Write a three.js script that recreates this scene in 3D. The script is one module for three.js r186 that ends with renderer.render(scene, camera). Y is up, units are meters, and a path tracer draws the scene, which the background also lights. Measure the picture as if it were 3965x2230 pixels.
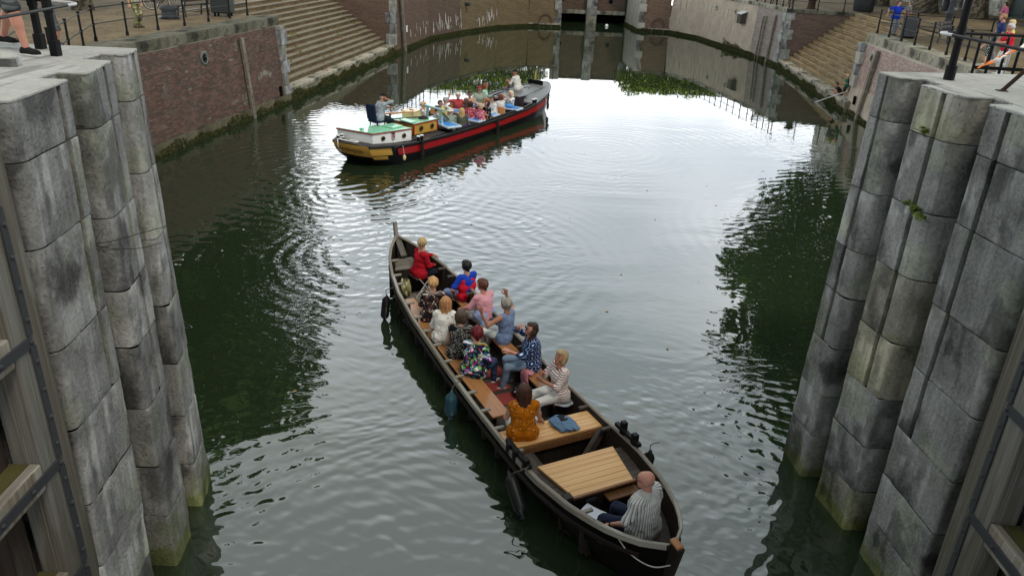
import * as THREE from 'three';
import { mergeGeometries, mergeVertices } from 'three/addons/utils/BufferGeometryUtils.js';
import { RoundedBoxGeometry } from 'three/addons/geometries/RoundedBoxGeometry.js';
import { FontLoader } from 'three/addons/loaders/FontLoader.js';
import { TextGeometry } from 'three/addons/geometries/TextGeometry.js';

// ---------------------------------------------------------------- camera, sky, sun, exposure
const scene = new THREE.Scene();
const camera = new THREE.PerspectiveCamera(40.77, 1024 / 575, 0.1, 900);
camera.rotation.order = 'YXZ';
camera.position.set(0, 7.1, 0);
camera.rotation.set(THREE.MathUtils.degToRad(-24.2), 0, THREE.MathUtils.degToRad(2.4));
const renderer = new THREE.WebGLRenderer({ antialias: true });
renderer.toneMapping = THREE.LinearToneMapping;
renderer.toneMappingExposure = 1.1;
renderer.shadowMap.enabled = true;
const SKY_LOW = 2.8, SKY_HIGH = 0.7;      // radiance of the overcast sky near the horizon and overhead
const sun = new THREE.DirectionalLight(0xfff2e0, 1.5);
sun.position.set(22, 60, 8); sun.target.position.set(0, 0, -25);
sun.castShadow = true; sun.shadow.radius = 22; sun.shadow.mapSize.set(2048, 2048);
Object.assign(sun.shadow.camera, { left: -60, right: 60, top: 60, bottom: -60, near: 1, far: 200 });
scene.add(sun, sun.target);

// ---------------------------------------------------------------- random numbers and noise
function rng(seed) { let s = seed >>> 0; return () => { s = (s + 0x6D2B79F5) | 0; let t = Math.imul(s ^ (s >>> 15), 1 | s); t = (t + Math.imul(t ^ (t >>> 7), 61 | t)) ^ t; return ((t ^ (t >>> 14)) >>> 0) / 4294967296; }; }
const hash = (x, y, z) => { let h = Math.imul(x | 0, 374761393) ^ Math.imul(y | 0, 668265263) ^ Math.imul(z | 0, 1274126177); h = Math.imul(h ^ (h >>> 13), 1274126177); return ((h ^ (h >>> 16)) >>> 0) / 4294967296; };
const sm = (t) => t * t * (3 - 2 * t), lerp = (a, b, t) => a + (b - a) * t, clamp = (v, a = 0, b = 1) => Math.min(b, Math.max(a, v));
const step01 = (a, b, v) => sm(clamp((v - a) / (b - a)));
const LAT = new Float32Array(65536); { const r = rng(4242); for (let i = 0; i < 65536; i++) LAT[i] = r(); }
function flat(x, y, z, px, py) {
  const X = Math.floor(x), Y = Math.floor(y); let u = x - X, v = y - Y; u = u * u * (3 - 2 * u); v = v * v * (3 - 2 * v);
  let x0 = X, x1 = X + 1, y0 = Y, y1 = Y + 1; if (px) { x0 = ((x0 % px) + px) % px; x1 = ((x1 % px) + px) % px; } if (py) { y0 = ((y0 % py) + py) % py; y1 = ((y1 % py) + py) % py; }
  const ox = z * 37, oy = (z * 91) ^ 13; x0 = (x0 + ox) & 255; x1 = (x1 + ox) & 255; y0 = ((y0 + oy) & 255) << 8; y1 = ((y1 + oy) & 255) << 8;
  const a = LAT[y0 + x0], b = LAT[y0 + x1], c = LAT[y1 + x0], d = LAT[y1 + x1], p = a + (b - a) * u; return p + (c + (d - c) * u - p) * v;
}
function noise(x, y, z = 0, px = 0, py = 0) { // value noise, optionally tiling with period px, py
  const Z = Math.floor(z), w = z - Z, a = flat(x, y, Z, px, py); return w === 0 ? a : a + (flat(x, y, Z + 1, px, py) - a) * sm(w);
}
function fbm(x, y, z = 0, oct = 4, px = 0, py = 0) { let s = 0, a = 0.5, n = 0; for (let i = 0; i < oct; i++) { s += a * noise(x, y, z + i * 17, px, py); n += a; a *= 0.5; x *= 2; y *= 2; px *= 2; py *= 2; } return s / n; }

// the sky: bright overcast with thicker and thinner cloud
{
  const W = 768, Hh = 384, d = new Float32Array(W * Hh * 4);
  for (let j = 0; j < Hh; j++) {
    const el = (j / (Hh - 1) - 0.5) * Math.PI, s = Math.sin(el), up = Math.max(s, 0);
    for (let i = 0; i < W; i++) {
      const az = (i / W) * Math.PI * 2, cx = Math.cos(az) * Math.cos(el), cz = Math.sin(az) * Math.cos(el), q = 1 / (up + 0.22);
      const n = fbm(cx * q * 1.5 + 9, cz * q * 1.5 + 4, up * 1.5, 5), n2 = fbm(cx * q * 4 + 3, cz * q * 4 + 8, 2.5, 4);
      const cl = step01(0.3, 0.66, n * 0.72 + n2 * 0.28), b = lerp(SKY_LOW, SKY_HIGH, step01(0.22, 0.68, up));
      const k = b * lerp(0.66, 1.18, cl), o = (j * W + i) * 4, blue = 1 - cl;
      const hi = step01(0.25, 0.7, up); d[o] = k * (0.99 - 0.09 * blue - 0.08 * hi); d[o + 1] = k * (1.0 - 0.02 * blue); d[o + 2] = k * (1.0 + 0.07 * blue - 0.01 * hi); d[o + 3] = 1;
    }
  }
  const t = new THREE.DataTexture(d, W, Hh, THREE.RGBAFormat, THREE.FloatType);
  t.mapping = THREE.EquirectangularReflectionMapping; t.magFilter = t.minFilter = THREE.LinearFilter; t.wrapS = THREE.RepeatWrapping; t.needsUpdate = true;
  scene.background = t; scene.environment = t;
}

// ---------------------------------------------------------------- naming
const V = (x, y, z) => new THREE.Vector3(x, y, z), DEG = Math.PI / 180;
const used = new Map();
function numbered(name) { const n = used.get(name) ?? 0; used.set(name, n + 1); return n ? `${name}_${String(n).padStart(3, '0')}` : name; }
function thing(name, label, category, pos = [0, 0, 0], turn = 0, group) {
  const o = new THREE.Group(); o.name = numbered(name); o.position.set(...pos); o.rotation.y = turn;
  o.userData = { label, category }; if (group) o.userData.group = group; scene.add(o); return o;
}
function part(parent, name, geo, mat, extra) {
  const m = new THREE.Mesh(geo, mat); m.name = name; m.castShadow = m.receiveShadow = true; parent.add(m);
  if (extra) Object.assign(m.userData, extra); return m;
}
function struct(name, geo, mat) { const m = new THREE.Mesh(geo, mat); m.name = numbered(name); m.userData.kind = 'structure'; m.castShadow = m.receiveShadow = true; scene.add(m); return m; }

// ---------------------------------------------------------------- geometry helpers
const Mx = new THREE.Matrix4();
function merge(list) {
  const gs = list.map((g) => { const q = g.index ? g.toNonIndexed() : g; for (const k of Object.keys(q.attributes)) if (!['position', 'normal', 'uv', 'color'].includes(k)) q.deleteAttribute(k); return q; });
  if (gs.some((g) => g.attributes.color)) for (const g of gs) if (!g.attributes.color) g.setAttribute('color', new THREE.BufferAttribute(new Float32Array(g.attributes.position.count * 3).fill(1), 3));
  return mergeGeometries(gs, false);
}
const tr = (g, x, y, z, rx = 0, ry = 0, rz = 0) => { if (rx || ry || rz) g.applyMatrix4(Mx.makeRotationFromEuler(new THREE.Euler(rx, ry, rz))); return g.translate(x, y, z); };
// box-projected uv in metres
function boxUV(g, ox = 0, oy = 0) {
  if (g.index) g = g.toNonIndexed(); const p = g.attributes.position, n = p.count, uv = new Float32Array(n * 2), a = V(), b = V(), c = V();
  for (let i = 0; i < n; i += 3) {
    a.fromBufferAttribute(p, i); b.fromBufferAttribute(p, i + 1); c.fromBufferAttribute(p, i + 2);
    const f = b.clone().sub(a).cross(c.clone().sub(a)); const ax = Math.abs(f.x), ay = Math.abs(f.y), az = Math.abs(f.z);
    [a, b, c].forEach((q, k) => { const [u, v] = ay > ax && ay > az ? [q.x, q.z] : ax > az ? [q.z, q.y] : [q.x, q.y]; uv[(i + k) * 2] = u + ox; uv[(i + k) * 2 + 1] = v + oy; });
  }
  g.setAttribute('uv', new THREE.BufferAttribute(uv, 2)); return g;
}
const box = (w, h, d, x = 0, y = 0, z = 0, rx = 0, ry = 0, rz = 0) => tr(boxUV(new THREE.BoxGeometry(w, h, d)), x, y, z, rx, ry, rz);
const rbox = (w, h, d, r = 0.01, x = 0, y = 0, z = 0, rx = 0, ry = 0, rz = 0) => tr(boxUV(new RoundedBoxGeometry(w, h, d, 2, Math.min(r, w / 2.01, h / 2.01, d / 2.01))), x, y, z, rx, ry, rz);
function rod(a, b, r0, r1 = r0, seg = 10) { // cylinder from a to b
  const A = V(...a), B = V(...b), d = B.clone().sub(A), g = new THREE.CylinderGeometry(r1, r0, d.length(), seg, 1);
  g.applyQuaternion(new THREE.Quaternion().setFromUnitVectors(V(0, 1, 0), d.clone().normalize())); const m = A.add(B).multiplyScalar(0.5); return g.translate(m.x, m.y, m.z);
}
function beam(a, b, w, h, up = [0, 1, 0]) { // square bar from a to b
  const A = V(...a), B = V(...b), z = B.clone().sub(A), L = z.length(); z.normalize();
  const x = V(...up).cross(z).normalize(), y = z.clone().cross(x), g = boxUV(new THREE.BoxGeometry(w, h, L));
  g.applyMatrix4(new THREE.Matrix4().makeBasis(x, y, z)); const m = A.add(B).multiplyScalar(0.5); return g.translate(m.x, m.y, m.z);
}
const tube = (pts, r, seg = 40, rs = 8, closed = false) => new THREE.TubeGeometry(new THREE.CatmullRomCurve3(pts.map((p) => V(...p)), closed), seg, r, rs, closed);
const lathe = (pts, seg = 20) => new THREE.LatheGeometry(pts.map(([r, y]) => new THREE.Vector2(r, y)), seg);
// a grid surface through rows of points [[x,y,z],...]
function sheet(rows, closed = false) {
  const R = rows.length, C = rows[0].length, pos = [], uv = [], idx = [];
  let vAcc = 0;
  for (let i = 0; i < R; i++) { let uAcc = 0; if (i) vAcc += V(...rows[i][0]).distanceTo(V(...rows[i - 1][0])); for (let j = 0; j < C; j++) { if (j) uAcc += V(...rows[i][j]).distanceTo(V(...rows[i][j - 1])); pos.push(...rows[i][j]); uv.push(uAcc, vAcc); } }
  for (let i = 0; i < R - 1; i++) for (let j = 0; j < C - 1 + (closed ? 1 : 0); j++) { const a = i * C + j, b = i * C + (j + 1) % C, c = a + C, d = (i + 1) * C + (j + 1) % C; idx.push(a, b, d, a, d, c); }
  const g = new THREE.BufferGeometry(); g.setAttribute('position', new THREE.Float32BufferAttribute(pos, 3)); g.setAttribute('uv', new THREE.Float32BufferAttribute(uv, 2)); g.setIndex(idx); g.computeVertexNormals(); return g;
}
// a prism standing on a polygon [[x,z],...] between two heights
function prism(poly, y0, y1, bevel = 0) {
  const s = new THREE.Shape(poly.map(([x, z]) => new THREE.Vector2(x, -z)));
  const g = new THREE.ExtrudeGeometry(s, { depth: y1 - y0 - 2 * bevel, bevelEnabled: bevel > 0, bevelSize: bevel, bevelOffset: -bevel, bevelThickness: bevel, bevelSegments: 2, curveSegments: 6 });
  g.rotateX(-Math.PI / 2); g.translate(0, y0 + bevel, 0); return boxUV(g);
}

// ---------------------------------------------------------------- textures
function dataTex(W, H, fn, srgb = false) {
  const d = new Uint8Array(W * H * 4);
  for (let j = 0; j < H; j++) for (let i = 0; i < W; i++) { const c = fn(i, j), o = (j * W + i) * 4; if (typeof c === 'number') { d[o] = d[o + 1] = d[o + 2] = clamp(c) * 255; } else { d[o] = clamp(c[0]) * 255; d[o + 1] = clamp(c[1]) * 255; d[o + 2] = clamp(c[2]) * 255; } d[o + 3] = 255; }
  const t = new THREE.DataTexture(d, W, H); t.magFilter = THREE.LinearFilter; t.wrapS = t.wrapT = THREE.RepeatWrapping; if (srgb) t.colorSpace = THREE.SRGBColorSpace; t.needsUpdate = true; return t;
}
const sized = (t, w, h = w) => { const c = t.clone(); c.repeat.set(1 / w, 1 / h); c.needsUpdate = true; return c; };
const toS = (v) => (v <= 0.0031308 ? v * 12.92 : 1.055 * v ** (1 / 2.4) - 0.055);
const lin = (r, g, b) => [toS(r), toS(g), toS(b)];
const std = (r, g, b, rough = 0.8, o = {}) => { const { metal = 0, spec = rough > 0.75 ? 0.3 : 0.6, ...q } = o; const m = new THREE.MeshPhysicalMaterial({ roughness: rough, metalness: metal, specularIntensity: spec, ...q }); m.color.setRGB(r, g, b); return m; };
function canvasTex(W, H, draw) { const c = document.createElement('canvas'); c.width = W; c.height = H; draw(c.getContext('2d'), W, H); const t = new THREE.CanvasTexture(c); t.colorSpace = THREE.SRGBColorSpace; t.wrapS = t.wrapT = THREE.RepeatWrapping; return t; }

// weathered grey limestone with damp patches, runs of lime and pits (4 m tile)
const N = 1024;
const stoneH = new Float32Array(N * N);
const stoneTex = dataTex(N, N, (i, j) => {
  const x = i / N, y = j / N;
  const big = fbm(x * 4, y * 4, 1, 4, 4, 4), mid = fbm(x * 14, y * 10, 5, 4, 14, 10), fine = fbm(x * 120, y * 120, 9, 2, 120, 120);
  const run = fbm(x * 28, y * 3, 21, 4, 28, 3), run2 = fbm(x * 60, y * 4, 33, 3, 60, 4), pit = noise(x * 170, y * 170, 41, 170, 170);
  let v = 0.27 + 0.24 * (big - 0.5) + 0.24 * (mid - 0.5) + 0.14 * (fine - 0.5);
  v += 0.13 * step01(0.55, 0.74, run) * step01(0.4, 0.6, mid) ;            // pale lime runs
  v *= 1 - 0.5 * step01(0.54, 0.68, fbm(x * 9, y * 6, 61, 5, 9, 6));    // black crust patches
  v *= 1 - 0.16 * step01(0.55, 0.75, run2);
  const p = step01(0.9, 0.97, pit); v *= 1 - 0.5 * p; stoneH[j * N + i] = 0.5 + 0.5 * (fine - 0.5) + 0.6 * (mid - 0.5) - 0.6 * p;
  const g = step01(0.56, 0.72, fbm(x * 6, y * 5, 77, 4, 6, 5));         // greenish algae
  return lin(v * (1.0 - 0.02 * g), v * (1.0 + 0.02 * g), v * (0.985 - 0.12 * g));
}, true);
const stoneBump = dataTex(N, N, (i, j) => stoneH[j * N + i]);
const stoneMat = (t, r = 0.86) => std(t[0], t[1], t[2], r, { map: sized(stoneTex, 3.1), bumpMap: sized(stoneBump, 3.1), bumpScale: 0.011 });
// limewash and render: soft blotches, thin streaks of damp
const limeTex = dataTex(768, 768, (i, j) => { const x = i / 768, y = j / 768, n = fbm(x * 5, y * 4, 91, 5, 5, 4), f = fbm(x * 90, y * 90, 93, 2, 90, 90), st = fbm(x * 50, y * 3, 95, 3, 50, 3), brick = fbm(x * 24, y * 60, 97, 2, 24, 60); let v = 0.4 * (0.66 + 0.52 * n + 0.22 * (f - 0.5) + 0.2 * (brick - 0.5)); v *= 1 - 0.42 * step01(0.57, 0.7, st) * step01(0.45, 0.6, n); return lin(v, v * (0.97 + 0.03 * n), v * (0.92 + 0.05 * n)); }, true);
const limeMat = (t) => std(t[0], t[1], t[2], 0.92, { map: sized(limeTex, 3.4), bumpMap: sized(stoneBump, 2.3), bumpScale: 0.004 });
const STONE = [stoneMat([0.8, 0.805, 0.79]), stoneMat([0.62, 0.63, 0.62]), stoneMat([0.98, 0.985, 0.965]), stoneMat([0.72, 0.725, 0.7])];
const STONE_WARM = [stoneMat([0.9, 0.86, 0.66]), stoneMat([0.8, 0.77, 0.66])];
const STONE_TOP = limeMat([1.0, 1.01, 0.99]);
const COPING = stoneMat([0.95, 0.88, 0.7]), QUOIN = stoneMat([0.95, 0.97, 1.0]), COPING_DARK = stoneMat([0.42, 0.4, 0.31]);

// brickwork for walls too far away to tell the bricks apart: soft tone per brick, joints in the relief (2.2 m x 0.924 m tile)
const BW = 512, BH = 512;
const brickAt = (i, j) => { const u = (i / BW) * 10, v = (j / BH) * 12, r = Math.floor(v), s = (r % 2) * 0.5, c = Math.floor(u + s), fu = u + s - c, fv = v - r; return [((c % 10) + 10) % 10, r, fu, fv, Math.min(fu * 0.22, (1 - fu) * 0.22, fv * 0.077, (1 - fv) * 0.077)]; };
const brickTex = dataTex(BW, BH, (i, j) => {
  const [c, r, , , e] = brickAt(i, j), h = hash(c, r, 3), n = fbm((i / BW) * 20, (j / BH) * 20, 3, 3, 20, 20), joint = 1 - step01(0.003, 0.008, e);
  const a = [0.26 + 0.13 * h, 0.15 + 0.07 * h, 0.125 + 0.05 * h], k = 0.8 + 0.4 * n; return lin(lerp(a[0] * k, 0.3, joint * 0.7), lerp(a[1] * k, 0.26, joint * 0.7), lerp(a[2] * k, 0.22, joint * 0.7));
}, true);
const brickBump = dataTex(BW, BH, (i, j) => step01(0.002, 0.009, brickAt(i, j)[4]) * 0.9 + 0.1 * noise(i * 0.5, j * 0.5, 1));
const brickMat = (r, g, b) => std(r, g, b, 0.9, { map: sized(brickTex, 2.2, 0.924), bumpMap: sized(brickBump, 2.2, 0.924), bumpScale: 0.012 });
const BRICK_FAR = brickMat(0.38, 0.43, 0.4), BRICK_FAR_OLIVE = brickMat(0.46, 0.58, 0.42), BRICK_PALE = brickMat(0.8, 1.15, 1.25), BRICK_RED = brickMat(0.6, 0.6, 0.6), BRICK_DARK = brickMat(0.34, 0.4, 0.38);  // the last tint is slightly darker than the far brick
const MORTAR = stoneMat([0.6, 0.53, 0.44]), MORTAR_PALE = limeMat([1.1, 0.98, 0.85]), PLASTER = limeMat([1.0, 0.96, 0.88]), RENDER = limeMat([1.05, 0.9, 0.75]);
const BRICKS = [[0.115, 0.068, 0.055], [0.14, 0.083, 0.066], [0.095, 0.063, 0.052], [0.13, 0.09, 0.074], [0.165, 0.1, 0.08], [0.085, 0.068, 0.056]].map((c) => std(...c, 0.9, { bumpMap: sized(stoneBump, 0.8), bumpScale: 0.006 }));
const BRICKS_PALE = [[0.36, 0.25, 0.22], [0.4, 0.29, 0.25], [0.33, 0.24, 0.215], [0.42, 0.33, 0.29], [0.3, 0.22, 0.2]].map((c) => std(...c, 0.9, { bumpMap: sized(stoneBump, 0.8), bumpScale: 0.006 }));

// small brick pavers, sanded and leaf-strewn (4 m tile)
const paveTex = dataTex(N, N, (i, j) => {
  const u = (i / N) * 40, v = (j / N) * 20, r = Math.floor(u), vv = v + (r % 2) * 0.5, c = ((Math.floor(vv) % 20) + 20) % 20, fu = u - r, fv = vv - Math.floor(vv), e = Math.min(fu * 0.5, (1 - fu) * 0.5, fv, 1 - fv);
  const h = hash(r, c, 7), n = fbm((i / N) * 5, (j / N) * 5, 11, 5, 5, 5), f = fbm((i / N) * 90, (j / N) * 90, 13, 2, 90, 90), jt = 1 - step01(0.03, 0.09, e);
  const sand = step01(0.42, 0.62, n), k = (0.75 + 0.4 * h) * (0.7 + 0.6 * f);
  const litter = step01(0.74, 0.8, fbm((i / N) * 70, (j / N) * 70, 23, 2, 70, 70));
  let a = [0.2 * k, 0.155 * k, 0.1 * k]; a = a.map((q, m) => lerp(q, [0.25, 0.2, 0.125][m] * (0.8 + 0.4 * f), sand * 0.75)); a = a.map((q, m) => lerp(q, [0.1, 0.09, 0.06][m], jt * 0.4 * (1 - sand)));
  a = a.map((q, m) => lerp(q, [0.33, 0.26, 0.13][m], litter * 0.6)); return lin(...a);
}, true);
const PAVE = std(0.78, 0.76, 0.7, 0.95, { map: sized(paveTex, 4) });
const STEP = std(1.1, 1.06, 1.0, 0.95, { map: sized(paveTex, 4.3, 3.1), bumpMap: sized(stoneBump, 2), bumpScale: 0.012 });
const RISER_SHADED = std(0.62, 0.58, 0.52, 0.95, { map: sized(paveTex, 4.3, 3.1), bumpMap: sized(stoneBump, 2), bumpScale: 0.012 }), TREAD_LIT = limeMat([0.62, 0.56, 0.44]);  // left steps: lit treads and shaded risers put into the colours
const STEP_EDGE = stoneMat([1.25, 1.15, 0.95]);

// timber: grain along v (1 m x 4 m tile)
function grainTex(seed, lo, hi, wear) { return dataTex(512, 1024, (i, j) => { const x = i / 512, y = j / 1024, g = fbm(x * 40, y * 3, seed, 4, 40, 3), f = fbm(x * 150, y * 6, seed + 5, 3, 150, 6), n = fbm(x * 4, y * 4, seed + 9, 4, 4, 4), t = clamp(0.15 + 0.7 * g + 0.5 * (f - 0.5)); const w = wear ? step01(0.5, 0.66, n) * wear : 0; return lin(...[0, 1, 2].map((m) => lerp(lerp(lo[m], hi[m], t), [0.3, 0.29, 0.26][m], w * f))); }, true); }
const woodGreyT = grainTex(3, [0.075, 0.062, 0.046], [0.23, 0.205, 0.165], 0.8), woodPineT = grainTex(13, [0.5, 0.25, 0.08], [0.78, 0.5, 0.23], 0), woodDarkT = grainTex(23, [0.018, 0.013, 0.011], [0.05, 0.037, 0.031], 0.12), woodOrangeT = grainTex(33, [0.27, 0.11, 0.038], [0.47, 0.23, 0.095], 0);
const woodBump = dataTex(512, 1024, (i, j) => fbm((i / 512) * 60, (j / 1024) * 4, 51, 4, 60, 4));
const wood = (t, k, r, b = 0.006, o = {}) => std(k, k, k, r, { map: sized(t, 1, 4), bumpMap: sized(woodBump, 1, 4), bumpScale: b, ...o });
const W_GREY = std(0.74, 0.78, 0.8, 0.85, { map: sized(woodGreyT, 1, 4), bumpMap: sized(woodBump, 1, 4), bumpScale: 0.008 }), W_PALE = wood(woodGreyT, 1.35, 0.85, 0.008), W_DARK = wood(woodDarkT, 0.6, 0.5, 0.006, { spec: 0.25 }), W_BROWN = wood(woodDarkT, 1.5, 0.6, 0.006, { spec: 0.35 }), W_PINE = wood(woodPineT, 1, 0.28, 0.002), W_ORANGE = wood(woodOrangeT, 0.95, 0.16, 0.001), W_FLOOR = wood(woodGreyT, 1.0, 0.8), W_STRIP = wood(woodGreyT, 1.05, 0.8);
const IRON = std(0.009, 0.009, 0.01, 0.4, { spec: 0.3 }), IRON_GREY = std(0.04, 0.043, 0.047, 0.6, { spec: 0.4 }), RUST = std(0.05, 0.03, 0.02, 0.85, { bumpMap: sized(stoneBump, 0.6), bumpScale: 0.006 }), STEEL = std(0.55, 0.56, 0.57, 0.35), BLACK = std(0.007, 0.007, 0.008, 0.5, { spec: 0.3 }), RUBBER = std(0.014, 0.014, 0.015, 0.38), WHITE = std(0.75, 0.76, 0.75, 0.4), ROPE = std(0.5, 0.48, 0.43, 0.9), ROPE_DARK = std(0.12, 0.1, 0.08, 0.9), VOID = std(0.003, 0.003, 0.003, 1);
const MOSS = [std(0.045, 0.052, 0.013, 0.95), std(0.028, 0.034, 0.011, 0.95), std(0.07, 0.066, 0.024, 0.95)];
// ---------------------------------------------------------------- the water
const QUAY = 3.65, PIER = 5.74;
{
  const X0 = -17, X1 = 18, Z0 = -46, Z1 = 4, W = 1536, Hh = 2048, h = new Float32Array(W * Hh * 4);
  const wv = [], r = rng(11);
  for (let i = 0; i < 18; i++) { const a = (r() - 0.5) * 1.5 + (i % 4 === 0 ? 0.9 : 0), L = 0.12 + 0.42 * r() ** 1.6; wv.push([Math.sin(a) * 6.283 / L, Math.cos(a) * 6.283 / L, r() * 6.28, L / 6.283 * 0.0088]); }
  const long = []; for (let i = 0; i < 5; i++) { const a = (r() - 0.5) * 1.0, L = 0.9 + 1.5 * r(); long.push([Math.sin(a) * 6.283 / L, Math.cos(a) * 6.283 / L, r() * 6.28, L / 6.283 * 0.0036]); }
  // where the boats stir the water: centre, reach, wavelength, steepness
  const rings = [[-6.5, -24.5, 9, 0.5, 0.06], [-4.6, -22.5, 6, 0.36, 0.05], [-2.8, -17.5, 7, 0.42, 0.05], [8.6, -15.4, 3.2, 0.36, 0.045], [6.4, -11.5, 2.4, 0.3, 0.06], [3.4, -29, 9, 0.45, 0.012], [-0.6, -5.5, 7, 0.32, 0.035], [11.5, -20, 9, 0.42, 0.022]];
  const A = new Float64Array(wv.flat()), G = new Float64Array(long.flat()), Rg = new Float64Array(rings.flat()), nA = A.length, nG = G.length, nR = Rg.length;
  const row = (j) => {
    const z = Z0 + (Z1 - Z0) * (j + 0.5) / Hh, near = step01(-40, -15, z), edge = step01(Z0, Z0 + 5, z), off = Math.max(0, -z - 30) * 0.05, dz0 = 0;
    for (let i = 0; i < W; i++) {
      const x = X0 + (X1 - X0) * (i + 0.5) / W;
      const wa = flat(x * 0.45, z * 0.45, 0, 0, 0) * 2.2, wb = flat(x * 1.3 + 40, z * 1.3, 0, 0, 0) * 0.5, wx = x + wa * 0.5 + wb * 0.25, wz = z + wb * 0.4 + wa * 0.35;
      const patch = flat(x * 0.3 + 7, z * 0.2 + 3, 0, 0, 0) * 0.65 + flat(x * 0.8 + 7, z * 0.5 + 3, 1, 0, 0) * 0.35, calm = 1 - step01(-11.4, -8.6, x - off);
      const k = (0.12 + 0.88 * step01(0.3, 0.65, patch)) * lerp(0.05, 1, near) * lerp(1, 0.25, calm);
      let v = 0, g = 0;
      for (let q = 0; q < nA; q += 4) v += A[q + 3] * Math.sin(A[q] * wx + A[q + 1] * wz + A[q + 2]);
      for (let q = 0; q < nG; q += 4) g += G[q + 3] * Math.sin(G[q] * wx + G[q + 1] * wz + G[q + 2]);
      v = v * k * 1.0 + g * lerp(0.12, 0.8, near) * lerp(1, 0.4, calm);
      for (let q = 0; q < nR; q += 5) {
        const R = Rg[q + 2], dx = x - Rg[q], dz = z - Rg[q + 1]; if (dx > R || dx < -R || dz > R || dz < -R) continue; const d = Math.sqrt(dx * dx + dz * dz) + wb * 0.35; if (d > R) continue;
        const f = Math.cos((d / R) * Math.PI * 0.5) * step01(0, 0.9, d), L = Rg[q + 3], ang = flat(dx / (d + 1) * 2.5 + 20, dz / (d + 1) * 2.5, 0, 0, 0);
        v += f * (0.25 + 1.1 * ang) * Rg[q + 4] * L / 6.283 * Math.sin(d * 6.283 / L + wa * 1.5);
      }
      v += (flat(wx * 5.5, wz * 9, 0, 0, 0) - 0.5) * 0.006 * k; // choppy little facets
      const o = (j * W + i) * 4; h[o] = h[o + 1] = h[o + 2] = v * edge * 10 + 0.5; h[o + 3] = 1;
    }
  };
  for (let j = 0; j < Hh; j++) row(j);
  const bump = new THREE.DataTexture(h, W, Hh, THREE.RGBAFormat, THREE.FloatType); bump.magFilter = THREE.LinearFilter; bump.needsUpdate = true;
  const body = [0.016, 0.027, 0.013];
  const mk = (o) => { const m = new THREE.MeshPhysicalMaterial({ roughness: 0.015, ior: 2.3, ...o }); m.color.setRGB(...body); return m; };
  const near = mk({ bumpMap: bump, bumpScale: 0.1 });
  const farB = dataTex(512, 512, (i, j) => fbm(i / 512 * 24, j / 512 * 40, 3, 3, 24, 40)), far = mk({ bumpMap: sized(farB, 16), bumpScale: 0.0016 });
  const quad = (x0, x1, z0, z1, uvf) => { const g = new THREE.PlaneGeometry(x1 - x0, z1 - z0, 8, 8); g.rotateX(-Math.PI / 2); g.translate((x0 + x1) / 2, 0, (z0 + z1) / 2); const p = g.attributes.position, u = g.attributes.uv; for (let i = 0; i < p.count; i++) u.setXY(i, ...uvf(p.getX(i), p.getZ(i))); return g; };
  const a = quad(X0, X1, Z0, Z1, (x, z) => [(x - X0) / (X1 - X0), (z - Z0) / (Z1 - Z0)]), b = quad(X0, X1, -90, Z0, (x, z) => [x, z]), c = quad(X0, X1, Z1, 30, (x, z) => [x, z]);
  const g = mergeGeometries([a, mergeGeometries([b, c])], true); const w = struct('water', g, [near, far]);
  w.castShadow = false;
}

// ---------------------------------------------------------------- the quay ground, one sheet with the basin cut out
{
  const outer = new THREE.Shape([[-300, -400], [300, -400], [300, 120], [-300, 120]].map(([x, z]) => new THREE.Vector2(x, -z)));
  const hole = [[-5.2, 60], [-5.2, -9.7], [-12.75, -23.5], [-10.85, -35.4], [-15.15, -35.9], [-13.05, -52.5], [-8.35, -52.0], [-8.05, -53.4], [-7.1, -61], [-5.0, -66], [-2.35, -71.1], [0.45, -73.7], [3.3, -73.75], [3.3, -79.6], [9.95, -79.6], [10.5, -73.6], [13.3, -73.1], [15.2, -69.4], [16.05, -63.7], [16.95, -59.2], [17.5, -53.9], [21.7, -52.6], [20.75, -38.95], [16.5, -39.15], [15.5, -26.2], [6.2, -10.1], [5.4, 60]];
  outer.holes.push(new THREE.Path(hole.map(([x, z]) => new THREE.Vector2(x, -z))));
  const g = new THREE.ShapeGeometry(outer); g.rotateX(-Math.PI / 2); g.translate(0, QUAY, 0); struct('quay_ground', boxUV(g), PAVE);
}

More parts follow.
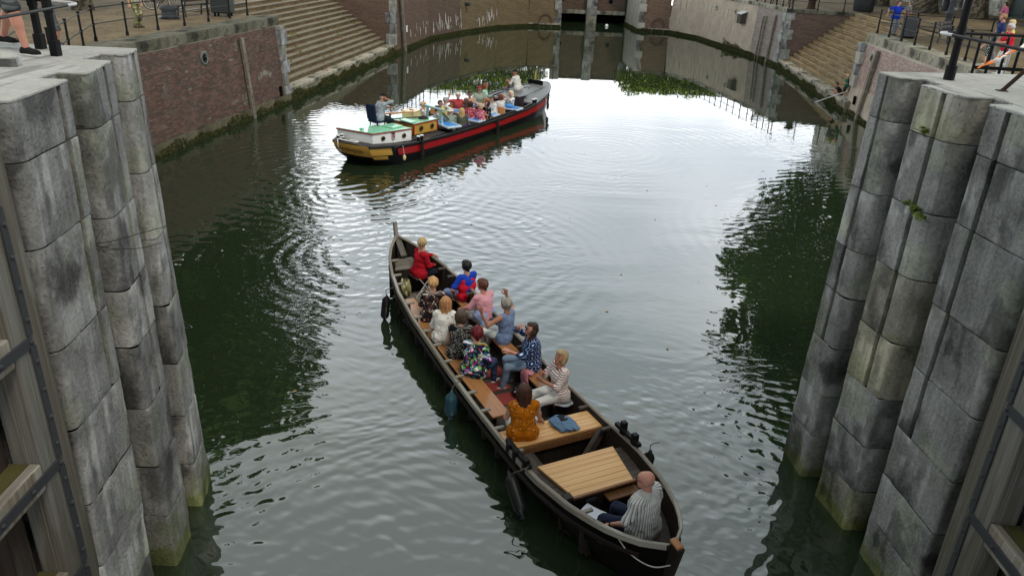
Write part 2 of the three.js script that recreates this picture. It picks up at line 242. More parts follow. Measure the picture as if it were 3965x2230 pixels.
// ---------------------------------------------------------------- walls of the basin
// local frame of a wall: x along it from A to B, y up, z out over the water
function wallFrame(name, label, A, B, y = 0) {
  const dx = B[0] - A[0], dz = B[1] - A[1], t = thing(name, label, 'wall', [A[0], y, A[1]], Math.atan2(-dz, dx)); t.userData.len = undefined; return [t, Math.hypot(dx, dz)];
}
function profile(prof, L, x0 = 0) { // prof: [[z,y],...]
  const s = new THREE.Shape(prof.map(([z, y]) => new THREE.Vector2(-z, y))), g = new THREE.ExtrudeGeometry(s, { depth: L, bevelEnabled: false }); g.rotateY(Math.PI / 2); g.translate(x0, 0, 0); return boxUV(g);
}
const slab = (L, y0, y1, z0, z1, th, x0 = 0) => profile([[z0, y0], [z1, y1], [-th, y1], [-th, y0]], L, x0);
function mossStrip(parent, L, y, zOf, n, hgt, seed, spread = 0.06, dens = () => 1) {
  const r = rng(seed), lists = [[], [], []];
  for (let i = 0; i < n; i++) {
    const x = r() * L; if (r() > dens(x)) continue; const q = r() ** 1.6 * hgt * (0.45 + 1.1 * noise(x * 1.3, seed, 0)), yy = y + q, s = 0.018 + 0.035 * r();
    const g = new THREE.TetrahedronGeometry(s, 0); g.scale(1, 0.8 + r(), 0.7); g.rotateX(r() * 6); g.rotateY(r() * 6); g.translate(x, yy, zOf(yy) + (r() - 0.2) * spread); lists[Math.floor(r() * 3)].push(g);
  }
  lists.forEach((l, i) => l.length && part(parent, 'moss', merge(l), MOSS[i], { kind: 'stuff' }));
}
function laidBricks(parent, mats, L, y0, y1, zOf, seed, view, skip = () => false) { // 300 nearest as single bricks, the others joined
  const r = rng(seed), BL = 0.205, BH2 = 0.062, P = 0.217, Q = 0.0755, all = [];
  for (let j = 0; y0 + j * Q + BH2 < y1; j++) for (let i = -1; i * P < L; i++) {
    const xa = Math.max(0.004, i * P + (j % 2) * P / 2), xb = Math.min(L - 0.004, i * P + (j % 2) * P / 2 + BL), y = y0 + j * Q + BH2 / 2; if (xb - xa < 0.04) continue; const x = (xa + xb) / 2;
    if (skip(x, y) || noise(x * 2.1, y * 3.3, seed) < 0.1) continue; all.push([x, y, xb - xa, (r() - 0.5) * 0.006, Math.floor(r() * mats.length)]);
  }
  all.sort((a, b) => Math.hypot(a[0] - view[0], (a[1] - view[1]) * 1.5) - Math.hypot(b[0] - view[0], (b[1] - view[1]) * 1.5));
  const full = [0, 1, 2].map((k) => box(BL, BH2, 0.05, 0, 0, -0.018)), rest = mats.map(() => []);
  full.forEach((g, k) => { const p = g.attributes.position; for (let i = 0; i < p.count; i++) if (p.getZ(i) > 0) p.setXY(i, p.getX(i) * (0.985 + 0.005 * k), p.getY(i) * 0.95); });
  all.forEach(([x, y, w, dz, m], n) => {
    if (n < 300) { const b = part(parent, n ? `brick_${String(n).padStart(3, '0')}` : 'brick', full[n % 3], mats[m]); b.scale.x = w / BL; b.position.set(x, y, zOf(y) + dz); }
    else { const g = full[n % 3].clone(); g.scale(w / BL, 1, 1); g.translate(x, y, zOf(y) + dz); rest[m].push(g); }
  });
  rest.forEach((l, m) => l.length && part(parent, 'brickwork', merge(l), mats[m], { kind: 'stuff' }));
}
function copingRow(parent, L, y0, y1, z, depth, len, mat, seed, over = 0.03) {
  const r = rng(seed); let x = 0, n = 0;
  while (x < L - 0.05) { const w = Math.min(len * (0.8 + 0.4 * r()), L - x), last = L - x - w < 0.3, ww = last ? L - x : w; part(parent, 'coping_stone', tr(boxUV(new RoundedBoxGeometry(ww - 0.012, y1 - y0, depth, 2, 0.025), x, 0), x + ww / 2, (y0 + y1) / 2 + (r() - 0.5) * 0.008, z + over - depth / 2 + (r() - 0.5) * 0.012), mat); x += ww; n++; }
}
function quoins(parent, x, z, y0, y1, hgt, mat, seed, flip = 1) { // alternating corner stones
  const r = rng(seed); let y = y0, k = 0;
  while (y < y1 - 0.1) { const h2 = Math.min(hgt * (0.85 + 0.3 * r()), y1 - y), w = k % 2 ? 0.38 : 0.62; part(parent, 'quoin_stone', tr(boxUV(new RoundedBoxGeometry(w, h2 - 0.012, 0.5, 2, 0.03), r() * 3, r() * 3), x + flip * (w / 2 - 0.03), y + h2 / 2, z - 0.22 - 0.02 * y), mat[k % mat.length]); y += h2; k++; }
}

// left, near: dark red brick wall
{
  const [t, L] = wallFrame('quay_wall', 'tall dark red brick quay wall at left, between stone pier and steps', [-12.45, -22.6], [-10.4, -35.4]), bat = (y) => -0.3 * Math.max(0, y) / QUAY;
  part(t, 'masonry', slab(L, -1, QUAY - 0.32, 0.07, bat(QUAY - 0.32) - 0.005, 1.2), MORTAR);
  laidBricks(t, BRICKS, L - 0.45, 0.42, QUAY - 0.36, bat, 5, [5.2, 2.2], (x, y) => Math.hypot(x - 6.55, y - 2.72) < 0.26);
  part(t, 'plinth', slab(L, -1, 0.4, 0.06, 0.05, 1), stoneMat([0.4, 0.36, 0.24]));
  copingRow(t, L, QUAY - 0.34, QUAY + 0.03, bat(QUAY), 0.9, 1.5, COPING_DARK, 8);
  const strip = part(t, 'timber_strip', beam([9.3, -0.6, 0.13], [9.3, 3.15, -0.14], 0.22, 0.1, [0, 0, 1]), W_STRIP); for (let k = 0; k < 9; k++) part(strip, 'bolt', tr(new THREE.SphereGeometry(0.02, 8, 6), 9.3, 0.2 + k * 0.33, 0.125 - 0.024 * k), IRON);
  const ring = part(t, 'ring_stone', tr(lathe([[0.13, -0.06], [0.24, -0.06], [0.25, 0.02], [0.22, 0.04], [0.15, 0.03], [0.13, -0.06]], 24), 6.55, 2.72, bat(2.72) + 0.02, Math.PI / 2), STONE[1]); part(ring, 'mooring_ring', tr(new THREE.TorusGeometry(0.1, 0.018, 8, 20), 6.55, 2.66, bat(2.7) + 0.05), IRON); part(ring, 'niche', tr(new THREE.CircleGeometry(0.13, 20), 6.55, 2.72, bat(2.72) + 0.012), VOID);
  quoins(t, L - 0.4, 0, 0.1, QUAY - 0.36, 0.62, [QUOIN, STONE[0]], 31);
  part(t, 'drain_hole', rbox(0.16, 0.42, 0.1, 0.02, L - 0.9, 0.62, -0.0), VOID);
  mossStrip(t, L, -0.05, (y) => 0.06 - 0.02 * y, 2600, 0.3, 3, 0.03);
}
// left steps
function stairs(name, label, A, B, ledgeY, ledge, rise, run, n, seed, RM = RISER_SHADED, TM = TREAD_LIT) {
  const dx = B[0] - A[0], dz = B[1] - A[1], L = Math.hypot(dx, dz) + 0.6, t = thing(name, label, 'steps', [A[0], 0, A[1]], Math.atan2(-dz, dx)), r = rng(seed);
  part(t, 'landing', slab(L, -1, ledgeY, 0.05, 0, ledge + 0.2), stoneMat([0.66, 0.62, 0.46]));
  copingRow(t, L, ledgeY - 0.14, ledgeY + 0.02, 0, ledge, 1.7, STEP_EDGE, seed);
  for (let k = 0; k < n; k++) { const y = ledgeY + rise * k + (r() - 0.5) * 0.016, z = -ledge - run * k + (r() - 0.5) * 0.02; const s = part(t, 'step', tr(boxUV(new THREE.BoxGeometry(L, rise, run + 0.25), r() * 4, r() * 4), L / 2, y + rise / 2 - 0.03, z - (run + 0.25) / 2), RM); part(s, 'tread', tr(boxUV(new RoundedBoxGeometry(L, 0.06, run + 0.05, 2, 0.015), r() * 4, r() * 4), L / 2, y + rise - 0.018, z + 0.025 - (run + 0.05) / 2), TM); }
  return [t, L, r];
}
function litter(t, L, ledgeY, ledge, rise, run, n, count, r, mats, edge) { // dead leaves and weeds on the steps
  const ls = mats.map(() => []);
  for (let i = 0; i < count; i++) {
    const k = Math.floor(r() * (n + 1)), y = ledgeY + rise * k + 0.025, z = k ? -ledge - run * (k - 1) - 0.08 - (r() ** 0.6) * (run - 0.12) : -0.1 - r() * (ledge - 0.15), x = edge ? Math.min(L, r() ** 4 * L * 0.45) : r() * L;
    if (!edge && noise(x * 0.9, k * 3.1, 2) < 0.42) continue;
    const s = 0.03 + 0.05 * r(), g = new THREE.PlaneGeometry(s, s * 1.5, 1, 2), p = g.attributes.position; for (let q = 0; q < p.count; q++) p.setZ(q, Math.abs(p.getY(q)) * 0.4); g.rotateX(-Math.PI / 2 + (r() - 0.5) * 0.7); g.rotateY(r() * 6.3); g.translate(x, y, z); ls[Math.floor(r() * mats.length)].push(g);
  }
  ls.forEach((l, i) => l.length && part(t, 'fallen_leaves', merge(l), mats[i], { kind: 'stuff' }));
}
const LEAF_DRY = [std(0.24, 0.16, 0.07, 0.9, { side: THREE.DoubleSide }), std(0.33, 0.22, 0.1, 0.9, { side: THREE.DoubleSide }), std(0.3, 0.13, 0.03, 0.9, { side: THREE.DoubleSide })], LEAF_GREEN = std(0.13, 0.17, 0.03, 0.8, { side: THREE.DoubleSide });
{
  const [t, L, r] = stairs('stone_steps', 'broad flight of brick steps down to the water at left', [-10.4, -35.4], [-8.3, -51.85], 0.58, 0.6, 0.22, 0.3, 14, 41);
  litter(t, L, 0.58, 0.6, 0.22, 0.3, 13, 1500, r, LEAF_DRY);
  const weeds = []; for (let i = 0; i < 16; i++) { const k = Math.floor(r() * 9), x = r() * L; for (let q = 0; q < 10; q++) { const g = new THREE.ConeGeometry(0.02, 0.16 + 0.1 * r(), 3); g.rotateX((r() - 0.5) * 2); g.rotateZ((r() - 0.5) * 2.2); g.translate(x + (r() - 0.5) * 0.25, 0.62 + 0.22 * k, -0.55 - 0.3 * k + 0.22); weeds.push(g); } } part(t, 'weeds', merge(weeds), LEAF_GREEN, { kind: 'stuff' });
  mossStrip(t, L, -0.05, () => 0.04, 5200, 0.42, 9, 0.03);
}
// wall behind the left steps with its stone corner, then the long curved brick wall to the far gates
{
  const [t, L] = wallFrame('quay_wall', 'brick side wall at the far end of the left steps', [-15.4, -52.9], [-8.25, -51.9]); part(t, 'masonry', slab(L, -1, QUAY - 0.2, 0, -0.05, 0.9), BRICK_FAR); copingRow(t, L, QUAY - 0.2, QUAY + 0.02, -0.05, 0.8, 1.4, COPING_DARK, 12);
  quoins(t, L + 0.04, 0.03, 0.55, QUAY - 0.2, 0.72, [STONE[0], STONE[1], QUOIN], 33, -1);
}
function plainWall(name, label, A, B, mat, moss, opt = {}) {
  const [t, L] = wallFrame(name, label, A, B); part(t, 'masonry', slab(L, -1, QUAY - 0.22, 0.08, opt.bat ?? -0.16, 0.9), mat); copingRow(t, L, QUAY - 0.22, QUAY + 0.02, -0.16, 0.8, 1.6, opt.cop ?? COPING_DARK, Math.round(L * 100));
  part(t, 'plinth', slab(L, -1, 0.26, 0.11, 0.1, 0.5), MOSS[1]); if (moss) mossStrip(t, L, 0, (y) => 0.11 - 0.06 * y, Math.round(moss * L), opt.mh ?? 0.22, Math.round(L * 77), 0.08, opt.dens); return [t, L];
}
const LIME = std(0.5, 0.49, 0.46, 0.95);
function limeRuns(t, L, xs, y0, seed) { // white lime that has run out of the joints: crusts standing a few millimetres proud
  const r = rng(seed), l = []; for (let i = 0; i < xs[2]; i++) { const x = lerp(xs[0], xs[1], r()), h = 0.15 + 0.7 * r() ** 2, w = 0.015 + 0.035 * r(), y = y0 + r() * 0.7, zc = (q) => 0.086 - 0.06 * q; const rows = []; for (let k = 0; k <= 5; k++) { const f = k / 5, ww = w * (0.3 + 0.9 * Math.sin(f * 2.6 + 0.4)) * (0.7 + 0.6 * r()); const yy = y + h * f; rows.push([[x - ww, yy, zc(yy)], [x, yy, zc(yy) + 0.012], [x + ww, yy, zc(yy)]]); } l.push(sheet(rows)); } part(t, 'lime_crust', merge(l), LIME, { kind: 'stuff' });
}
{
  const label = ['brick quay wall beside the left steps, with a tall timber strip', 'weathered brick quay wall with white lime runs, left of the far gates', 'olive stained brick quay wall curving towards the far gates', 'last bend of the brick wall before the low arch at left'];
  const pts = [[-8.22, -51.9], [-7.0, -60.6], [-5.0, -65.6], [-2.25, -70.9], [0.5, -73.4]], mats = [BRICK_FAR, BRICK_DARK, BRICK_FAR_OLIVE, BRICK_FAR_OLIVE];
  for (let i = 0; i < 4; i++) { const [t, L] = plainWall('quay_wall', label[i], pts[i], pts[i + 1], mats[i], 90);
    if (i === 0) { part(t, 'timber_strip', beam([1.85, -0.4, 0.2], [1.85, 3.3, -0.02], 0.2, 0.12, [0, 0, 1]), W_STRIP); part(t, 'timber_strip', beam([1.5, -0.4, 0.17], [1.5, 3.3, -0.05], 0.14, 0.08, [0, 0, 1]), W_BROWN); part(t, 'notice_plate', box(0.3, 0.42, 0.02, 2.75, 1.35, 0.02), WHITE); limeRuns(t, L, [3.4, L, 10], 0.5, 5); }
    if (i === 1) limeRuns(t, L, [0.2, L, 34], 0.4, 6); if (i === 2) { limeRuns(t, L, [2.5, L, 22], 0.3, 7); part(t, 'outlet_pipe', rod([0.8, 2.25, -0.3], [0.8, 2.2, 0.3], 0.14), IRON_GREY); } }
}
function arch(t, x, y, w) { const l = [], n = 11; for (let k = 0; k < n; k++) { const a = Math.PI * (k + 0.5) / n; l.push(tr(box(0.1, 0.15, 0.08), x + Math.cos(a) * w, y + Math.sin(a) * w, 0.06, 0, 0, a - Math.PI / 2)); } for (const s of [-1, 1]) l.push(box(0.1, y, 0.08, x + s * w, y / 2, 0.09)); part(t, 'arch', merge(l), BRICK_DARK); }
{
  let [t, L] = plainWall('quay_wall', 'brick wall with a small bricked-up arch, left of the gates', [0.5, -73.4], [3.35, -73.5], BRICK_FAR_OLIVE, 60); arch(t, 1.5, 0.62, 0.52); quoins(t, L + 0.03, 0.06, 0.1, QUAY - 0.25, 0.8, [STONE[0], STONE[1]], 51, -1); part(t, 'ledge', box(L, 0.1, 0.2, L / 2, 0.3, 0.08), COPING);
  [t] = plainWall('quay_wall', 'side wall of the gate recess at left', [3.38, -73.6], [3.4, -79.4], BRICK_FAR, 0, { bat: 0 });
  [t, L] = plainWall('quay_wall', 'pale plastered side wall right of the low gates', [9.9, -79.4], [10.32, -73.3], PLASTER, 120, { bat: 0 }); part(t, 'drain_pipe', rod([0.5, 0.4, 0.16], [0.5, 3.4, 0.1], 0.06), IRON);
  [t, L] = plainWall('quay_wall', 'brown brick wall with a bricked-up arch, right of the gates', [10.34, -73.3], [13.05, -72.9], brickMat(0.5, 0.56, 0.5), 60); arch(t, 1.75, 0.62, 0.52); quoins(t, 0.04, 0.07, 0.05, QUAY - 0.25, 0.8, [PLASTER, QUOIN], 53); part(t, 'ledge', box(L, 0.1, 0.2, L / 2, 0.3, 0.08), COPING);
}
// the low gates at the far end
{
  const [t, L] = wallFrame('sluice', 'two low dark culvert openings in the far end wall', [3.3, -79.3], [10.0, -79.3]); t.userData.category = 'culvert';
  const op = [[0.1, 2.75], [3.75, 6.6]];
  part(t, 'back_wall', box(L, 3.2, 0.2, L / 2, 1.2, -3.2), VOID); for (const x of [0, 2.9, 3.7, 6.65]) part(t, 'side_wall', box(0.08, 3, 3, x, 0.2, -1.7), VOID);
  for (const [a, b] of op) { part(t, 'lintel', rbox(b - a, 0.34, 0.36, 0.03, (a + b) / 2, 0.98, -0.05), STONE_WARM[1]); part(t, 'gate_panel', box(b - a, 2.55, 0.3, (a + b) / 2, 2.42, -0.2), BRICK_DARK); const hx = a === 0.1 ? 0.35 : 2.3 + 3.75 - 1; part(t, 'outlet_hole', tr(new THREE.CylinderGeometry(0.2, 0.2, 0.05, 16), hx, 2.0, -0.04, Math.PI / 2), VOID); }
  for (let k = 0; k < 5; k++) part(t, 'pier_stone', tr(boxUV(new RoundedBoxGeometry(0.98, 0.73, 0.8, 2, 0.03), k, 0), 3.25, -0.1 + 0.74 * k + 0.37, 0.1), k === 0 ? STONE_WARM[1] : STONE[k % 2]);
  part(t, 'pier_edge', box(0.2, 3.6, 0.5, 2.82, 1.7, 0.0), STONE[1]);
}
struct('canal_bed', boxUV(new THREE.PlaneGeometry(120, 160).rotateX(-Math.PI / 2).translate(0, -0.75, -40)), std(0.03, 0.03, 0.025, 1));
{ // wall over the two openings, seen only as a reflection
  const t = thing('parapet', 'brick parapet wall above the two low gates', 'wall', [3.2, QUAY, -80.2]); part(t, 'masonry', box(7, 1.7, 0.5, 3.5, 0.85, 0), BRICK_DARK); for (const x of [0.1, 3.3, 6.9]) part(t, 'pier', rbox(0.9, 1.9, 0.8, 0.03, x, 0.95, 0.05), STONE[2]); part(t, 'coping', rbox(7.3, 0.12, 0.7, 0.03, 3.5, 1.76, 0), COPING);
  const r = rng(71), l = []; for (let i = 0; i < 90; i++) { const z = -6 - 36 * r() ** 0.8, x = (r() - 0.5) * (8 + (-z) * 0.45), s = 0.015 + 0.03 * r(), g = new THREE.CircleGeometry(s, 5); g.scale(1, 0.6, 1); g.rotateX(-Math.PI / 2); g.rotateY(r() * 6); g.translate(x, 0.012, z); l.push(g); } const f = new THREE.Mesh(merge(l), LEAF_DRY[1]); f.name = 'floating_leaves'; f.userData = { kind: 'stuff', label: 'few dry leaves and specks floating on the open water', category: 'leaves' }; f.receiveShadow = true; scene.add(f);
}
{ const b = thing('floating_ball', 'small white ball floating in the right-hand low gate opening', 'ball', [7.85, 0.06, -76.5]); part(b, 'shell', new THREE.SphereGeometry(0.16, 20, 14), WHITE); part(b, 'seam', new THREE.TorusGeometry(0.161, 0.008, 6, 24), IRON_GREY); }
// right: pale wall in three bends to the stone corner
{
  const pts = [[13.05, -72.9], [14.9, -69.2], [15.85, -63.6], [16.68, -59.2], [17.2, -54.0]], label = ['narrow pale wall next to the right-hand bricked-up arch', 'pale plastered quay wall at far right with rust stains', 'pale quay wall at right under the wooden box', 'pinkish brick quay wall with timber strips, left of right steps'];
  for (let i = 0; i < 4; i++) { const [t, L] = plainWall('quay_wall', label[i], pts[i], pts[i + 1], i === 3 ? BRICK_PALE : RENDER, i < 2 ? 170 : 260, { cop: COPING, mh: i === 2 ? 0.5 : 0.22 });
    if (i === 2) { const bx = part(t, 'wooden_box', rbox(0.75, 0.7, 0.4, 0.02, 2.6, 2.4, 0.1), W_BROWN); part(bx, 'lid', rbox(0.9, 0.06, 0.55, 0.02, 2.6, 2.82, 0.12, 0.35), STEEL); }
    if (i === 1 || i === 2) { const rg = part(t, 'ring_stone', tr(lathe([[0.1, -0.04], [0.2, -0.04], [0.2, 0.03], [0.12, 0.03], [0.1, -0.04]], 18), i === 1 ? 3 : 1, 2.75, -0.08, Math.PI / 2), PLASTER); part(rg, 'niche', tr(new THREE.CircleGeometry(0.1, 16), i === 1 ? 3 : 1, 2.75, -0.075), VOID); }
    if (i === 3) { for (const [x, w, top] of [[1.6, 0.07, 2.9], [2.1, 0.08, 2.95], [3.6, 0.2, 3.1]]) part(t, 'timber_strip', beam([x, -0.3, 0.16], [x, top, -0.02], w, 0.1, [0, 0, 1]), W_STRIP); quoins(t, L + 0.02, 0.06, 0.1, QUAY - 0.25, 0.68, [QUOIN, STONE[2]], 57, -1); } }
  const [t, L] = wallFrame('quay_wall', 'dark brick side wall above the right steps, with grey corner stones', [17.15, -53.7], [21.9, -52.5]); part(t, 'masonry', slab(L, -1, QUAY - 0.2, 0, -0.03, 1.0), brickMat(0.4, 0.46, 0.46)); copingRow(t, L, QUAY - 0.2, QUAY + 0.03, 0, 0.8, 1.8, COPING_DARK, 61); quoins(t, 0.03, 0.06, 0.5, QUAY - 0.2, 0.68, [STONE[0], QUOIN], 59);
}
{
  const [t, L, r] = stairs('stone_steps', 'broad worn flight of sandy steps to the water at right', [17.15, -54.0], [15.95, -39.1], 0.5, 0.62, 0.225, 0.27, 14, 43, STEP, std(1.25, 1.2, 1.1, 0.95, { map: sized(paveTex, 4.3, 3.1) }));
  litter(t, L, 0.5, 0.62, 0.225, 0.27, 13, 2200, r, LEAF_DRY); litter(t, L, 0.5, 0.62, 0.225, 0.27, 13, 1500, r, [LEAF_DRY[2], LEAF_DRY[1]], true); mossStrip(t, L, -0.05, () => 0.05, 5200, 0.3, 19, 0.04);
}
// right, near: pink brick wall with stone coping
{
  const [t, L] = wallFrame('quay_wall', 'pale pink brick quay wall with stone coping, right of right steps', [16.2, -39.15], [15.15, -26.0]), bat = (y) => -0.34 * Math.max(0, y) / QUAY;
  part(t, 'masonry', slab(L, -1, QUAY - 0.36, 0.07, bat(QUAY - 0.36) - 0.005, 1.2), MORTAR_PALE);
  part(t, 'render', slab(L, -0.6, 1.25, 0.1, bat(1.25) + 0.03, 0.5), RENDER);
  laidBricks(t, BRICKS_PALE, L, 1.3, QUAY - 0.42, bat, 15, [5.5, 2.8], (x, y) => (x < 0.35) || Math.hypot(x - 1.6, y - 2.75) < 0.3);
  copingRow(t, L, QUAY - 0.38, QUAY + 0.03, bat(QUAY), 0.85, 0.85, COPING, 18, 0.04);
  quoins(t, 0.02, 0.03, 1.2, QUAY - 0.4, 0.6, [PLASTER, QUOIN], 63);
  part(t, 'timber_strip', beam([2.35, -0.5, 0.16], [2.35, 3.12, -0.16], 0.24, 0.16, [0, 0, 1]), W_STRIP);
  const ring = part(t, 'ring_stone', tr(lathe([[0.12, -0.05], [0.26, -0.05], [0.27, 0.02], [0.22, 0.04], [0.14, 0.03], [0.12, -0.05]], 22), 1.6, 2.75, bat(2.75) + 0.02, Math.PI / 2), PLASTER); part(ring, 'mooring_ring', tr(new THREE.TorusGeometry(0.1, 0.02, 8, 20), 1.6, 2.68, bat(2.75) + 0.06), IRON); part(ring, 'niche', tr(new THREE.CircleGeometry(0.12, 18), 1.6, 2.75, bat(2.75) + 0.012), VOID);
  part(t, 'drain_hole', rbox(0.16, 0.4, 0.1, 0.02, 1.3, 0.7, 0.05), VOID);
  mossStrip(t, L, -0.05, (y) => 0.1 - 0.09 * y, 2200, 0.2, 23, 0.03);
}
// ---------------------------------------------------------------- the two stone piers of the lock head
function footprint(P, Q, backX, s, slotT, rN, rF) { // open outline from the back, round the near corner, past the slot, round the far corner
  const pts = []; const dir = V(Q[0] - P[0], 0, Q[1] - P[1]), L = dir.length(); dir.normalize();
  const bx = backX - P[0], run = (a, b, n) => { for (let i = 0; i < n; i++) pts.push([lerp(a[0], b[0], i / n), lerp(a[1], b[1], i / n)]); };
  const n1 = [P[0] - s * rN, P[1]], n2 = [P[0] + dir.x * rN, P[1] + dir.z * rN], f1 = [Q[0] - dir.x * rF, Q[1] - dir.z * rF], f2 = [Q[0] - s * rF, Q[1]];
  run([backX, P[1]], n1, 12);
  for (let i = 0; i < 7; i++) { const t = i / 7; pts.push([lerp(lerp(n1[0], P[0], t), lerp(P[0], n2[0], t), t), lerp(lerp(n1[1], P[1], t), lerp(P[1], n2[1], t), t)]); }
  const on = (d, inn = 0) => [P[0] + dir.x * d - s * inn, P[1] + dir.z * d];
  if (slotT) { const d = L * slotT; run(n2, on(d - 0.042), 9); pts.push(on(d - 0.042), on(d - 0.038, 0.01), on(d - 0.037, 0.07), on(d - 0.037, 0.15), on(d + 0.037, 0.15), on(d + 0.037, 0.07), on(d + 0.038, 0.01), on(d + 0.042)); run(on(d + 0.042), f1, 4); } else run(n2, f1, 13);
  for (let i = 0; i < 4; i++) { const t = i / 4; pts.push([lerp(lerp(f1[0], Q[0], t), lerp(Q[0], f2[0], t), t), lerp(lerp(f1[1], Q[1], t), lerp(Q[1], f2[1], t), t)]); }
  run(f2, [backX, Q[1]], 9); pts.push([backX, Q[1]]); return pts;
}
function lobe(pier, o, seed) {
  const { top, bot, back, s, slot, slotY, joints, rN, mats } = o, r = rng(seed);
  const at = (y) => { const f = clamp((PIER - y) / PIER, -0.2, 1.1), g = f + (o.flare ?? 0) * Math.max(0, f - 0.55) ** 1.5; return [[lerp(top[0][0], bot[0][0], g), lerp(top[0][1], bot[0][1], g)], [lerp(top[1][0], bot[1][0], g), lerp(top[1][1], bot[1][1], g)]]; };
  const ys = [PIER, ...joints, -0.7];
  for (let b = 0; b < ys.length - 1; b++) {
    const yt = ys[b], yb = ys[b + 1], low = clamp(1 - (yt + yb) / 2 / PIER), n = Math.max(5, Math.round((yt - yb) / 0.075)), rows = [], cols = [];
    const hasSlot = slot && (yt + yb) / 2 > slotY, jx = (r() - 0.5) * 0.012, tone = 0.86 + 0.26 * r(), jz = (r() - 0.5) * 0.012, amp = 0.003 + 0.013 * low, ou = r() * 3, ov = r() * 3, rr = b === 0 ? rN : lerp(rN, 0.05, step01(0.35, 0.75, low));
    for (let i = 0; i <= n + 2; i++) {
      const e = i === 0 || i === n + 2, y = i === 0 ? yb + 0.004 : i === n + 2 ? yt - (b ? 0.004 : 0) : lerp(yb + 0.014, yt - 0.014, (i - 1) / n), ins = e ? 0.006 + 0.006 * r() : 0;
      const [P, Q] = at(y), fp = footprint(P, Q, back, s, hasSlot ? slot : 0, rr, 0.045);
      rows.push(fp.map(([x, z], k) => {
        const nn = (fbm(x * 6 + z * 5 + seed, y * 6, seed, 3) - 0.5) * 2 * amp + (noise(x * 1.7 + z * 2, y * 1.5, seed + 4) - 0.5) * amp * 1.5; const cx = lerp(P[0], back, 0.3), cz = (P[1] + Q[1]) / 2, dx = x - cx, dz = z - cz, d = Math.hypot(dx, dz) || 1, chip = e ? Math.max(0, noise(x * 9 + z * 9, y * 2 + b, seed) - 0.62) * 0.13 * (0.3 + low) : 0, m = nn - ins - chip;
        return [x + s * Math.abs(dx / d) * m + jx, y, z + (dz / d) * m + jz];
      }));
    }
    const g = sheet(rows), p = g.attributes.position, c = new Float32Array(p.count * 3), uv = g.attributes.uv;
    for (let i = 0; i < p.count; i++) {
      const x = p.getX(i), y = p.getY(i), z = p.getZ(i), w = fbm(x * 7 + z * 6, y * 3 + seed, 3, 3); // weed and silt line where the water stands
      const g1 = step01(0.06, -0.02, y - 0.26 * w - 0.06), g2 = step01(0.05, -0.05, y - 0.6 * w - 0.15) * 0.4, m = Math.max(g1, g2); c.set([lerp(1, 0.55, m) * tone, lerp(1, 0.62, m) * tone, lerp(1, 0.26, m) * tone], i * 3); uv.setXY(i, uv.getX(i) + ou, uv.getY(i) + ov);
    }
    g.setAttribute('color', new THREE.BufferAttribute(c, 3));
    const mat = mats[(b + Math.floor(r() * 2)) % mats.length], m2 = (mat.userData.vc ??= Object.assign(mat.clone(), { vertexColors: true, side: THREE.DoubleSide }));
    const blk = part(pier, b === 0 ? 'cap_stone' : 'stone_block', g, m2);
    if (b === 0) { o.topLine?.push(at(PIER)); const last = rows[rows.length - 1].map(([x, , z]) => new THREE.Vector2(x, -z)), tg = new THREE.ShapeGeometry(new THREE.Shape(last)); tg.rotateX(-Math.PI / 2); tg.translate(0, PIER, 0); part(blk, 'top_face', boxUV(tg), mat); }
  }
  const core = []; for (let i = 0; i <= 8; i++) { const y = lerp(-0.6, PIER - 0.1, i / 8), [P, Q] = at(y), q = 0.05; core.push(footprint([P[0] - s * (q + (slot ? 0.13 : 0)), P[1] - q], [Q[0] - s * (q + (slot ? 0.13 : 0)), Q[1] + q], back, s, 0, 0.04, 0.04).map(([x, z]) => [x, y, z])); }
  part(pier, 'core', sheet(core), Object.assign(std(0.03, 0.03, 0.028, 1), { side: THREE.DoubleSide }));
}
function topSlab(pts) { // one slab over all the caps, corners rounded where a radius is given
  const out = []; pts.forEach(([x, z, r = 0.03], i) => { const a = pts[(i + pts.length - 1) % pts.length], b = pts[(i + 1) % pts.length], u = V(a[0] - x, 0, a[1] - z), v = V(b[0] - x, 0, b[1] - z), q = Math.min(r, u.length() / 2.2, v.length() / 2.2); u.setLength(q); v.setLength(q); for (let k = 0; k <= 6; k++) { const t = k / 6, p = [x + u.x, z + u.z], w = [x + v.x, z + v.z]; out.push([lerp(lerp(p[0], x, t), lerp(x, w[0], t), t), lerp(lerp(p[1], z, t), lerp(z, w[1], t), t)]); } });
  return prism(out, PIER - 0.004, PIER + 0.022, 0.008);
}
const COURSES = [[5.24, 4.42, 3.62, 2.78, 2.02, 1.3, 0.62], [5.22, 4.3, 3.5, 2.85, 2.1, 1.35, 0.7], [5.25, 4.5, 3.55, 2.75, 1.95, 1.25, 0.6]];
